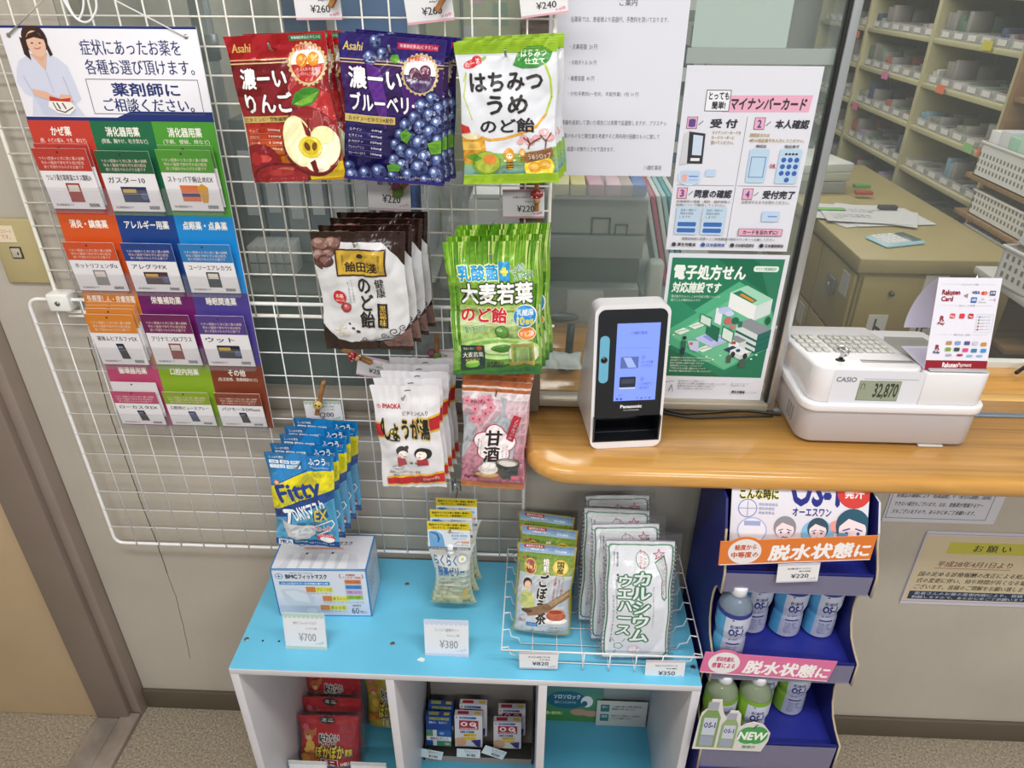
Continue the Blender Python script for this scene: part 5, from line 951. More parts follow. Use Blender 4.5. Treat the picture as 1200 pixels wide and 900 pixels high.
# ---- tray with plaster boxes, middle compartment
tr = thing('display_tray', 'open grey and black card tray holding small boxes in the middle compartment', 'tray', T(.803, 0, ZF))
CB = M('#8f8a86', .7); DK = M('#2a2926', .6)
ty0, ty1, tw = -.126, .004, .131
MB().box(-tw, ty0, .0, tw, ty1, .003, CB).build('tray_base', tr); MB().box(-tw, ty1-.003, .003, tw, ty1, .17, CB).build('tray_back', tr)
MB().box(-tw, ty0, .003, tw, ty0+.003, .018, CB).build('tray_front', tr)
for s in (-1, 1): MB().prism([(ty0, .003), (ty1-.003, .003), (ty1-.003, .15), (ty1-.05, .06), (ty0, .018)], s*tw-(.003 if s > 0 else 0), s*tw+(0 if s > 0 else .003), 'x', DK).build('tray_side', tr)
MB().box(-tw+.004, ty0+.004, .003, tw-.004, ty0+.034, .024, DK).build('dark_step', tr)
def art_oq(w, h):
    A = Art(w, h, .35, base=3e-4); A.rect(0, 0, 100, 100, '#d6d4da'); A.rect(0, 0, 100, 8, '#cfd0d8'); A.ell(8, 7, 3, '#b02a38'); A.rect(18, 4, 78, 11, '#2a5a9c'); A.text('救急ばんそうこう', 22, 5.4, 60, 9.6, '#e3e9f2', res=1)
    A.rect(16, 15, 86, 44, '#a81d34'); A.ell(34, 27, 12, '#efeaea', 10); A.ell(34, 27, 6, '#a81d34', 6); A.ell(66, 27, 12, '#efeaea', 10); A.ell(66, 27, 6, '#a81d34', 6); A.line([(66, 27), (79, 37)], 5, '#efeaea'); A.text('WOUND PLASTER', 20, 38.5, 82, 42.4, '#f0dfe0', .03, res=1)
    A.rect(20, 48, 70, 55, '#23418c'); A.text('キズ救急バン', 22, 49, 66, 54, '#dfe6f2', .02, res=1); A.poly([(30, 58), (78, 57), (78, 65), (34, 66)], '#e0c21e'); A.poly([(24, 68), (76, 68), (76, 76), (24, 77)], '#e0c21e'); A.ell(18, 84, 24, '#d3a787', 20); A.poly([(58, 78), (94, 74), (92, 98), (82, 98)], '#3a3480'); A.text('素肌タイプ', 34, 60, 70, 64, '#3b3320', .02, res=1); A.text('30枚入', 72, 90, 92, 95, '#2c3458', .02, res=1)
    return A
def art_patch(w, h):
    A = Art(w, h, .35, base=3e-4); A.rect(0, 0, 100, 100, '#1f3f8c'); A.rect(14, 4, 92, 12, '#a3a85a'); A.text('高い密着感・防水', 18, 5.4, 88, 10.8, '#28301c', .02, res=1); A.text('救急バン', 12, 17, 40, 25, '#c9d6ec', .03, res=1); A.text('防水タイプ', 52, 17, 84, 25, '#c9d6ec', .02, res=1)
    A.rect(0, 46, 26, 72, '#5c8a72'); A.rect(26, 46, 42, 100, '#d3d7dc'); A.rect(42, 46, 100, 68, '#2a5aa6'); A.ell(62, 57, 10, '#7fa6cc', 7); A.rect(0, 68, 100, 82, '#dcdfe2'); A.text('指用ばんそうこう', 16, 71, 88, 79, '#26282c', .03, res=1); A.rect(0, 82, 24, 100, '#1f4f9c'); A.rect(42, 82, 100, 100, '#3f8a6c'); A.ell(84, 92, 12, '#c99a86', 6)
    return A
def small_box(name, lab, cat, art, w, h, d, x, y, z, rz, lean, side, grp):
    r = thing(name, lab, cat, T(x, y, z) @ RZ(rz) @ RX(lean), grp); MB().box(-w/2, 0, 0, w/2, d, h, M(side, .4), .0006).build('carton', r); art(w, h).build(r, T(0, 0, h/2)); 
    A = Art(w, d, .4, base=3e-4); A.rect(0, 0, 100, 100, '#cfc9cf' if art is art_oq else '#27488f'); A.rect(10, 20, 50, 80, '#a81d34' if art is art_oq else '#a3a85a'); A.rect(70, 24, 92, 76, '#c9b73c'); A.build(r, T(0, d/2, h) @ RX(-PI/2)); return r
bz = ZF+.030; G1, G2 = 'white and red plaster boxes', 'blue plaster boxes'
o1 = small_box('plaster_box', 'white plaster box with a red field and thumb picture, centre front of the tray', 'box', art_oq, .066, .098, .016, .779, -.105, bz, 0, -.16, '#cfced6', G1)
dup(o1, o1.matrix_basis.copy() @ T(.009, .030, .004), 'white plaster box behind the centre front one in the tray', G1)
o2 = small_box('plaster_box', 'white and red plaster box lying back, front right of the tray', 'box', art_oq, .066, .078, .018, .872, -.105, bz, .02, -.22, '#cfced6', G1)
dup(o2, o2.matrix_basis.copy() @ T(.010, .036, .006), 'white plaster box behind the front right one in the tray', G1)
o3 = small_box('plaster_box', 'blue and green plaster box, front left of the tray', 'box', art_patch, .060, .092, .016, .707, -.105, bz, -.02, -.16, '#1f3f8c', G2)
dup(o3, o3.matrix_basis.copy() @ T(.002, .024, .010), 'blue plaster box behind the front left one in the tray', G2)
def clip_tag(lab, px, py, rot, price, l):
    p = at(px, py, ty0-.004); r = thing('price_slip', lab, 'price tag', T(p.x, ty0-.0035, max(p.z, ZF+.014)) @ RY(rot) @ RX(-.2), 'clipped price slips'); w, h = .056, .025
    MB().box(-w/2, -.0004, -h/2, w/2, .0004, h/2, M('#c9d6dc', .5)).build('slip', r); A = Art(w, h, .5, base=6e-4); A.text(l, 40, 14, 92, 28, '#3a4a50', .01, res=1); A.text('ばんそうこう', 50, 34, 90, 46, '#3a4a50', .01, res=1); A.text('¥'+price, 42, 56, 80, 86, '#2c3338', .03); A.build(r)
    MB().tube([(-w*.16, -.001, h*.28), (-w*.16, -.0012, h*.62), (-w*.06, -.0012, h*.62), (-w*.06, -.001, h*.1), (-w*.12, -.001, h*.1), (-w*.12, -.001, h*.5)], .0004, CHROME, 6).build('paper_clip', r); return r
clip_tag('pale price slip with paper clip under the blue plaster boxes', 505, 884, .22, '190', '指用バン')
clip_tag('pale price slip with paper clip under the centre plaster boxes', 549, 883, .03, '180', 'OQバン')
clip_tag('tilted pale price slip with paper clip under the right plaster boxes', 579, 882, .45, '200', 'OQバンM')
# ---- leaflets, right compartment
lf = thing('leaflet', 'green leaflet with cupped hands standing at the back of the right compartment', 'leaflet', T(1.03, -.004, ZF) @ RX(-.03))
MB().box(-.073, -.001, 0, .075, .001, .20, M('#4f8f62', .45)).build('sheet', lf)
A = Art(.148, .2, .4, base=.0013); A.rect(0, 0, 100, 60, '#4f7f78'); A.grad(0, 50, 100, 100, '#4f8f78', '#3c7a3c', 5); A.ell(40, 60, 34, '#1f5f78', 22); A.text('ソロソロック', 18, 50, 62, 58, '#d9e6ea', .03); A.text('飲みごこちさわやか', 20, 62, 56, 67, '#b9d2d9', .01, res=1); A.ell(74, 62, 10, '#dfe6ea', 14); A.ell(70, 66, 5, '#2a5f74', 7); A.text('お薬の副作用に', 2, 82, 34, 88, '#cfe08a', .03, res=1)
for x, y, r in ((62, 82, 15), (82, 84, 14), (95, 84, 9)): A.ell(x, y, r, '#b08a76', r*.55)
A.build(lf, T(.001, 0, .1))
lc = thing('info_sheet', 'white rounded card with two teal squares in the right compartment', 'card', T(1.154, -.013, ZF) @ RX(-.05))
MB().box(-.063, -.001, 0, .063, .001, .09, M('#b9bdba', .5), .0008).build('sheet', lc)
A = Art(.126, .09, .5, base=.0013); A.rect(8, 14, 25, 42, '#2c6c74'); A.rect(8, 52, 25, 80, '#2c6c74'); A.text('使い', 11, 18, 22, 28, '#c9dcdc', .02, res=1); A.text('保管', 11, 56, 22, 66, '#c9dcdc', .02, res=1); A.lines(['この商品に関するお問い合わせは', '薬剤師にお申し出ください', ''], 30, 14, 88, 46, '#3a4240', .01); A.lines(['使用上のご注意をよくお読みの', 'うえでご使用ください', ''], 30, 52, 88, 84, '#3a4240', .01); A.build(lc, T(0, 0, .045))
# ---------------------------------------------------------------- drink display stand with bottles
NB = M('#1c2372', .5); NB2 = M('#232a86', .42); CARD = M('#b3a58c', .8); WC = M('#c9ccd8', .55); STRIP = M('#8d8aa6', .12, alpha=.55)
SX0, SX1 = 1.252, 1.515
ds = thing('display_stand', 'tall dark blue cardboard display stand with three tiers of bottles, beside the shelf box', 'display stand', T(0, 0, 0))
def side_profile():
    p = [(-.02, 0), (-.02, .916), (-.172, .916), (-.198, .87), (-.205, .85), (-.228, .815), (-.234, .80), (-.236, .757)]
    p += [(-.214, .752), (-.203, .738), (-.197, .716), (-.198, .69), (-.207, .66), (-.222, .638), (-.246, .626)]
    p += [(-.266, .620), (-.269, .566)]
    p += [(-.240, .560), (-.229, .545), (-.224, .525), (-.225, .50), (-.234, .47), (-.250, .448), (-.272, .436)]
    p += [(-.300, .430), (-.304, .350), (-.308, 0)]
    return p
for x, nm in ((SX0, 'side_wall'), (SX1-.004, 'side_wall')):
    MB().prism(side_profile(), x+(.0008 if x > 1.4 else 0), x+.004-(0 if x > 1.4 else .0008), 'x', NB if x < 1.4 else WC).build(nm, ds)
    MB().prism(side_profile(), x if x > 1.4 else x+.0032, x+.0008 if x > 1.4 else x+.004, 'x', NB).build('side_lining', ds)
ed = side_profile()[3:]
for x in (SX0+.002, SX1-.002): MB().tube([(x, a-.0005, b) for a, b in ed[:-1]], .0022, CARD, 6).build('cardboard_edge', ds)
for z, yf in ((.79, -.226), (.595, -.260), (.40, -.294)):
    MB().box(SX0+.004, yf, z, SX1-.004, -.02, z+.004, NB2).build('tier_floor', ds)
MB().box(SX0+.004, -.024, 0, SX1-.004, -.020, .91, NB).build('back_wall', ds)
for z0_, z1_, yf in ((.757, .803, -.228), (.568, .618, -.262), (.350, .428, -.296)):
    MB().box(SX0+.002, yf-.003, z0_, SX1-.006, yf, z1_, NB).build('tier_lip', ds)
    MB().box(SX0+.004, yf-.0062, z0_, SX1-.008, yf-.0055, z1_-.002, STRIP).build('clear_strip', ds)
fp = MB().box(SX0+.001, -.306, 0, SX1-.005, -.302, .352, NB); fp.build('front_panel', ds)
A = Art(.262, .352, .4); A.text('経口補水液', 36, 3.5, 76, 12, '#e6e8f0', .03, sk=.1); A.text('OS-1', 20, 15, 84, 42, '#e6e8f0', .05); A.text('オーエスワン', 32, 46, 72, 52, '#e6e8f0', .03); A.build(ds, T((SX0+SX1)/2-.002, -.306, .176))
def banner(name, lab, TLp, TRp, BLp, BRp, y, main, circ1, circ2, col, colt):
    pos, w, h, roll = hq(TLp, TRp, BLp, BRp, y); t = thing(name, lab, 'banner', T(*pos) @ RY(roll), 'shelf banners')
    cx = -w/2+w*.165; R = h*.60; pts = [(-w/2, 0), (w/2-.004, 0), (w/2, h)]
    a1 = math.acos(min(1, (h-h*.55)/R)); 
    for k in range(13): a = PI/2-a1+2*a1*k/12; pts.append((cx+R*math.cos(a), h*.55+R*math.sin(a)))
    pts += [(-w/2+.001, h)]
    MB().prism(pts, -.0008, .0008, 'y', M(col, .4)).build('board', t)
    A = Art(w, h, .4, base=.001); A.ell(16.5, 45, R*.86/w*100, '#e9e4e6', n=32); A.text(circ1, 10, 16, 24, 38, colt, .04, res=1); A.text(circ2, 8, 46, 25.5, 70, colt, .04, res=1)
    A.text(main, 33, 24, 86, 86, '#f6f1f2', .05, sk=.12); A.text('に', 88, 36, 97, 82, '#f6f1f2', .04, sk=.1); A.line([(1, 97), (98, 97)], .8, '#f0e2e4'); A.build(t, T(0, 0, h/2), clip=False); return t
banner('stage_banner', 'orange banner with white lettering and a round white field, top tier', (845, 628), (1026, 634), (842, 657), (1021, 661), -.238, '脱水状態', '軽度から', '中等度の', '#dd7a33', '#c8582c')
banner('stage_banner', 'pink banner with white lettering and a round white field, middle tier', (826, 767), (982, 772), (818, 790), (973, 796), -.272, '脱水状態', '感染性腸炎、', '感冒による', '#d9709f', '#c2487c')
# header card at the top
hp, hw, hh, hr = hq((848, 545), (1024, 550), (850, 655), (1026, 660), -.175)
hc = thing('header_card', 'white header card with tired cartoon faces behind the orange banner', 'sign', T(1.383, -.20, .824) @ RX(-.42))
hw, hh = .236, .14
MB().box(-hw/2, 0, 0, hw/2, .002, hh, M('#dcdbe6', .4)).build('board', hc)
A = Art(hw, hh, .4, base=3e-4); A.text('こんな時に', 6, 22, 34, 34, '#2a2a20', .05, out='#e6df6a', ow=.06); A.text('OS-1', 44, 4, 78, 40, '#1d2680', .05); A.ell(89, 22, 12.5, '#cc3a33'); A.text('発汗', 82, 18, 96, 30, '#f3e6e6', .03)
A.text('オーエスワン', 45, 44, 73, 54, '#1d2680', .03); A.ell(12, 46, 7, '#7a84b8'); A.ell(12, 46, 6.3, '#dcdbe6'); A.line([(5, 46), (19, 46)], .5, '#7a84b8'); A.line([(12, 37), (12, 56)], .5, '#7a84b8'); A.lines(['特別用途食品', '個別評価型', '病者用食品'], 20, 38, 34, 54, '#8a90bc')
A.ell(16, 74, 11, '#a9b4dc', 10); A.ell(16, 74, 10, '#e2e4f0', 9); A.rect(10, 62, 22, 68, '#9aa6d2')
def face(x, y, r, hair, skin, sick='#3a6ab8'):
    A.ell(x, y-r*.1, r*1.18, hair, r*1.25); A.ell(x, y+r*.45, r*.95, skin, r*.95); A.poly([(x-r*.95, y), (x-r*.3, y-r*1.0), (x+r*1.0, y-r*.2), (x+r*.6, y-r*1.6), (x-r*.7, y-r*1.6)], hair)
    A.line([(x-r*.65, y+r*.45), (x-r*.2, y+r*.2)], r*.1, '#3a4a8c'); A.line([(x+r*.2, y+r*.2), (x+r*.65, y+r*.45)], r*.1, '#3a4a8c'); A.ell(x-r*.4, y+r*.8, r*.12, '#3a5a9c'); A.ell(x+r*.4, y+r*.8, r*.12, '#3a5a9c'); A.line([(x-r*.3, y+r*1.75), (x-r*.1, y+r*1.6), (x+r*.1, y+r*1.75), (x+r*.3, y+r*1.6)], r*.1, '#3a4a8c')
face(40, 70, 7, '#8a8c98', '#eddde0'); A.ell(64, 76, 12, '#7fc0e6', 11); face(64, 70, 6.6, '#2f5064', '#eddde0'); A.ell(77, 66, 4.5, '#e89a94'); face(89, 66, 10.5, '#24546a', '#eddade'); A.rrect(78, 74, 86, 92, '#5f9ad2', 2); A.build(hc, T(0, 0, hh/2))
price_tag('220 yen price tag on the clear strip under the orange banner', (912.5, 659), (961, 661.5), (910, 680), (957, 683.5), -.240, '220', '経口補水液 オーエスワン', '税込価格', '#c9c6d6')
# ---- bottles
def bottle(lab, x, y, z, rz, kind, lean=0):
    t = thing('drink_bottle', lab, 'bottle', T(x, y, z) @ RZ(rz) @ RX(lean), 'clear drink bottles with blue labels' if kind == 'b' else 'drink bottles with green labels')
    PET = M('#9fb0c4' if kind == 'b' else '#a9b89c', .08, alpha=.45); main = '#27357f' if kind == 'b' else '#6f9a2c'; side_ = '#4f9fd0' if kind == 'b' else '#7fae2f'
    prof = [(.026, 0), (.029, .004), (.029, .03), (.028, .048), (.0255, .056), (.028, .066), (.0305, .078), (.0305, .112), (.029, .122), (.024, .134), (.0165, .143), (.012, .147), (.012, .152)]
    MB().lathe(prof, PET, 28).build('body', t)
    MB().lathe([(.0135, .149), (.0145, .150), (.0145, .1655), (.0135, .1675), (.006, .168)], M('#dcdfe6', .4), 24).build('cap', t)
    lb = MB(); lp = [(r+.0006, h) for r, h in [(.029, .005), (.029, .03), (.028, .048), (.0255, .056), (.028, .066), (.0305, .078), (.0305, .112), (.0292, .121)]]
    n = 40; mats = {}
    for i in range(len(lp)-1):
        for k in range(n):
            a0, a1 = 2*PI*k/n-PI/2, 2*PI*(k+1)/n-PI/2; d = (k+.5)/n; d = d if d < .5 else d-1
            c = main if i == len(lp)-2 else (side_ if (-.22 < d < -.09) else ('#c3c9dd' if abs(d) < .2 else main)); c = '#a9adc6' if (c == '#c3c9dd' and i < 3) else c
            q = [(lp[j][0]*math.cos(a), lp[j][0]*math.sin(a), lp[j][1]) for j, a in ((i, a0), (i, a1), (i+1, a1), (i+1, a0))]; lb.add(q, [(0, 1, 2, 3)], M(c, .35), True)
    lb.build('label_sleeve', t, fix=False)
    A = Art(.05, .116, .35, base=2e-4); A.text('経口補水液', 32, 20, 76, 27, '#2a3272', .02, res=1); A.text('OS-1', 30, 29, 80, 44, '#1d2680', .05); A.text('オーエスワン', 36, 46, 66, 49, '#3a4286', .01, res=1); A.ell(38, 55, 5, '#4a5290'); A.ell(38, 55, 4, '#c3c9dd'); A.text('消費者庁許可', 48, 53, 74, 57, '#4a5290', res=1); A.rect(28, 62, 80, 64.4, '#27306f')
    A.lines(['特別用途食品・病者用食品', '本品は軽度から中等度の', '脱水状態の方の水・電解質を', '補給する食品です', '内容量280ml'], 30, 68, 78, 92, '#5a6092'); A.ell(38, 10, 4, '#1d2a4c', 3)
    if kind == 'g': A.ell(76, 50, 6, '#4f8a3a', 4)
    rad = lambda z: next((r0+(r1-r0)*(z-h0)/(h1-h0) for (r0, h0), (r1, h1) in zip(lp, lp[1:]) if h0 <= z <= h1), lp[-1][0])
    def sf(x, z, lay):
        zz = z+.058+.005; r = rad(zz)+lay+1e-4; a = x/.0305-PI/2; return Vector((r*math.cos(a), r*math.sin(a), zz))
    A.mb(sf, [-.02+.005*k for k in range(9)], [-.058+.0116*k for k in range(1, 10)]).build('print', t, fix=False); return t
first = {}
def put(lab, x, y, z, rz, kind, lean=0):
    if kind not in first: first[kind] = bottle(lab, x, y, z, rz, kind, lean)
    else: dup(first[kind], T(x, y, z) @ RZ(rz) @ RX(lean), lab)
zt2, zt3 = .5995, .4045
put('blue labelled drink bottle standing forward, leftmost on the middle tier', 1.288, -.226, zt2, -.1, 'b')
put('blue labelled drink bottle partly behind the leftmost one, middle tier', 1.347, -.160, zt2, .02, 'b')
put('blue labelled drink bottle in the middle of the back row, middle tier', 1.411, -.166, zt2, -.05, 'b')
put('blue labelled drink bottle, rightmost on the middle tier', 1.475, -.165, zt2, -.08, 'b')
put('green labelled drink bottle, leftmost on the bottom tier behind the cut-out', 1.287, -.256, zt3, -.1, 'g')
put('green labelled drink bottle, second from left on the bottom tier', 1.350, -.256, zt3, -.05, 'g')
put('green labelled drink bottle in the back row, third from left on the bottom tier', 1.386, -.190, zt3, .05, 'g')
put('green labelled drink bottle, rightmost on the bottom tier', 1.449, -.193, zt3, -.1, 'g')
# cut-out sign NEW
cp_ = at(811, 877, -.304); cu = thing('cutout_sign', 'white cut-out sign with two printed bottles and a green apple reading NEW', 'sign', T(cp_.x+.002, -.304, cp_.z))
pts = [(-.002, 0), (.128, 0), (.136, .022), (.136, .038), (.122, .052), (.112, .056), (.100, .058), (.088, .054), (.078, .048), (.074, .072), (.068, .078), (.054, .078), (.048, .066), (.044, .070), (.038, .082), (.034, .098), (.016, .098), (.012, .082), (.002, .072), (.0, .06)]
MB().prism([(x, z*1.5) for x, z in pts], -.0008, .0008, 'y', M('#d9d6d4', .45)).build('board', cu)
A = Art(.14, .15, .4, base=.001)
def mini(x, y0_, y1_, w, c):
    A.rect(x-w*.28, y0_, x+w*.28, y0_+(y1_-y0_)*.16, '#a3a6b4'); A.poly([(x-w*.28, y0_+(y1_-y0_)*.17), (x+w*.28, y0_+(y1_-y0_)*.17), (x+w/2, y0_+(y1_-y0_)*.32), (x+w/2, y1_), (x-w/2, y1_), (x-w/2, y0_+(y1_-y0_)*.32)], c); A.rect(x-w*.34, y0_+(y1_-y0_)*.34, x+w*.36, y0_+(y1_-y0_)*.72, '#c6cbdc'); A.text('OS-1', x-w*.3, y0_+(y1_-y0_)*.44, x+w*.3, y0_+(y1_-y0_)*.56, '#1d2680', .07, res=1); A.rect(x-w*.34, y0_+(y1_-y0_)*.74, x+w*.36, y1_-3, '#9aa0b8')
mini(16, 6, 95, 25, '#7a9a5c'); mini(43, 26, 95, 22, '#8fa878')
A.ell(70, 68, 14, '#3f9a4c', 18); A.ell(82, 67, 14, '#3f9a4c', 18.5); A.line([(75, 53), (79, 46)], 1.6, '#2a3a4c'); A.text('NEW', 58, 61, 94, 76, '#f0f4ee', .08, sk=.1); A.text('無果汁', 66, 88, 84, 94, '#5a8a5c', .02, res=1); A.build(cu, T(.068, 0, .075), clip=False)
# ---------------------------------------------------------------- things on the counter
def boolean(a, b, mode='DIFFERENCE'):
    oa = bpy.data.objects.new('ba', a.mesh()); ob = bpy.data.objects.new('bb', b.mesh())
    for o in (oa, ob):
        COL.objects.link(o); q = bmesh.new(); q.from_mesh(o.data); bmesh.ops.recalc_face_normals(q, faces=q.faces); q.to_mesh(o.data); q.free()
    m = oa.modifiers.new('b', 'BOOLEAN'); m.operation = mode; m.object = ob; m.solver = 'EXACT'
    bpy.context.view_layer.update(); dg = bpy.context.evaluated_depsgraph_get(); me = bpy.data.meshes.new_from_object(oa.evaluated_get(dg))
    for o in (oa, ob): bpy.data.objects.remove(o)
    return me
def rpoly(w, h, r, n=6, cx=0, cz=0):
    q = []
    for sx, sz, a in ((1, 1, 0), (-1, 1, 90), (-1, -1, 180), (1, -1, 270)):
        for k in range(n+1): t = math.radians(a+k*90/n); q.append((cx+sx*(w/2-r)+r*math.cos(t), cz+sz*(h/2-r)+r*math.sin(t)))
    return q
# card reader
PW = M('#e2e0e4', .3); PBK = M('#17191e', .22)
rw, rh, la = .129, .266, .12
rd_ = thing('card_reader', 'white framed black card reader with a lit lilac screen, on the wooden counter', 'card reader', T(1.083, -.088, ZR+.0005) @ RZ(.125))
body = MB(); b = bmesh.new(); n0 = rpoly(rw, rh, .016); vf, vb = [], []
for x, z in n0:
    zz = z+rh/2; vf.append(b.verts.new((x, math.tan(la)*zz, zz)))
for x, z in n0:
    zz = z+rh/2; f = zz/rh; vb.append(b.verts.new((x*.985, .155-.085*f, zz*(.99))))
b.faces.new(vf); b.faces.new(list(reversed(vb)))
for i in range(len(n0)): b.faces.new([vf[i], vb[i], vb[(i+1) % len(n0)], vf[(i+1) % len(n0)]])
bmesh.ops.recalc_face_normals(b, faces=b.faces); body.bm(b, PW, True)
cut = MB().box(-.0605, -.02, .014, .0605, .085, .063, PBK)
me = boolean(body, cut); o = bpy.data.objects.new('shell', me); COL.objects.link(o); o.parent = rd_
for p_ in me.polygons: p_.use_smooth = False
FR = RX(-la)
MB().prism(rpoly(rw-.012, rh-.012, .013, 6, 0, rh/2), -.0012, -.0002, 'y', PBK).build('shell_rim', rd_, FR) if False else None
fpn = MB().prism([(x, z) for x, z in rpoly(rw-.011, rh-.011, .013, 6, 0, rh/2) if z > .066]+[(-(rw-.011)/2, .066), ((rw-.011)/2, .066)][::1], -.0014, .0006, 'y', PBK)
pts = [p for p in rpoly(rw-.011, rh-.011, .013, 6, 0, rh/2) if p[1] > .1]; pts = sorted([p for p in pts if p[0] > 0], key=lambda p: p[1])+sorted([p for p in pts if p[0] <= 0], key=lambda p: -p[1]); pts = [((rw-.011)/2, .064)]+pts+[(-(rw-.011)/2, .064)]
MB().prism(pts, -.0014, .0006, 'y', PBK).build('front_panel', rd_, FR)
lw = MB(); lw.box(-.0605, .0008, .0135, -.0575, .084, .0635, PBK).box(.0575, .0008, .0135, .0605, .084, .0635, PBK).box(-.0575, .0008, .0135, .0575, .084, .0155, PBK).box(-.0575, .03, .0155, .0575, .084, .0165, PBK).box(-.0575, .080, .0155, .0575, .084, .0635, PBK).box(-.0575, .012, .0615, .0575, .084, .0635, PBK)
lw.build('card_slot', rd_); MB().box(-.045, .05, .04, .03, .0795, .0605, M('#1e2126', .3), .003).build('slot_step', rd_)
MB().prism([(-.066, 0), (-.066, .002)]+[(x, z) for x, z in ((0, .0135), )], 0, 0, 'y', PBK) if False else None
cs_ = MB().prism(rpoly(.0165, .086, .008, 6, -.0465, .172), -.0024, -.0012, 'y', M('#6aaecb', .35)).build('camera_strip', rd_, FR)
MB().lathe([(.0056, -.0034), (.0056, -.002)], M('#0c0d10', .1), 20, (-.0465, 0, .172), 'y').build('lens', cs_)
MB().box(-.0265, -.0022, .094, .0475, -.0012, .236, M('#6f86e0', .3, emit=.62)).build('screen', rd_, FR)
A = Art(.074, .142, .3, base=.0024); E_ = lambda c, e=.5: M(c, .3, emit=e)
A.text('八幡町薬局', 32, 10, 70, 14, E_('#46588f', .3)); A.line([(8, 31), (84, 31)], .5, E_('#5a70b4', .3)); A.rect(12, 42, 54, 57, E_('#5064a0', .3)); A.poly([(18, 43), (36, 43), (50, 56), (30, 56)], E_('#8c9ed6', .5)); A.text('①', 61, 41, 69, 46, E_('#46588f', .3)); A.lines(['カードを置', 'いて下さい'], 61, 47, 88, 57, E_('#46588f', .3))
A.rrect(12, 68, 50, 82, E_('#23283c', .1), 3); A.rect(16, 71, 46, 77, E_('#3c4254', .1)); A.rect(12, 82, 50, 84, E_('#a9b4da', .5)); A.text('②', 61, 69, 69, 74, E_('#46588f', .3)); A.lines(['この向きで', 'おきます'], 61, 75, 88, 86, E_('#46588f', .3))
A.text('戻る', 12, 91, 20, 93, E_('#46588f', .3)); A.rect(6, 96, 11, 98.6, E_('#2a4cc0', .3)); A.rect(15, 96, 20, 98.6, E_('#2a4cc0', .3)); A.text('▸ ▪ ◂ ▪', 55, 95.6, 88, 98, E_('#46588f', .3)); A.build(rd_, FR @ T(.0105, 0, .165))
A = Art(.04, .014, .4, base=.0016); A.text('Panasonic', 2, 4, 96, 46, '#e4e6ea', .06); A.text('XC-STFCR1J-MN', 16, 66, 84, 92, '#b9bcc4', .02, res=1); A.build(rd_, FR @ T(.006, 0, .079), name='lettering')
# cash register
RG = M('#b3acad', .35); RW = M('#e6e4e8', .28); RK = M('#c9c7c2', .4)
def rfoot(x0, y0, x1, y1, rf, rb):
    q = []
    for cx, cy, r, a in ((x1-rb, y1-rb, rb, 0), (x0+rb, y1-rb, rb, 90), (x0+rf, y0+rf, rf, 180), (x1-rf, y0+rf, rf, 270)):
        for k in range(9): t = math.radians(a+k*11.25); q.append((cx+r*math.cos(t), cy+r*math.sin(t)))
    return q
rx0, rx1, ry0, ry1 = 0, .322, 0, .262
cr_ = thing('cash_register', 'white and grey cash register with an LCD reading 32,870 on the counter', 'cash register', T(1.3915, -.064, ZR+.0005))
def shear(mb_, z1, k):
    mb_.v = [(x, y, z-(y-ry0)*k if z > z1 else z) for x, y, z in mb_.v]; return mb_
MB().prism(rfoot(rx0+.006, ry0+.004, rx1-.006, ry1-.002, .028, .012), .0055, .070, 'z', RG, .003, True).build('drawer_base', cr_)
MB().prism(rfoot(rx0, ry0, rx1, ry1, .030, .014), .0705, .086, 'z', RW, .003, True).build('rim', cr_)
u1 = shear(MB().prism(rfoot(rx0+.010, ry0+.007, .197, ry1-.006, .026, .010), .086, .158, 'z', RW, .004, True), .12, .15); u1.build('keyboard_housing', cr_)
# the printer housing keeps square inner corner
pq = [(.1975, ry0+.007), (.292, ry0+.007)]+[(.292+.02*math.sin(a*PI/16), ry0+.027-.02*math.cos(a*PI/16)) for a in range(1, 9)]+[(.312, ry1-.02), (.306, ry1-.008), (.1975, ry1-.008)]
shear(MB().prism(pq, .086, .152, 'z', RW, .003, True), .12, .15).build('printer_housing', cr_)
MB().box(.203, ry0+.0085, .1515, .302, ry0+.03, .155, M('#b4b7bc', .15), .002).build('paper_cover', cr_)
SH = Matrix.Rotation(-math.atan(.15), 4, 'X'); TOP = lambda x, y, d=0: T(x, y, .158-(y-ry0)*.15+d) @ SH
gc = MB(); gc.prism([(.168, .10), (.22, .05), (.285, .05), (.285, .20), (.21, .20)], .0, .002, 'z', M('#a6a8a4', .1)); gc.v = [(x, y, .1535-(y-ry0)*.15+z) for x, y, z in gc.v]; gc.build('receipt_window', cr_)
ks = MB(); kk = [(.022, .088, 3, 4, '#c4c4be'), (.073, .088, 4, 4, '#b6b6b0'), (.128, .088, 4, 4, '#c4c4be')]
for gx0, gy0, nx_, ny_, c in kk:
    for i in range(nx_):
        for j in range(ny_):
            x = gx0+i*.0145*(.92 if nx_ == 4 else 1.05); y = gy0+j*.0255
            MB().box(-.0055, -.0095, 0, .0055, .0095, .0035, M(c, .45), .001, 1).build('key', cr_, TOP(x+.006, y+.01, .0004))
MB().box(-.045, -.006, -.0002, .045, .006, .0008, M('#8f928e', .25), .0005).build('operator_display', cr_, TOP(.145, .043, .0003))
MB().lathe([(.008, -.001), (.008, .0015), (.006, .002)], BLK, 18, (0, 0, 0)).build('key_lock', cr_, TOP(.064, .045))
ky = thing('register_key', 'small metal keys hanging in the register lock', 'keys', cr_.matrix_basis @ TOP(.064, .045, .002) @ RX(.5) @ RZ(.6))
MB().box(-.0012, -.004, 0, .0012, .004, .018, CHROME, .0004).build('key_blade', ky); MB().lathe([(.0095, -.0009), (.0095, .0009)], CHROME, 18, (0, 0, .021), 'x').build('key_head', ky)
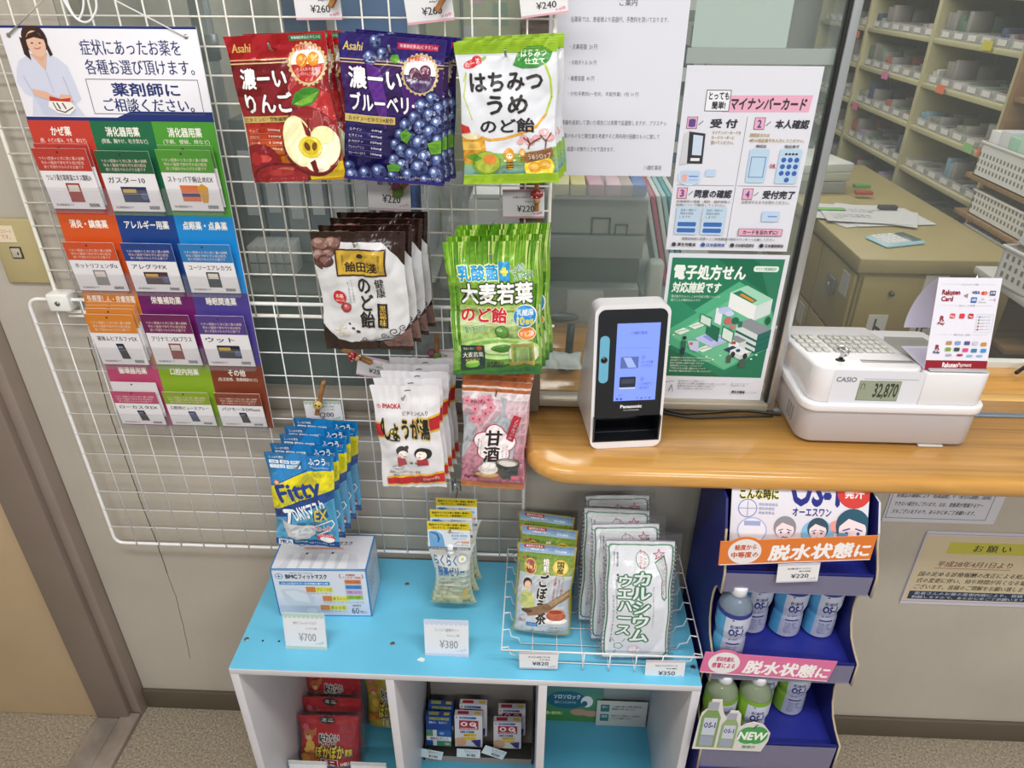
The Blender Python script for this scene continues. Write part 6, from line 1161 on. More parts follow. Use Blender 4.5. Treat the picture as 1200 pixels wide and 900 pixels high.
MB().tube([(.011*math.cos(a*PI/10), .004+.011*math.sin(a*PI/10), .030) for a in range(20)], .0007, CHROME, 6, True).build('key_ring', ky)
MB().box(-.0012, -.004, 0, .0012, .004, .014, CHROME, .0004).build('spare_key', ky, T(-.013, .006, .026) @ RY(1.4))
A = Art(.155, .066, .3, base=3e-4); A.rrect(0, 0, 100, 100, '#dfe0ea', 2); A.text('CASIO', 4, 20, 26, 34, '#7b8088', .07); A.rect(34, 22, 94, 26, '#c3c4cc'); A.build(cr_, T(.108+.012, ry0+.0068, .119))
MB().box(-.036, -.0004, -.0205, .036, .0008, .0205, M('#8a9484', .2), .0008).build('customer_display', cr_, T(.125, ry0+.0064, .113)); cdp = bpy.data.objects['customer_display']
A = Art(.070, .039, .2, base=9e-4); A.rect(1, 2, 99, 98, '#96a08c'); A.text('∩', 4, 12, 14, 44, '#2d312c'); A.text('32,870', 38, 12, 96, 90, '#3a3e38', .03); A.build(cdp, name='lcd_digits')
MB().box(-.022, -.002, 0, .022, .008, .004, M('#c9c5c2', .35), .001).build('drawer_latch', cr_, T(.245, ry0+.004, .0005))
for k in range(3): MB().box(-.0004, .02+k*.012, .02, .0, .028+k*.012, .05, M('#8a8688', .5)).build('side_vent', cr_, T(.006, .03, 0))
# payment stand
ps = thing('card_stand', 'white folded card stand with red foot stripe and payment logos, on the register', 'sign', T(1.641, -.046, ZR+.1525) @ RZ(.02))
pw_, ph_, pl = .105, .158, .27
MB().box(-pw_/2, -.0005, 0, pw_/2, .0005, ph_, M('#e3e1ee', .4)).build('front_sheet', ps, RX(-pl))
ty_, tz_ = math.sin(pl)*ph_, math.cos(pl)*ph_; rs = MB(); V = []
cpts = [Vector(p) for p in ((0, ty_, tz_), (0, ty_+.022, tz_*.86), (0, ty_+.042, tz_*.66), (0, ty_+.055, tz_*.42), (0, ty_+.056, tz_*.22), (0, ty_+.045, tz_*.07), (0, ty_+.02, .001))]
for i in range(len(cpts)-1):
    a, b_, c, d = cpts[max(i-1, 0)], cpts[i], cpts[i+1], cpts[min(i+2, len(cpts)-1)]
    for k in range(3):
        t = k/3; p = .5*((2*b_)+(c-a)*t+(2*a-5*b_+4*c-d)*t*t+(3*b_-3*c+d-a)*t**3); V += [(-pw_/2, p.y, p.z), (pw_/2, p.y, p.z)]
V = V[:26]
rs.add(V, [(2*j, 2*j+1, 2*j+3, 2*j+2) for j in range(12)], M('#dcd9ec', .45), True); rs.build('rear_sheet', ps, fix=False)
MB().box(-pw_/2, 0, 0, pw_/2, ty_+.045, .0008, M('#dcd9ec', .45)).build('foot_sheet', ps)
A = Art(pw_, ph_, .4, base=8e-4); RC = '#8f1326'; A.rect(0, 89.5, 100, 100, RC); A.text('Rakuten', 28, 92, 52, 97, '#f4e6e8', .07); A.text('Payment', 53, 92, 75, 97.6, '#f4e6e8', .01, sk=.1)
for y, t in ((7, 'クレジットカード決済'), (29.5, 'QRコード決済'), (61, '電子マネー決済')): A.line([(8, y), (92, y)], .35, '#b9b7c4'); A.rect(36, y-1, 66, y+1, '#e3e1ee'); A.text(t, 38, y-.9, 64, y+1, '#4a4850', .02, res=1)
A.text('Rakuten', 9, 13, 37, 18, '#8f1326', .05); A.text('Card', 9, 20, 27, 25, '#8f1326', .04); A.line([(15, 18.7), (27, 18.7)], .5, RC); A.poly([(43, 19), (50, 16.4), (50, 21.4)], '#8a8890')
A.text('VISA', 56, 14, 68, 17, '#1f2f7c', .06, sk=.2); A.ell(73.5, 16, 3, '#d93a36'); A.ell(77.5, 16, 3, '#e07a5c'); A.rect(84, 13.4, 93, 18.6, '#2a3560'); A.text('JCB', 85, 14.4, 92, 17.6, '#e9e6ee', .04, res=1); A.rect(56, 20.5, 65, 26.4, '#2a5aa6'); A.text('AMEX', 57, 22, 64, 24.6, '#dfe6f2', .04, res=1); A.ell(74.5, 22.4, 2.6, '#c9c6d2', 2); A.text('Diners', 69, 24.8, 80, 26.6, '#6a6870', res=1); A.line([(85, 23), (95, 23)], .5, '#c48a98'); A.line([(93, 21), (94, 25)], .6, '#a8485c')
for x, y in ((12, 41), (12, 72.5)): A.text('R', x, y, x+6, y+5, RC, .06); A.line([(x-1, y+5.6), (x+7, y+5.6)], .5, RC)
A.text('Pay', 9.5, 47.6, 20, 51, RC, .04); A.text('Edy', 9.5, 79.2, 20, 82.4, '#3a3a6a', .04)
for x, c in ((27, '#d94a52'), (42, '#d93a44'), (56, '#b81f2e')): A.rrect(x, 38, x+8, 43.4, c, 1.6)
A.text('Pay', 28, 40, 34, 42.6, '#f6e6e6', .03, res=1); A.text('Pay', 57.4, 40, 62.6, 42.6, '#f6e6e6', .03, res=1); A.frame(70, 38.5, 96, 58, .35, '#b4b1c0')
for k, c in enumerate(('#3c8fd0', '#4f9a3c', '#7a7884', '#c9303c', '#5a5864')): A.ell(74, 41.4+k*3.4, 1.4, c); A.text('Payサービス', 77, 40.4+k*3.4, 92, 42.4+k*3.4, '#5a5864', res=1)
for k, (x, y, c) in enumerate(((28, 68, '#b98a4a'), (42, 68, '#7f9acf'), (57, 68, '#5c4a8c'), (70, 68, '#c9c7d2'), (84, 69, '#c98a2c'), (28, 75, '#7f9a3c'), (42, 75, '#3c4a44'), (56, 75.6, '#d9487c'), (70, 76, '#3c7aa6'), (85, 76, '#3a8fd0'), (48, 82, '#b81f48'), (64, 82.6, '#8ab6d9'), (80, 82.6, '#8ab6d9'), (30, 82, '#a9a6b4'))): A.rrect(x, y, x+(8.6 if y < 81 else 9), y+(4 if y < 81 else 2.4), c, 1)
A.build(ps, RX(-pl) @ T(0, 0, ph_/2))
# black cable on the counter in front of the glass rail
def cz(px, py): p = atz(px, py, ZR+.003); return (p.x, p.y, ZR+.003)
cord('power_cable', 'black power cable lying behind the card reader towards the register', [cz(772, 478), cz(800, 484), cz(835, 483), cz(870, 481), cz(900, 484), cz(915, 486)], .0026, M('#1a1a1c', .4), 'cable')
cord('power_cable', 'second black cable looping beneath the green poster', [cz(772, 482), cz(810, 489), cz(860, 488), cz(905, 487)], .0024, M('#1a1a1c', .4), 'cable')
# ---------------------------------------------------------------- sheets stuck to the glass
PP = M('#dcdde8', .45)
def sheet(name, lab, x, z, w, h, y, cat='poster', col=PP):
    t = thing(name, lab, cat, T(x+w/2, y, z-h/2)); MB().box(-w/2, -.0003, -h/2, w/2, .0003, h/2, col).build('sheet', t); return t
gy = .0595
nt_ = sheet('notice_sheet', 'plain white typed notice stuck on the glass, right of the mesh rack', .9255, 1.703, .21, .297, gy, 'notice')
A = Art(.21, .297, .5, base=5e-4); S = lambda t, x0, y0, x1, y1, o=.004: A.text(t, x0, y0, x1, y1, '#55575e', o, res=1)
A.text('ご案内', 50, 12.0, 62.5, 15.6, '#3c3e44', .01); S('当薬局では、患者様より容器代、手数料を頂いております。', 16, 20.4, 86, 23)
S('・点鼻容器  20 円', 16, 33, 36, 35.6); S('・水剤ボトル 30 円', 16, 40.6, 36, 43); S('・軟膏容器  40 円', 16, 48.2, 35, 50.8); S('・分包手数料(一包化、半錠作業)  1包 10 円', 16, 56, 69, 58.6)
S('容器を返却して頂いた場合には実費で返還致しますが、プラスチッ', 12, 70.4, 92, 73); S('ク製のものなど衛生面を考慮すると再利用が困難なものに関して', 12, 77.4, 88, 80); S('は、返還の対象外とさせて頂きます。', 12, 84.4, 54, 87); S('八幡町薬局', 78, 94, 92, 96.6); A.build(nt_)
my = sheet('number_card_poster', 'white and pink four step poster on the glass above the green poster', 1.1415, 1.5765, .21, .297, gy)
PK = '#e3a9c2'; A = Art(.21, .297, .45, base=5e-4); D = '#33333c'
A.poly([(35, 14.5), (96, 14), (95, 22.5), (30, 23)], PK); A.rect(17, 12, 35, 22.4, '#e9e9f0'); A.frame(17, 12, 35, 22.4, .5, D); A.text('とっても', 19, 13, 34, 16.6, D, .04); A.text('簡単!', 22, 17.6, 32, 21.4, D, .04); A.text('マイナンバーカード', 36, 15.6, 92, 21.4, D, .05, sk=.1)
A.line([(50, 25), (49, 96)], .4, '#8a8a94'); A.line([(3, 62), (48, 62)], .4, '#8a8a94'); A.line([(51, 62), (98, 62)], .4, '#8a8a94')
for n_, x, y, t, a, b in (('1', 5, 25.5, '受 付', 23, 43), ('2', 56, 25.5, '本人確認', 72, 97), ('3', 4, 63.5, '同意の確認', 18, 47), ('4', 56, 63.5, '受付完了', 72, 97)):
    A.poly([(x, y), (x+8, y-.3), (x+7.6, y+6), (x-.4, y+6)], PK); A.frame(x, y, x+7.6, y+6, .35, D); A.text(n_, x+2.4, y+1.2, x+5.2, y+5, '#5a4a8c', .05); A.text(t, a, y+1, b, y+5.4, D, .05, sk=.08); A.line([(x+9, y+4), (x+12, y+2)], .5, D)
A.lines(['マイナンバーカードを', 'カードリーダーに', '置いてください。'], 25, 32, 47, 40, '#a88a3c', .02); A.poly([(4, 34), (8, 32.4), (9, 50), (3, 51)], '#c9cbd2'); A.poly([(7.5, 33), (20, 34), (20.5, 50), (8.5, 50)], '#2f3038'); A.poly([(11, 34.6), (18.4, 35.2), (18.8, 45.6), (11.6, 45.4)], '#c9d6ea'); A.rect(11, 47, 18, 48.6, '#e3e3ea')
A.ell(12, 57.5, 9.4, '#c6dff2', 6.6); A.rrect(4.4, 54, 20, 61, '#b9cfe9', 1.4); A.rect(6, 56, 10, 60, '#e3a9a0'); A.line([(11.6, 57), (18.4, 57)], .9, '#5f7cc0'); A.line([(11.6, 59), (18.4, 59)], .5, '#8a9ccc'); A.rrect(24, 53, 32, 57, '#b9cfe9', 1)
A.lines(['顔認証または', '4桁の暗証番号を入力してください。', ''], 54, 33, 96, 41.4, '#a88a3c', .02); A.text('顔認証', 60, 39.4, 68, 41, D, .02, res=1); A.text('暗証番号', 82, 39.4, 93, 41, D, .02, res=1); A.rrect(56, 41.6, 71, 60, '#b5cfe6', 1.4); A.rrect(79, 41.6, 96, 60.4, '#b5cfe6', 1.4); A.frame(58, 46, 69, 57, .5, '#4a6aa6'); A.text('OR', 73, 49.6, 77.6, 52, '#a8485c', .04, res=1)
for i in range(3):
    for j in range(3): A.ell(83+i*5, 47.4+j*3.6, 1.9, '#3a5fae')
A.ell(88, 58.2, 1.9, '#3a5fae'); A.text('●●●●', 83, 43.6, 93, 44.8, '#3a3c50', res=1)
A.lines(['診療薬剤の情報・薬剤・健診情報の', '利用について確認してください。', ''], 4, 70, 47, 76, '#6a6450', .01); A.text('お呼びするまでお待ちください。', 56, 70, 94, 72, '#6a6450', .01, res=1)
for x in (5, 26): A.rrect(x, 74, x+19, 90.4, '#b9cfe4', 1.2); A.lines(['過去の健診の', '情報を提供', 'しますか'], x+3, 75, x+16, 81, D); A.rrect(x+2, 83, x+17, 85.6, '#3a6ab4', 1); A.rrect(x+2, 86.6, x+17, 89.2, '#3a6ab4', 1)
A.rrect(74, 76, 88, 82, '#b9cfe9', 1); A.line([(79, 79), (86, 79)], .9, '#5f7cc0'); A.poly([(58, 86.4), (93, 86.4), (92, 90.4), (57, 90.4)], PK); A.frame(57.4, 86.4, 92.6, 90.4, .35, D); A.text('カードを忘れずに!', 61, 87.2, 89, 89.6, D, .05)
A.text('保険証利用に同意の上ご利用薬局の受付カウンターへお越しください', 12, 92, 88, 93.6, D, .01, res=1)
for k, (t, c) in enumerate((('厚生労働省', '#3a3c44'), ('日本医師会', '#2a5a9c'), ('日本歯科医師会', '#3a3c44'), ('日本薬剤師会', '#2c2c34'))): A.ell(6+k*24, 96.4, 1.8, c); A.text(t, 9+k*24, 95.4, 24+k*24, 97.4, c, .03, res=1)
A.build(my)
gp = sheet('prescription_poster', 'green electronic prescription poster with small isometric buildings, behind the card reader', 1.149, 1.273, .21, .297, gy)
A = Art(.21, .297, .4, base=5e-4); G1_ = '#1f7a5a'; A.rect(3, 2.6, 96.5, 83, G1_); A.poly([(40, 2.6), (96.5, 30), (96.5, 14), (70, 2.6)], '#17694c'); A.poly([(3, 50), (62, 17), (96.5, 32), (96.5, 62), (62, 78), (3, 58)], '#4fae84'); A.poly([(3, 24), (30, 38), (3, 52)], '#2a8a66'); A.poly([(96.5, 2.6), (96.5, 40), (75, 2.6)], '#2c7a5c'); A.poly([(3, 60), (60, 83), (3, 83)], '#176a4a'); A.poly([(60, 83), (96.5, 62), (96.5, 83)], '#1f7458'); A.poly([(10, 54), (62, 26), (92, 40), (92, 60), (62, 77)], '#69bd94')
A.text('電子処方せん', 6, 7, 66, 16, '#eef4ee', .05); A.text('対応施設です', 6, 18, 47, 24.6, '#e6f0e6', .05, sk=.1); A.lines(['電子処方せんのしくみや手続き等についての', '使うことが便利なものです'], 6, 26, 48, 31, '#cfe6d6', .01); A.rrect(72, 7, 93, 10.6, '#dfeae2', 2); A.text('サイトで情報確認中', 74, 7.9, 91, 9.8, '#2a7a5a', .02, res=1)
def iso(x, y, w_, d, h_, ct_, cl, cr2): # small isometric block: left corner x,y at the base
    A.poly([(x, y-h_), (x+w_, y-h_+w_*.36), (x+w_+d, y-h_+w_*.36-d*.36), (x+d, y-h_-d*.36)], ct_); A.poly([(x, y-h_), (x+w_, y-h_+w_*.36), (x+w_, y+w_*.36), (x, y)], cl); A.poly([(x+w_, y-h_+w_*.36), (x+w_+d, y-h_+w_*.36-d*.36), (x+w_+d, y-d*.36+w_*.36), (x+w_, y+w_*.36)], cr2)
iso(56, 34, 24, 13, 10, '#9fd6bc', '#e9eeee', '#cfdcdc'); A.poly([(58, 24.6), (64, 22.6), (80, 29), (76, 31)], '#1d7a5c'); A.poly([(66, 24.6), (78, 29.2), (76, 30.2), (64, 25.6)], '#d98a2c')
iso(66, 58, 20, 11, 13, '#8a9098', '#cfd9d9', '#1f6a60')
for k in range(3): A.poly([(66, 49+k*4), (86, 56+k*4), (97, 52+k*4), (97, 53.4+k*4), (86, 57.6+k*4), (66, 50.6+k*4)], '#1b5f56')
iso(62, 61, 9, 6, 6, '#8a9098', '#e6eaea', '#cfd6d6'); A.rect(64, 57, 68, 59, '#c43a3a'); A.poly([(58, 63), (66, 60), (76, 64), (70, 67)], '#22405a')
iso(32, 56, 16, 14, .8, '#aeb8e8', '#cfd6ee', '#b9c2e0'); A.poly([(32, 55), (46, 50), (60, 55), (46, 61)], '#b9c4ee'); A.poly([(38, 54), (46, 51), (54, 54.4), (46, 57.6)], '#8c9ad6'); A.poly([(40, 44), (52, 48), (52, 58), (40, 52)], '#1a6a50'); A.poly([(33, 38), (44, 41), (44, 48), (33, 45)], '#2a8a6c'); A.poly([(34, 39), (43, 42), (43, 47), (34, 44)], '#cfe2d6'); A.poly([(46, 34), (52, 36), (52, 46), (46, 44)], '#e6eaf4'); A.poly([(54, 46), (65, 50), (65, 59), (54, 55)], '#2a8a6c'); A.poly([(55, 47.4), (64, 51), (64, 58), (55, 54.4)], '#d6e6dc'); A.ell(54, 36, 6, '#b9c6ee', 3.6); A.ell(58, 38, 4, '#c9d4f2', 2.6)
A.ell(58, 43, 3.4, '#c9646a'); A.ell(64, 42.6, 3.2, '#1d6a54'); A.ell(62.6, 47, 2.2, '#c9787a'); A.rect(67, 43, 70.6, 47, '#1d7a5c')
for x, y in ((12, 48), (24, 44), (34, 60)): A.poly([(x, y+3), (x+8, y), (x+14, y+2), (x+6, y+5)], '#e4ece4'); A.line([(x+3, y+3), (x+11, y+1.4)], .5, '#3c8f6c')
for x, y in ((8, 56), (12, 53), (9, 60), (44, 68), (50, 70), (56, 67), (82, 64), (88, 66), (84, 69)): A.ell(x, y, 1, '#dfeee2', .8)
A.ell(22, 55, 1.8, '#2a2430'); A.poly([(19.6, 57), (24, 57), (24, 62), (20, 62)], '#1f6a50'); A.poly([(20, 62), (24, 62), (23.4, 67), (20.6, 67)], '#26324a'); A.poly([(25, 57), (35, 57), (36, 65), (28, 63)], '#c2ccec'); A.rect(27, 58, 30, 60, '#c46a4a')
iso(64, 66, 10, 8, 3, '#dfe6ea', '#c9d2d6', '#b9c4ca'); A.ell(67, 66, 2, '#2a2a34', 3); A.ell(78, 67, 2, '#2a2a34', 3); A.poly([(62, 67), (66, 66), (66, 72), (62, 72)], '#4a5a52'); A.poly([(74, 70), (79, 69), (79, 75), (74, 75)], '#4a5a52'); A.ell(71, 63, 2, '#22406a', 1.6); A.ell(92, 42, 2.4, '#1d5a3c', 4)
A.lines(['医療機関から電子処方せんの発行ができます', '自宅以外でもお薬を受け取ることができます', '医師や薬剤師の連携が可能になります', '健康管理がよりスムーズになります', 'ご不明な点はお気軽に薬局スタッフまで', '処方内容の確認は電子版でもご覧いただけます'], 12, 68, 50, 79.6, '#cfe6d6', .01)
A.lines(['電子処方せんのご利用について', '電子処方せんは薬局と医療機関をむすぶ新しいしくみです', '重複投薬や飲み合わせの確認ができ安心です', '詳しくは受付窓口へお問い合わせください'], 22, 85, 66, 92.6, '#5a5c64', .0); A.lines(['ホームページ', '右記をご覧'], 70, 86.4, 86, 89.4, '#5a5c64'); A.text('厚生労働省', 72, 92.4, 84, 94.4, '#3a3c44', .04, res=1); A.text('ひと、くらし、みらいのために', 84.4, 93, 95, 94.2, '#5a5c64', res=1); A.line([(4, 88), (18, 86)], .4, '#4a4c54'); A.line([(14, 94), (16, 89), (18, 94)], .5, '#3a3c44')
A.build(gp)
bs = sheet('backing_sheet', 'pale green sheet behind the glass above the pink and white poster, seen from its back', 1.146, 1.72, .144, .119, .0675, 'notice', M('#bccdc6', .5))
st_ = thing('glass_strip', 'hazy grey strip across the glass above the pink and white poster', 'strip', T(1.2535, .0672, 1.589)); MB().box(-.113, -.0006, -.011, .113, .0006, .0115, M('#a9b0ab', .4)).build('strip', st_) if False else MB().box(-.113, -.0006, -.011, .113, .0006, .0115, M('#a9b0ab', .4)).build('film', st_)
# notices on the lower wall right
n1 = thing('wall_notice', 'white laminated notice half hidden under the counter edge, right of the bottle stand', 'notice', T(1.776, .0285, .792)); MB().box(-.125, -.0006, -.085, .105, .0006, .085, M('#cfcfda', .3)).build('sheet', n1)
A = Art(.23, .17, .4, base=8e-4); A.frame(2, 2, 91, 94, .5, '#5a5c74'); NB_ = '#3a3f6c'
for k, t in enumerate(('当薬局では、下記の通り夜間・休日の調剤を受け付けています', '薬剤師が皆さまのお宅(医薬品の正しい飲み方)を考慮', 'し、ご相談・ご説明のもとに調剤させていただきます。', '医薬品の種類により「粉薬調整」や「水分の調整」(混和)', 'できない場合もございます。なお、食後薬が増減するケー', 'スもございますので、あらかじめご了承願います。')): A.text(t, 6, 20+k*12, 88-(k % 3)*4, 27+k*12, NB_ if k < 3 else '#44464e', .02, sk=.15, res=1)
A.line([(6, 40.4), (84, 40.4)], .4, '#4a6ab4'); A.line([(6, 52.4), (62, 52.4)], .4, '#4a6ab4'); A.build(n1, T(-.01, 0, 0))
n2 = thing('wall_notice', 'framed cream notice with yellow heading at the right edge of the lower wall', 'notice', T(1.893, .0285, .578)); MB().box(-.14, -.0006, -.108, .16, .0006, .106, M('#cdc9d4', .3)).build('sheet', n2)
A = Art(.30, .214, .4, base=8e-4); A.rect(4, 6, 97, 94, '#cdbfa2'); A.frame(2.6, 4, 98.4, 96, .4, '#8f8ab0'); A.rect(22, 14, 80, 29, '#bdb94c'); A.text('お 願 い', 40, 17, 66, 26, '#33352c', .02); A.text('平成28年4月1日より', 19, 39, 72, 47, '#7a4a44', .02, sk=.15); A.line([(18, 49), (72, 49)], .5, '#a8584c')
for k, t in enumerate(('国の定める診療報酬の改正による処方箋', '式の変更に伴い、待ち時間が長くなる場合', 'ございます。皆様のご理解をお願い致します')): A.text(t, 9, 54+k*9, 92, 60.6+k*9, '#3a3834', .02, sk=.15, res=1)
A.rect(7, 81.5, 95, 93, '#2a3650'); A.text('患者さんのお薬の変更内容により、皆様', 11, 82.6, 90, 86.8, '#b9c2d2', .02, res=1); A.text('釣銭しますので、あらかじめご了承願います', 10, 88, 92, 92, '#b9c2d2', .02, res=1); A.build(n2)
# ---------------------------------------------------------------- the office behind the glass
def bxp(name, lab, cat, pTL, pBR, y, d, col, rough=.5, bev=.004, grp=None, parts=None, z0=None):
    a, b = at(*pTL, y), at(*pBR, y); w, h = b.x-a.x, a.z-(b.z if z0 is None else z0); zz = b.z if z0 is None else z0
    t = thing(name, lab, cat, T(a.x+w/2, y, zz), grp); MB().box(-w/2, 0, 0, w/2, d, h, M(col, rough, kind='smooth'), min(bev, w*.2, h*.2)).build('casing', t)
    if parts: parts(t, w, h, d)
    return t, w, h
gcol = '#8d9492'
# low cabinet under the left window with binders and paper on it
cab = thing('low_cabinet', 'dark grey green low cabinet behind the glass, under the binders', 'cabinet', T(.2, .30, 0))
ct_z = 1.085; cw_ = .48
MB().box(0, 0, 0, cw_, .42, ct_z-.02, M('#5b625e', .35, kind='smooth'), .003).build('cabinet_body', cab); MB().box(-.003, -.004, ct_z-.02, cw_+.003, .42, ct_z, M('#7d8480', .35, kind='smooth'), .003).build('cabinet_top', cab)
for k in range(2): MB().box(.01+k*.235, -.006, .05, .24+k*.23, 0, ct_z-.03, M('#59605c', .3, kind='smooth'), .002).build('door', cab)
def binder(x, z, w, h, col, lab, dy=.62, lbl=True):
    t = thing('binder', lab, 'binder', T(x, dy, z), 'binders behind the glass'); MB().box(-w/2, -.02, 0, w/2, .22, h, M(col, .4, kind='smooth'), .003).build('cover', t)
    if lbl: MB().box(-w*.3, -.021, h*.35, w*.3, -.0198, h*.8, M('#c9cdd0', .5)).build('spine_label', t)
    return t
bcol = ['#6f7678', '#7d8a96', '#8f9698', '#6a7480', '#9aa3a8', '#7f8c98']; bn = ['darkest grey', 'slate blue', 'mid grey', 'deep slate', 'pale grey', 'blue grey']
for k in range(6): binder(.245+k*.052, ct_z, .047, [.33, .35, .31, .34, .32, .33][k], bcol[k], '%s upright binder on the low cabinet behind the mesh' % bn[k], .50)
for k in range(5):
    t = thing('paper_pack', 'white paper pack, %s of five standing in front of the binders' % ['leftmost', 'second from left', 'middle', 'second from right', 'rightmost'][k], 'paper pack', T(.262+k*.0205, .385, ct_z), 'white paper packs'); MB().box(-.0095, 0, 0, .0095, .07, .072, M('#d9dcdb', .6), .0015).build('wrapper', t)
    MB().box(-.0097, .0, .03, .0097, .0002, .033, M('#b4b9b9', .6)).build('fold_line', t)
for k in range(6):
    t = thing('clear_file', ['frosted', 'blue edged', 'pale blue', 'lilac', 'bright blue edged', 'cloudy'][k]+' plastic file standing behind the brown candy bags', 'file', T(.548+k*.021, .47, ct_z) @ RY(.0), 'plastic files'); MB().box(-.004, -.02, 0, .004, .2, [.2, .23, .21, .22, .235, .2][k], M(['#8fa3b8', '#3a5aa6', '#9fb3cc', '#a3a8cc', '#3f66b8', '#b9c3cc'][k], .3), .001).build('sleeve', t)
    MB().box(-.0042, -.0206, .01, .0042, -.0198, .18, M(['#c3cdd6', '#2c4a96', '#c9d4e0', '#8f94c0', '#2c50a6', '#d2d8de'][k], .4)).build('spine', t)
# partition, pillar pipe, curtain and far cabinets seen at the top
def folds(name, lab, cat, x0, x1, z0, z1, y, col, n=26, amp=.02, seed=1, rough=.8):
    rd = random.Random(seed); V = []; 
    for i in range(n*3+1):
        x = x0+(x1-x0)*i/(n*3); yy = y+amp*math.sin(i*2.1+rd.uniform(-.3, .3)); V += [(x, yy, z0), (x, yy, z1)]
    t = thing(name, lab, cat); MB().add(V, [(2*i, 2*i+2, 2*i+3, 2*i+1) for i in range(n*3)], M(col, rough), True).build('cloth', t, fix=False); MB().tube([(x0, y, z1+.006), (x1, y, z1+.006)], .006, ALU, 8).build('rail', t); return t
folds('curtain', 'deep blue curtain hanging behind the medicine board', 'curtain', .0, .36, .9, 2.3, 1.62, '#2f559a', 6, .018, 2)
t = thing('blue_partition', 'flat bright blue partition board behind the red apple bags', 'partition', T(.16, 1.50, 0)); MB().box(.06, 0, 0, .30, .03, 2.1, M('#3f78c4', .45, kind='smooth'), .003).build('board', t); MB().box(.30, -.01, 0, .335, .04, 2.15, M('#d5d9da', .35), .003).box(.028, -.01, 0, .06, .04, 2.15, M('#a9adab', .35), .003).build('frame_posts', t)
pp = thing('pillar_pipe', 'grey vertical pipe with a collar between board and red apple bags', 'pipe', T(at(243, 60, .85).x, .85, 0)); MB().tube([(0, 0, 0), (0, 0, 2.48)], .026, M('#8c9293', .35, .2), 16).build('pipe', pp); MB().tube([(0, 0, 1.50), (0, 0, 1.56)], .032, M('#7b8182', .35, .2), 16).build('collar', pp)
t = thing('fridge', 'pale green tall cabinet with pasted notes behind the apple price tag', 'cabinet', T(.54, 1.55, 0)); MB().box(-.03, 0, 0, .30, .4, 2.0, M('#b4b896', .4, kind='smooth'), .006).build('cabinet_body', t)
for x, z, c, w_, h_ in ((.03, 1.60, '#d9dc5a', .05, .045), (.02, 1.68, '#c9cde0', .055, .05), (.15, 1.64, '#e3c3cf', .05, .06), (.12, 1.52, '#cfd3d6', .06, .05), (.23, 1.58, '#9ab8a0', .05, .07), (.22, 1.70, '#c9d0d8', .06, .06), (.06, 1.46, '#dcdedb', .05, .05)): MB().box(x-w_/2, -.002, z-h_/2, x+w_/2, -.0005, z+h_/2, M(c, .6)).build('pasted_note', t)
MB().box(.095, -.012, 1.3, .105, 0, 1.75, M('#6f7268', .4), .002).build('door_gap', t)
t = thing('metal_cabinet', 'light grey metal cabinet behind the gap between the two candy bags', 'cabinet', T(.86, 1.50, 0)); MB().box(0, 0, 0, .17, .4, 2.0, M('#a3a79e', .4, kind='smooth'), .004).build('cabinet_body', t); MB().box(.12, -.004, .2, .124, 0, 1.9, M('#5c605c', .4)).build('door_gap', t); MB().box(.09, -.012, 1.2, .11, 0, 1.3, ALU, .003).build('handle', t)
# open rack with boxes
rk = thing('storage_rack', 'open grey metal rack with small boxes, top centre behind the mesh', 'rack', T(1.04, 1.35, 0))
for x in (0, .40): MB().box(x, 0, 0, x+.02, .02, 2.0, ALUD).build('post', rk); MB().box(x, .3, 0, x+.02, .32, 2.0, ALUD).build('post', rk)
for z in (.9, 1.12, 1.34, 1.56, 1.78): MB().box(0, 0, z, .42, .32, z+.012, M('#8f9490', .4)).build('shelf_board', rk)
rdx = random.Random(11); cc = ['#4a5f80', '#c9ccd0', '#b86a62', '#7d8a78', '#d9d6cf', '#3a4048', '#8fa0b4', '#a88a5c', '#cfd6d9', '#5c7a5c']; cn = ['slate', 'white', 'brick red', 'grey green', 'cream', 'black', 'light blue', 'tan', 'pale', 'green']
for j, z in enumerate((1.132, 1.352, 1.572)):
    x = .03
    for k in range(5):
        w_, h_ = rdx.uniform(.05, .075), rdx.uniform(.07, .16); q = rdx.randrange(10)
        t = thing('storage_box', '%s box, %s on the %s level of the metal rack' % (cn[q], ['first', 'second', 'third', 'fourth', 'last'][k], ['lower', 'middle', 'upper'][j]), 'box', T(1.04+x+w_/2, 1.39, z), 'boxes on the metal rack'); MB().box(-w_/2, 0, 0, w_/2, .2, h_, M(cc[q], .5), .002).build('carton', t); MB().box(-w_*.35, -.001, h_*.3, w_*.35, 0, h_*.6, M('#d5d6d6', .6)).build('label_patch', t); x += w_+.006
# white printer and plastic bag in the centre
def prn(t, w, h, d):
    MB().box(-w*.45, -.004, h*.35, w*.45, 0, h*.5, M('#5c6464', .4), .001).build('paper_slot', t); MB().prism([(0, 0), (.14, 0), (.14, .05), (.0, .01)], -w*.42, w*.42, 'x', M('#e1e4e3', .5)).build('paper_tray', t, T(0, -.001, h)); MB().box(w*.2, -.003, h*.7, w*.4, 0, h*.8, M('#aeb5b3', .4)).build('buttons', t)
bxp('label_printer', 'white printer with sloped tray between the plum bags and barley bags', 'printer', (548, 232), (626, 300), .62, .30, '#d9dcda', .4, .012, None, prn)
t = thing('printer_table', 'grey table carrying the white printer behind the mesh', 'table', T(.70, .46, 0)); zt_ = at(560, 300, .62).z
MB().box(.0, 0, zt_-.02, .215, .55, zt_-.0005, M('#7b817e', .4, kind='smooth'), .002).build('table_top', t)
for x in (.0, .195): 
    for y in (0, .53): MB().box(x, y, 0, x+.02, y+.02, zt_-.02, ALUD).build('leg', t)
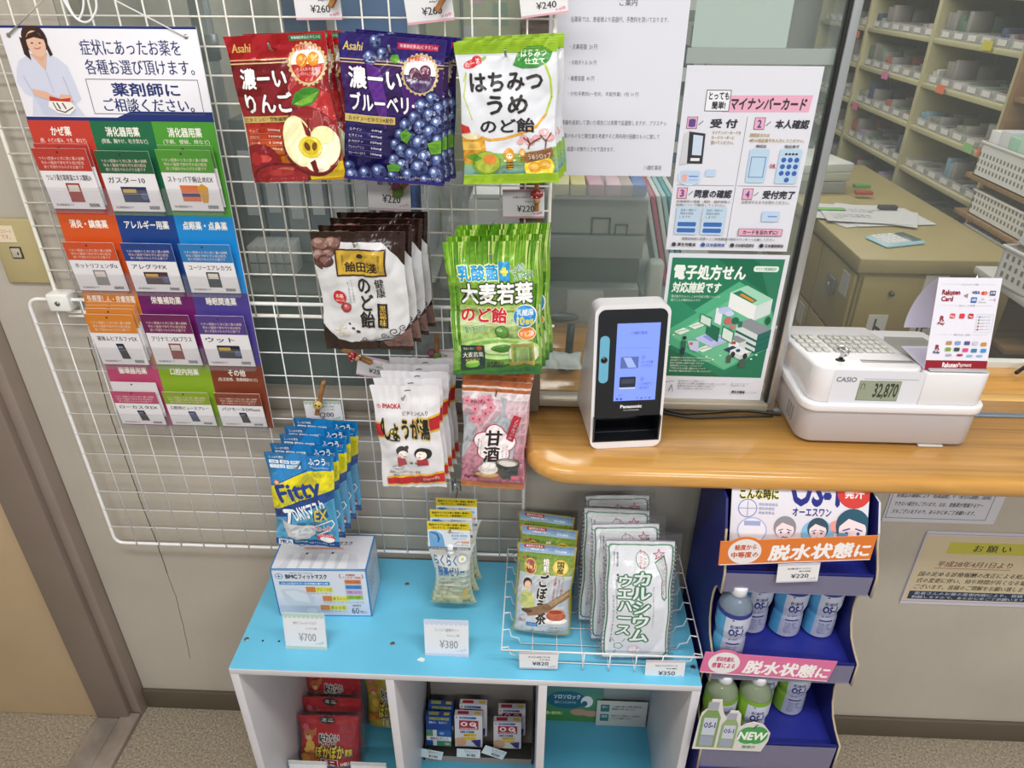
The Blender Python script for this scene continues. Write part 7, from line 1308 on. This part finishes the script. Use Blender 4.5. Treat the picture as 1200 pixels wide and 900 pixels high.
def bagm(name, lab, TLp, BRp, y, col, seed):
    a, b = at(*TLp, y), at(*BRp, y); w, h = b.x-a.x, a.z-b.z; r = pouch(name, lab, 'bag', w, h, .05, M(col, .25), None, M(col, .25), (.12, 0), wr=.006, seed=seed, bottomfull=True, warp=.012); r.matrix_basis = T(a.x+w/2, y, b.z); return r
bagm('plastic_bag', 'crumpled white plastic bag hanging behind the mesh, left of the white printer', (508, 200), (556, 335), .22, '#c3c8ca', 5)
bagm('plastic_bag', 'grey plastic bag slumped behind the mesh below the brown candy bags', (470, 330), (534, 430), .25, '#9a9fa0', 6)
t = thing('office_table', 'dark table behind the mesh under the plastic bags', 'table', T(.685, .13, 0)); MB().box(0, 0, .955, .20, .30, .97, M('#4d524f', .4), .002).build('table_top', t)
for x in (.004, .18):
    for y in (.01, .27): MB().box(x, y, 0, x+.016, y+.016, .955, BLK).build('leg', t)
p = at(470, 448, .2)
t = thing('ink_bottle', 'small mint green bottle lying on the dark table behind the white drink bags', 'bottle', T(.735, .2, .986) @ RZ(.3)); MB().lathe([(.006, -.04), (.014, -.036), (.015, .02), (.006, .03), (.006, .04)], M('#9cc3b4', .3), 16, (0, 0, 0), 'x').build('bottle_body', t)
# copier behind the right pane
cp = thing('copier', 'large grey office copier behind the glass, above the card reader', 'copier', T(.938, .46, 0)); CG = M('#868f8c', .42, kind='smooth'); CG2 = M('#98a09d', .42, kind='smooth'); CD = M('#3d4342', .4)
cwx = .228
MB().box(-.005, 0, 1.175, cwx, .5, 1.262, CG2, .004).build('scanner_bed', cp); MB().box(-.005, -.006, 1.118, cwx-.004, .5, 1.172, CG, .004).build('front_cover', cp)
MB().box(-.005, .03, 1.045, cwx-.004, .5, 1.117, CD, .002).build('output_bay', cp)
MB().box(-.005, -.008, .4, cwx-.004, .5, 1.044, CG, .004).build('main_body', cp); MB().box(.0, -.012, .06, cwx-.01, .49, .4, CG2, .004).build('paper_drawer', cp)
MB().box(.10, -.003, 1.176, .104, 0, 1.215, CD).box(.10, -.003, 1.211, .145, 0, 1.215, CD).box(.141, -.003, 1.176, .145, 0, 1.215, CD).build('latch_outline', cp); MB().box(.155, -.003, 1.176, .158, 0, 1.20, CD).box(.155, -.003, 1.197, .185, 0, 1.20, CD).box(.182, -.003, 1.176, .185, 0, 1.20, CD).build('release_tab', cp)
MB().box(.05, -.012, .86, .14, .0, 1.04, M('#b4bcb8', .4, kind='smooth'), .006).build('side_unit', cp); MB().box(.16, -.010, .90, .175, -.006, .96, M('#a34a44', .5)).build('red_label', cp); MB().box(-.01, -.011, .90, .045, -.007, .955, CD, .002).build('handle_recess', cp)
tp = thing('supply_tray', 'clear tray of yellow, pink and blue packets on top of the copier', 'tray', T(.938, .43, 1.263)); MB().box(0, 0, 0, .225, .14, .003, CLEAR2).box(0, 0, .003, .225, .003, .032, CLEAR2).box(0, .137, .003, .225, .14, .032, CLEAR2).build('tray', tp)
for k, (x, c, n) in enumerate(((.012, '#d9d596', 'pale yellow'), (.05, '#d6cf7c', 'yellow'), (.09, '#d5a3bb', 'pink'), (.128, '#e0c0cc', 'pale pink'), (.158, '#b9a9a6', 'grey rose'), (.186, '#4a7ac0', 'blue'))):
    t = thing('packet', n+' packet in the clear tray on the copier', 'packet', T(.938+x+.016, .447, 1.2665) @ RZ(.04*(k % 3-1)), 'packets on the copier'); MB().box(-.017, 0, 0, .017, .1, .026, M(c, .45), .003).build('wrapper', t)
for k, (c, n) in enumerate((('#c3cdca', 'pale grey'), ('#b84a6a', 'crimson'), ('#cfd8d6', 'white'), ('#9fc3c6', 'aqua'), ('#4a9aa0', 'teal'), ('#c9d2cf', 'light grey'))):
    t = thing('leaning_file', n+' file leaning right of the copier', 'file', T(1.243+k*.014, .62, .99) @ RY(-.25), 'files right of the copier'); MB().box(-.005, 0, 0, .005, .2, .24, M(c, .5), .001).build('sleeve', t)
t = thing('side_table', 'grey side table right of the copier', 'table', T(1.185, .52, 0)); MB().box(0, 0, .93, .24, .45, .985, M('#8b928f', .45, kind='smooth'), .004).build('table_top', t)
for x in (.005, .215):
    for y in (.01, .42): MB().box(x, y, 0, x+.02, y+.02, .93, ALUD).build('leg', t)
t = thing('white_case', 'rounded white plastic case right of the copier', 'case', T(1.235, .545, .9855)); MB().box(-.045, -.02, 0, .055, .06, .10, M('#b9c3be', .4, kind='smooth'), .018, 4).build('case', t) if False else MB().box(-.045, -.02, 0, -.004, .02, .10, M('#b9c3be', .4, kind='smooth'), .012, 4).build('case', t)
# black stand and white packet on the inner counter
ib = thing('inner_shelf', 'wooden inner counter board behind the left pane', 'counter', T(.927, .302, ZR-.036)); MB().box(0, 0, 0, .46, .14, .036, WOOD, .002).build('board', ib)
t = thing('swivel_stand', 'small black stand with an oval plate behind the glass, left of the card reader', 'stand', T(.985, .225, ZR+.0005)); K = M('#22252a', .45)
MB().lathe([(.030, 0), (.032, .004), (.028, .012), (.012, .018)], K, 24).build('base', t); MB().tube([(.004, 0, .014), (.007, 0, .095)], .0085, K, 12).build('column', t); MB().ball((-.012, 0, .112), (.034, .017, .008), M('#2f383a', .4), 24, 10).build('oval_plate', t)
r = pouch('tissue_packet', 'white packet lying behind the left pane on the wooden counter', 'packet', .085, .055, .02, M('#cfdcd8', .4), None, M('#cfdcd8', .4), (.05, .05), wr=.003, seed=14); r.matrix_basis = T(.974, .17, ZR+.0175) @ RX(-PI/2+.25)
# desk with drawers on the right
DK1 = M('#a1925c', .5, kind='smooth'); DK2 = M('#948a5c', .5, kind='smooth')
dz = .9; dsx, dsy = 1.968, 1.10
dk = thing('drawer_cabinet', 'olive beige drawer cabinet with metal handles and pasted slips, behind the register', 'cabinet', T(dsx, dsy, 0))
MB().box(0, 0, dz-.05, .525, 1.35, dz, M('#a39667', .45, kind='smooth'), .004).build('top_board', dk); MB().box(.02, .02, 0, .515, 1.33, dz-.05, DK2).build('cabinet_body', dk)
for k in range(4):
    for j in range(3):
        y0_ = .03+k*.32; z0_ = .08+j*.255; df_ = MB().box(.008, y0_, z0_, .02, y0_+.31, z0_+.245, DK1, .003).build('drawer_front', dk)
        hd_ = MB().box(-.006, y0_+.12, z0_+.12, .008, y0_+.19, z0_+.18, M('#8b8c8a', .35, .6), .003).build('drawer_handle', df_); MB().lathe([(.006, -.010), (.006, .008)], M('#c9c9c4', .3, .7), 10, (0, y0_+.155, z0_+.15), 'x').build('lock', df_)
        if (k+j) % 2 == 0: MB().box(.005, y0_+.03, z0_+.15, .008, y0_+.09, z0_+.23, M('#c3c3bc', .6)).build('pasted_slip', dk)
for k in range(2):
    for j in range(3):
        x0_ = .03+k*.25; z0_ = .08+j*.255; df_ = MB().box(x0_, .008, z0_, x0_+.24, .02, z0_+.245, DK1, .003).build('drawer_front', dk); MB().lathe([(.008, -.006), (.008, .010)], M('#4a4844', .4), 10, (x0_+.1, 0, z0_+.19), 'y').build('lock', df_)
for x, z, w_, h_, tt in ((.265, .60, .075, .245, '安瀬正'), (.11, .50, .065, .20, 'ト函'), (.42, .55, .07, .18, '保管')):
    MB().box(x-w_/2, .004, z, x+w_/2, .0078, z+h_, M('#cfcfc9', .6)).build('pasted_label', dk); A = Art(w_, h_, .6, base=2e-4); A.text(tt, 18, 8, 82, 88, '#3c3a36', .03, vert=True); A.build(dk, T(x, .004, z+h_/2), name='handwriting')
rdx = random.Random(3)
for k in range(7):
    t = thing('paper_sheet', ['topmost loose paper sheet', 'second loose paper sheet', 'third loose paper sheet', 'fourth loose paper sheet', 'turned paper sheet at the left', 'turned paper sheet at the right', 'lowest loose paper sheet'][k]+' of the heap on the beige cabinet', 'paper', T(2.19+rdx.uniform(-.07, .05), 1.56+rdx.uniform(-.05, .05), dz+.001+(6-k)*.0016) @ RZ(rdx.uniform(-.5, .5)), 'papers on the beige cabinet')
    MB().box(-.15, -.105, 0, .15, .105, .0008, M('#c9cbc9', .6)).build('sheet', t); A = Art(.26, .17, .6, base=2e-4); A.lines(['処方せん控え 受付番号', '医薬品名 用法用量', '', '一日三回 毎食後', '外用薬 適量塗布', '備考'], 4, 6, 80, 92, '#8a8d90'); A.build(t, RX(-PI/2) @ T(0, -.0008, 0)) if k in (0, 4, 5) else None
ck = thing('calculator', 'white and light blue calculator on the beige cabinet, right of the papers', 'calculator', T(2.15, 1.28, dz+.001) @ RZ(-1.25)); MB().box(-.055, -.08, 0, .055, .08, .012, M('#9cc6d4', .4), .006).build('case', ck); MB().box(-.046, -.072, .0115, .046, .024, .0145, M('#cfd4d2', .4), .002).build('key_field', ck); MB().box(-.043, .032, .0115, .043, .07, .0155, M('#5c6a68', .25), .002).build('display', ck)
for i in range(4):
    for j in range(4): MB().box(-.042+i*.022, -.068+j*.022, .0145, -.026+i*.022, -.054+j*.022, .017, M('#e1e3e2', .4), .001, 1).build('key', ck)
for px, py, c, nm_, n in ((972, 243, '#6fb85c', 'paper_strip', 'green strip of paper at the edge of the desk papers'), (1010, 218, '#5c9a4c', 'small_card', 'small green card behind the desk papers'), (1012, 226, '#a3402c', 'small_pouch', 'small red pouch behind the desk papers'), (1040, 243, '#2c2f3a', 'pen_case', 'dark pen case on the desk papers')):
    p = atz(px, py, dz+.02); t = thing(nm_, n, nm_.replace('_', ' '), T(p.x, p.y, dz+.0135)); MB().box(-.06 if px == 972 else -.034, -.014, 0, .06 if px == 972 else .034, .014, .003 if px == 972 else .014, M(c, .5), .002).build('body', t)
for k, (z, c, n) in enumerate(((0, '#8f938e', 'grey'), (.05, '#b4b9a9', 'pale green'), (.085, '#c6cbc4', 'white'))):
    t = thing('folder_stack', n+' folder box at the far left end of the beige cabinet', 'folder', T(2.07, 2.05, dz+.001+z) @ RZ(.1*k)); MB().box(-.10, -.15, 0, .13, .15, .048 if k == 0 else .034, M(c, .5, kind='smooth'), .003).build('cover', t)
# drug shelves along the right side
XS = 2.60; SHC = M('#b3ad86', .5, kind='smooth'); BACKC = M('#3f413b', .7)
ys = [1.66, 2.343, 3.068, 3.80]; zs = [.575, .752, .93, 1.11, 1.288, 1.466, 1.644, 1.822]
sh = thing('drug_shelf', 'tall olive cream shelf unit full of small drug boxes along the right', 'shelf', T(XS, 0, 0))
for y in ys: MB().box(0, y-.014, 0, .30, y+.014, 2.2, SHC, .002).build('upright', sh)
for z in zs:
    for a, b_ in zip(ys, ys[1:]): MB().box(.004, a+.014, z-.02, .29, b_-.014, z, SHC, .002).build('shelf_board', sh)
MB().box(.30, ys[0], 0, .31, ys[-1], 2.2, BACKC).build('back_board', sh)
# wooden side shelf nearer the viewer
ws = thing('wooden_shelf', 'brown wooden shelf unit with white plastic baskets, at the right edge', 'shelf', T(XS, 0, 0)); WS = M('#8a6a42', .5, kind='wood')
for y in (1.05, 1.63): MB().box(-.01, y-.012, 0, .35, y+.012, 2.2, WS, .002).build('upright', ws)
for z in (.60, .818, .93, 1.066, 1.33, 1.56, 1.80): MB().box(-.09 if z < 1.1 else -.005, 1.063, z-.018, .34, 1.617, z, WS, .002).build('shelf_board', ws)
MB().box(.34, 1.05, 0, .35, 1.63, 2.2, M('#5c4f3c', .6)).build('back_board', ws)
# small clear trays with labels and boxes, one thing each
pal = [('#b9b5ae', 'white'), ('#b3a097', 'pale pink'), ('#9a8caf', 'lilac'), ('#a3594c', 'brick red'), ('#3f4768', 'navy'), ('#7896a6', 'light blue'), ('#7a8272', 'sage'), ('#a3885c', 'tan'), ('#85827c', 'grey'), ('#5f3338', 'wine'), ('#56705f', 'green'), ('#c4c0b8', 'ivory'), ('#4c4c48', 'dark grey'), ('#6a6660', 'smoke grey')]
bay = ['nearest', 'middle', 'farthest']; lev = {.575: 'lowest', .752: 'second', .93: 'third', 1.11: 'fourth', 1.288: 'fifth', 1.466: 'sixth', 1.644: 'seventh', 1.822: 'top'}
tray0 = None; rd2 = random.Random(21); nB = 0; TRm = M('#d3d6d2', .15, alpha=.35); proto_box = {}
ORDN = ['first', 'second', 'third', 'fourth', 'fifth', 'sixth', 'seventh']
for z in zs[1:7]:
    for bi, (a, b_) in enumerate(zip(ys, ys[1:])):
        n = 6; st = (b_-a-.04)/n
        for k in range(n):
            y = a+.02+st*(k+.5); q = rd2.randrange(len(pal)); hgt_ = rd2.choice([.028, .034, .045, .06, .10]); col, cname_ = pal[q]
            key = (q, hgt_)
            M4 = T(XS+.02, y, z+.0005)
            lab = '%s drug boxes, %s tray of the %s bay, %s board' % (cname_, ORDN[k], bay[bi], lev[z])
            if key not in proto_box:
                t = thing('drug_tray', lab, 'drug tray', M4, 'drug trays on the right shelves'); w2 = st*.46
                MB().box(0, -w2, 0, .004, w2, .035, TRm).box(.004, -w2, 0, .22, -w2+.003, .035, TRm).box(.004, w2-.003, 0, .22, w2, .035, TRm).box(0, -w2, 0, .22, w2, .002, TRm).build('tray', t)
                MB().box(-.001, -w2*.6, .008, 0, w2*.6, .028, M('#d6d3cc', .6)).build('label', t)
                m_ = MB(); mm = M(col, .45); m3 = M('#8d8a84', .5)
                for i in range(2):
                    for j in range(3):
                        x0_ = .012+i*.09; y0_ = -w2+.006+j*(w2*2-.012)/3; hh_ = hgt_*rd2.uniform(.7, 1.1); MB().box(x0_, y0_+.001, .003, x0_+.085, y0_+(w2*2-.012)/3-.001, hh_, mm if (i+j) % 3 else m3, .001, 1).build('drug_box', t)
                proto_box[key] = t
            else: dup(proto_box[key], M4, lab)
            nB += 1
for px, py, c, n in ((1004, 40, '#e0714a', 'orange'), (1037, 88, '#d978a8', 'pink'), (1002, 124, '#e06a9c', 'bright pink'), (1102, 104, '#e0744c', 'second orange'), (1151, 179, '#e06a48', 'third orange'), (1062, 249, '#e0603c', 'lowest orange'), (1157, 53, '#c9bf3c', 'yellow'), (1134, 173, '#8fc078', 'green')):
    p = atx(px, py, XS-.003); t = thing('sticky_note', n+' sticky note on a drug shelf edge', 'sticky note', T(XS-.0025, p.y, p.z), 'sticky notes'); MB().box(-.0015, -.035, -.018, 0, .035, .016, M(c, .5)).build('note', t)
# plastic baskets on the wooden shelf and by the right edge
def pbasket(x, y, z, w, d, h, lab, rz=0, rows=3, fill=None):
    t = thing('plastic_basket', lab, 'basket', T(x, y, z) @ RZ(rz)); PB = M('#dcdcd8', .4); DH = M('#77786f', .6)
    f = MB(); 
    f.box(-w/2, -d/2, 0, -w/2+.004, d/2, h, PB).box(w/2-.004, -d/2, 0, w/2, d/2, h, PB).box(-w/2, -d/2, 0, w/2, -d/2+.004, h, PB).box(-w/2, d/2-.004, 0, w/2, d/2, h, PB).box(-w/2, -d/2, 0, w/2, d/2, .004, PB); f.build('basket_body', t)
    MB().box(-w/2-.005, -d/2-.005, h-.008, w/2+.005, -d/2+.004, h, PB, .001).box(-w/2-.005, d/2-.004, h-.008, w/2+.005, d/2+.005, h, PB, .001).box(-w/2-.005, -d/2, h-.008, -w/2+.004, d/2, h, PB, .001).box(w/2-.004, -d/2, h-.008, w/2+.005, d/2, h, PB, .001).build('rim', t)
    hm = MB()
    for j in range(rows):
        for k in range(int(d/.022)):
            yy = -d/2+.016+k*.022; hm.box(-w/2-.0006, yy, .02+j*.024, -w/2+.0002, yy+.009, .034+j*.024, DH)
        for k in range(int(w/.022)):
            xx = -w/2+.016+k*.022; hm.box(xx, -d/2-.0006, .02+j*.024, xx+.009, -d/2+.0002, .034+j*.024, DH)
    hm.build('holes', t, kind='stuff')
    if fill:
        for k, c in enumerate(fill):
            yy = -d/2+.012+k*(d-.024)/len(fill); MB().box(-w/2+.01, yy, .006, w/2-.01, yy+(d-.03)/len(fill), h+.05-.01*(k % 2), M(c, .5), .002).build('folder', t)
    return t
pbasket(2.61, 1.38, 1.0665, .20, .38, .12, 'large white plastic basket with mint green folders, right edge of the drug shelves', 0, 3, ['#d3d6d2', '#9cc3a9', '#b4d2bf', '#9cc3a9', '#c9cccd', '#d9d9d6'])
pbasket(2.62, 1.37, .9305, .19, .36, .09, 'white plastic basket on the board below the one with green folders')
pbasket(2.62, 1.37, .8185, .19, .34, .075, 'lowest white plastic basket on the brown wooden shelf')
tb = thing('side_rack', 'chrome wire rack with a white board and clear boxes, right edge behind the pane', 'rack', T(2.16, .42, 0))
MB().box(0, 0, .965, .7, .40, .985, M('#c3c3be', .4), .002).build('rack_board', tb)
for x in (.01, .68):
    for y in (.01, .38): MB().tube([(x, y, 0), (x, y, .965)], .009, CHROME, 10).build('leg', tb)
MB().tube([(.01+.055*k, .0, .93+.025*(k % 2)) for k in range(13)], .003, CHROME, 6).build('truss_wire', tb)
pbasket(2.29, .60, .986, .26, .24, .10, 'white perforated basket on the chrome rack at the right edge', .1, 3)
t = pbasket(2.30, .60, 1.091, .24, .22, .09, 'upper white perforated basket stacked on the other at the right edge', .05, 3)
cord('tangled_cable', 'black cable tangle on the back counter at the right edge', [(1.93, .20, ZR+.018), (1.99, .235, ZR+.022), (2.06, .21, ZR+.017), (2.12, .23, ZR+.03), (2.2, .20, ZR+.018)], .004, BLK, 'cable')
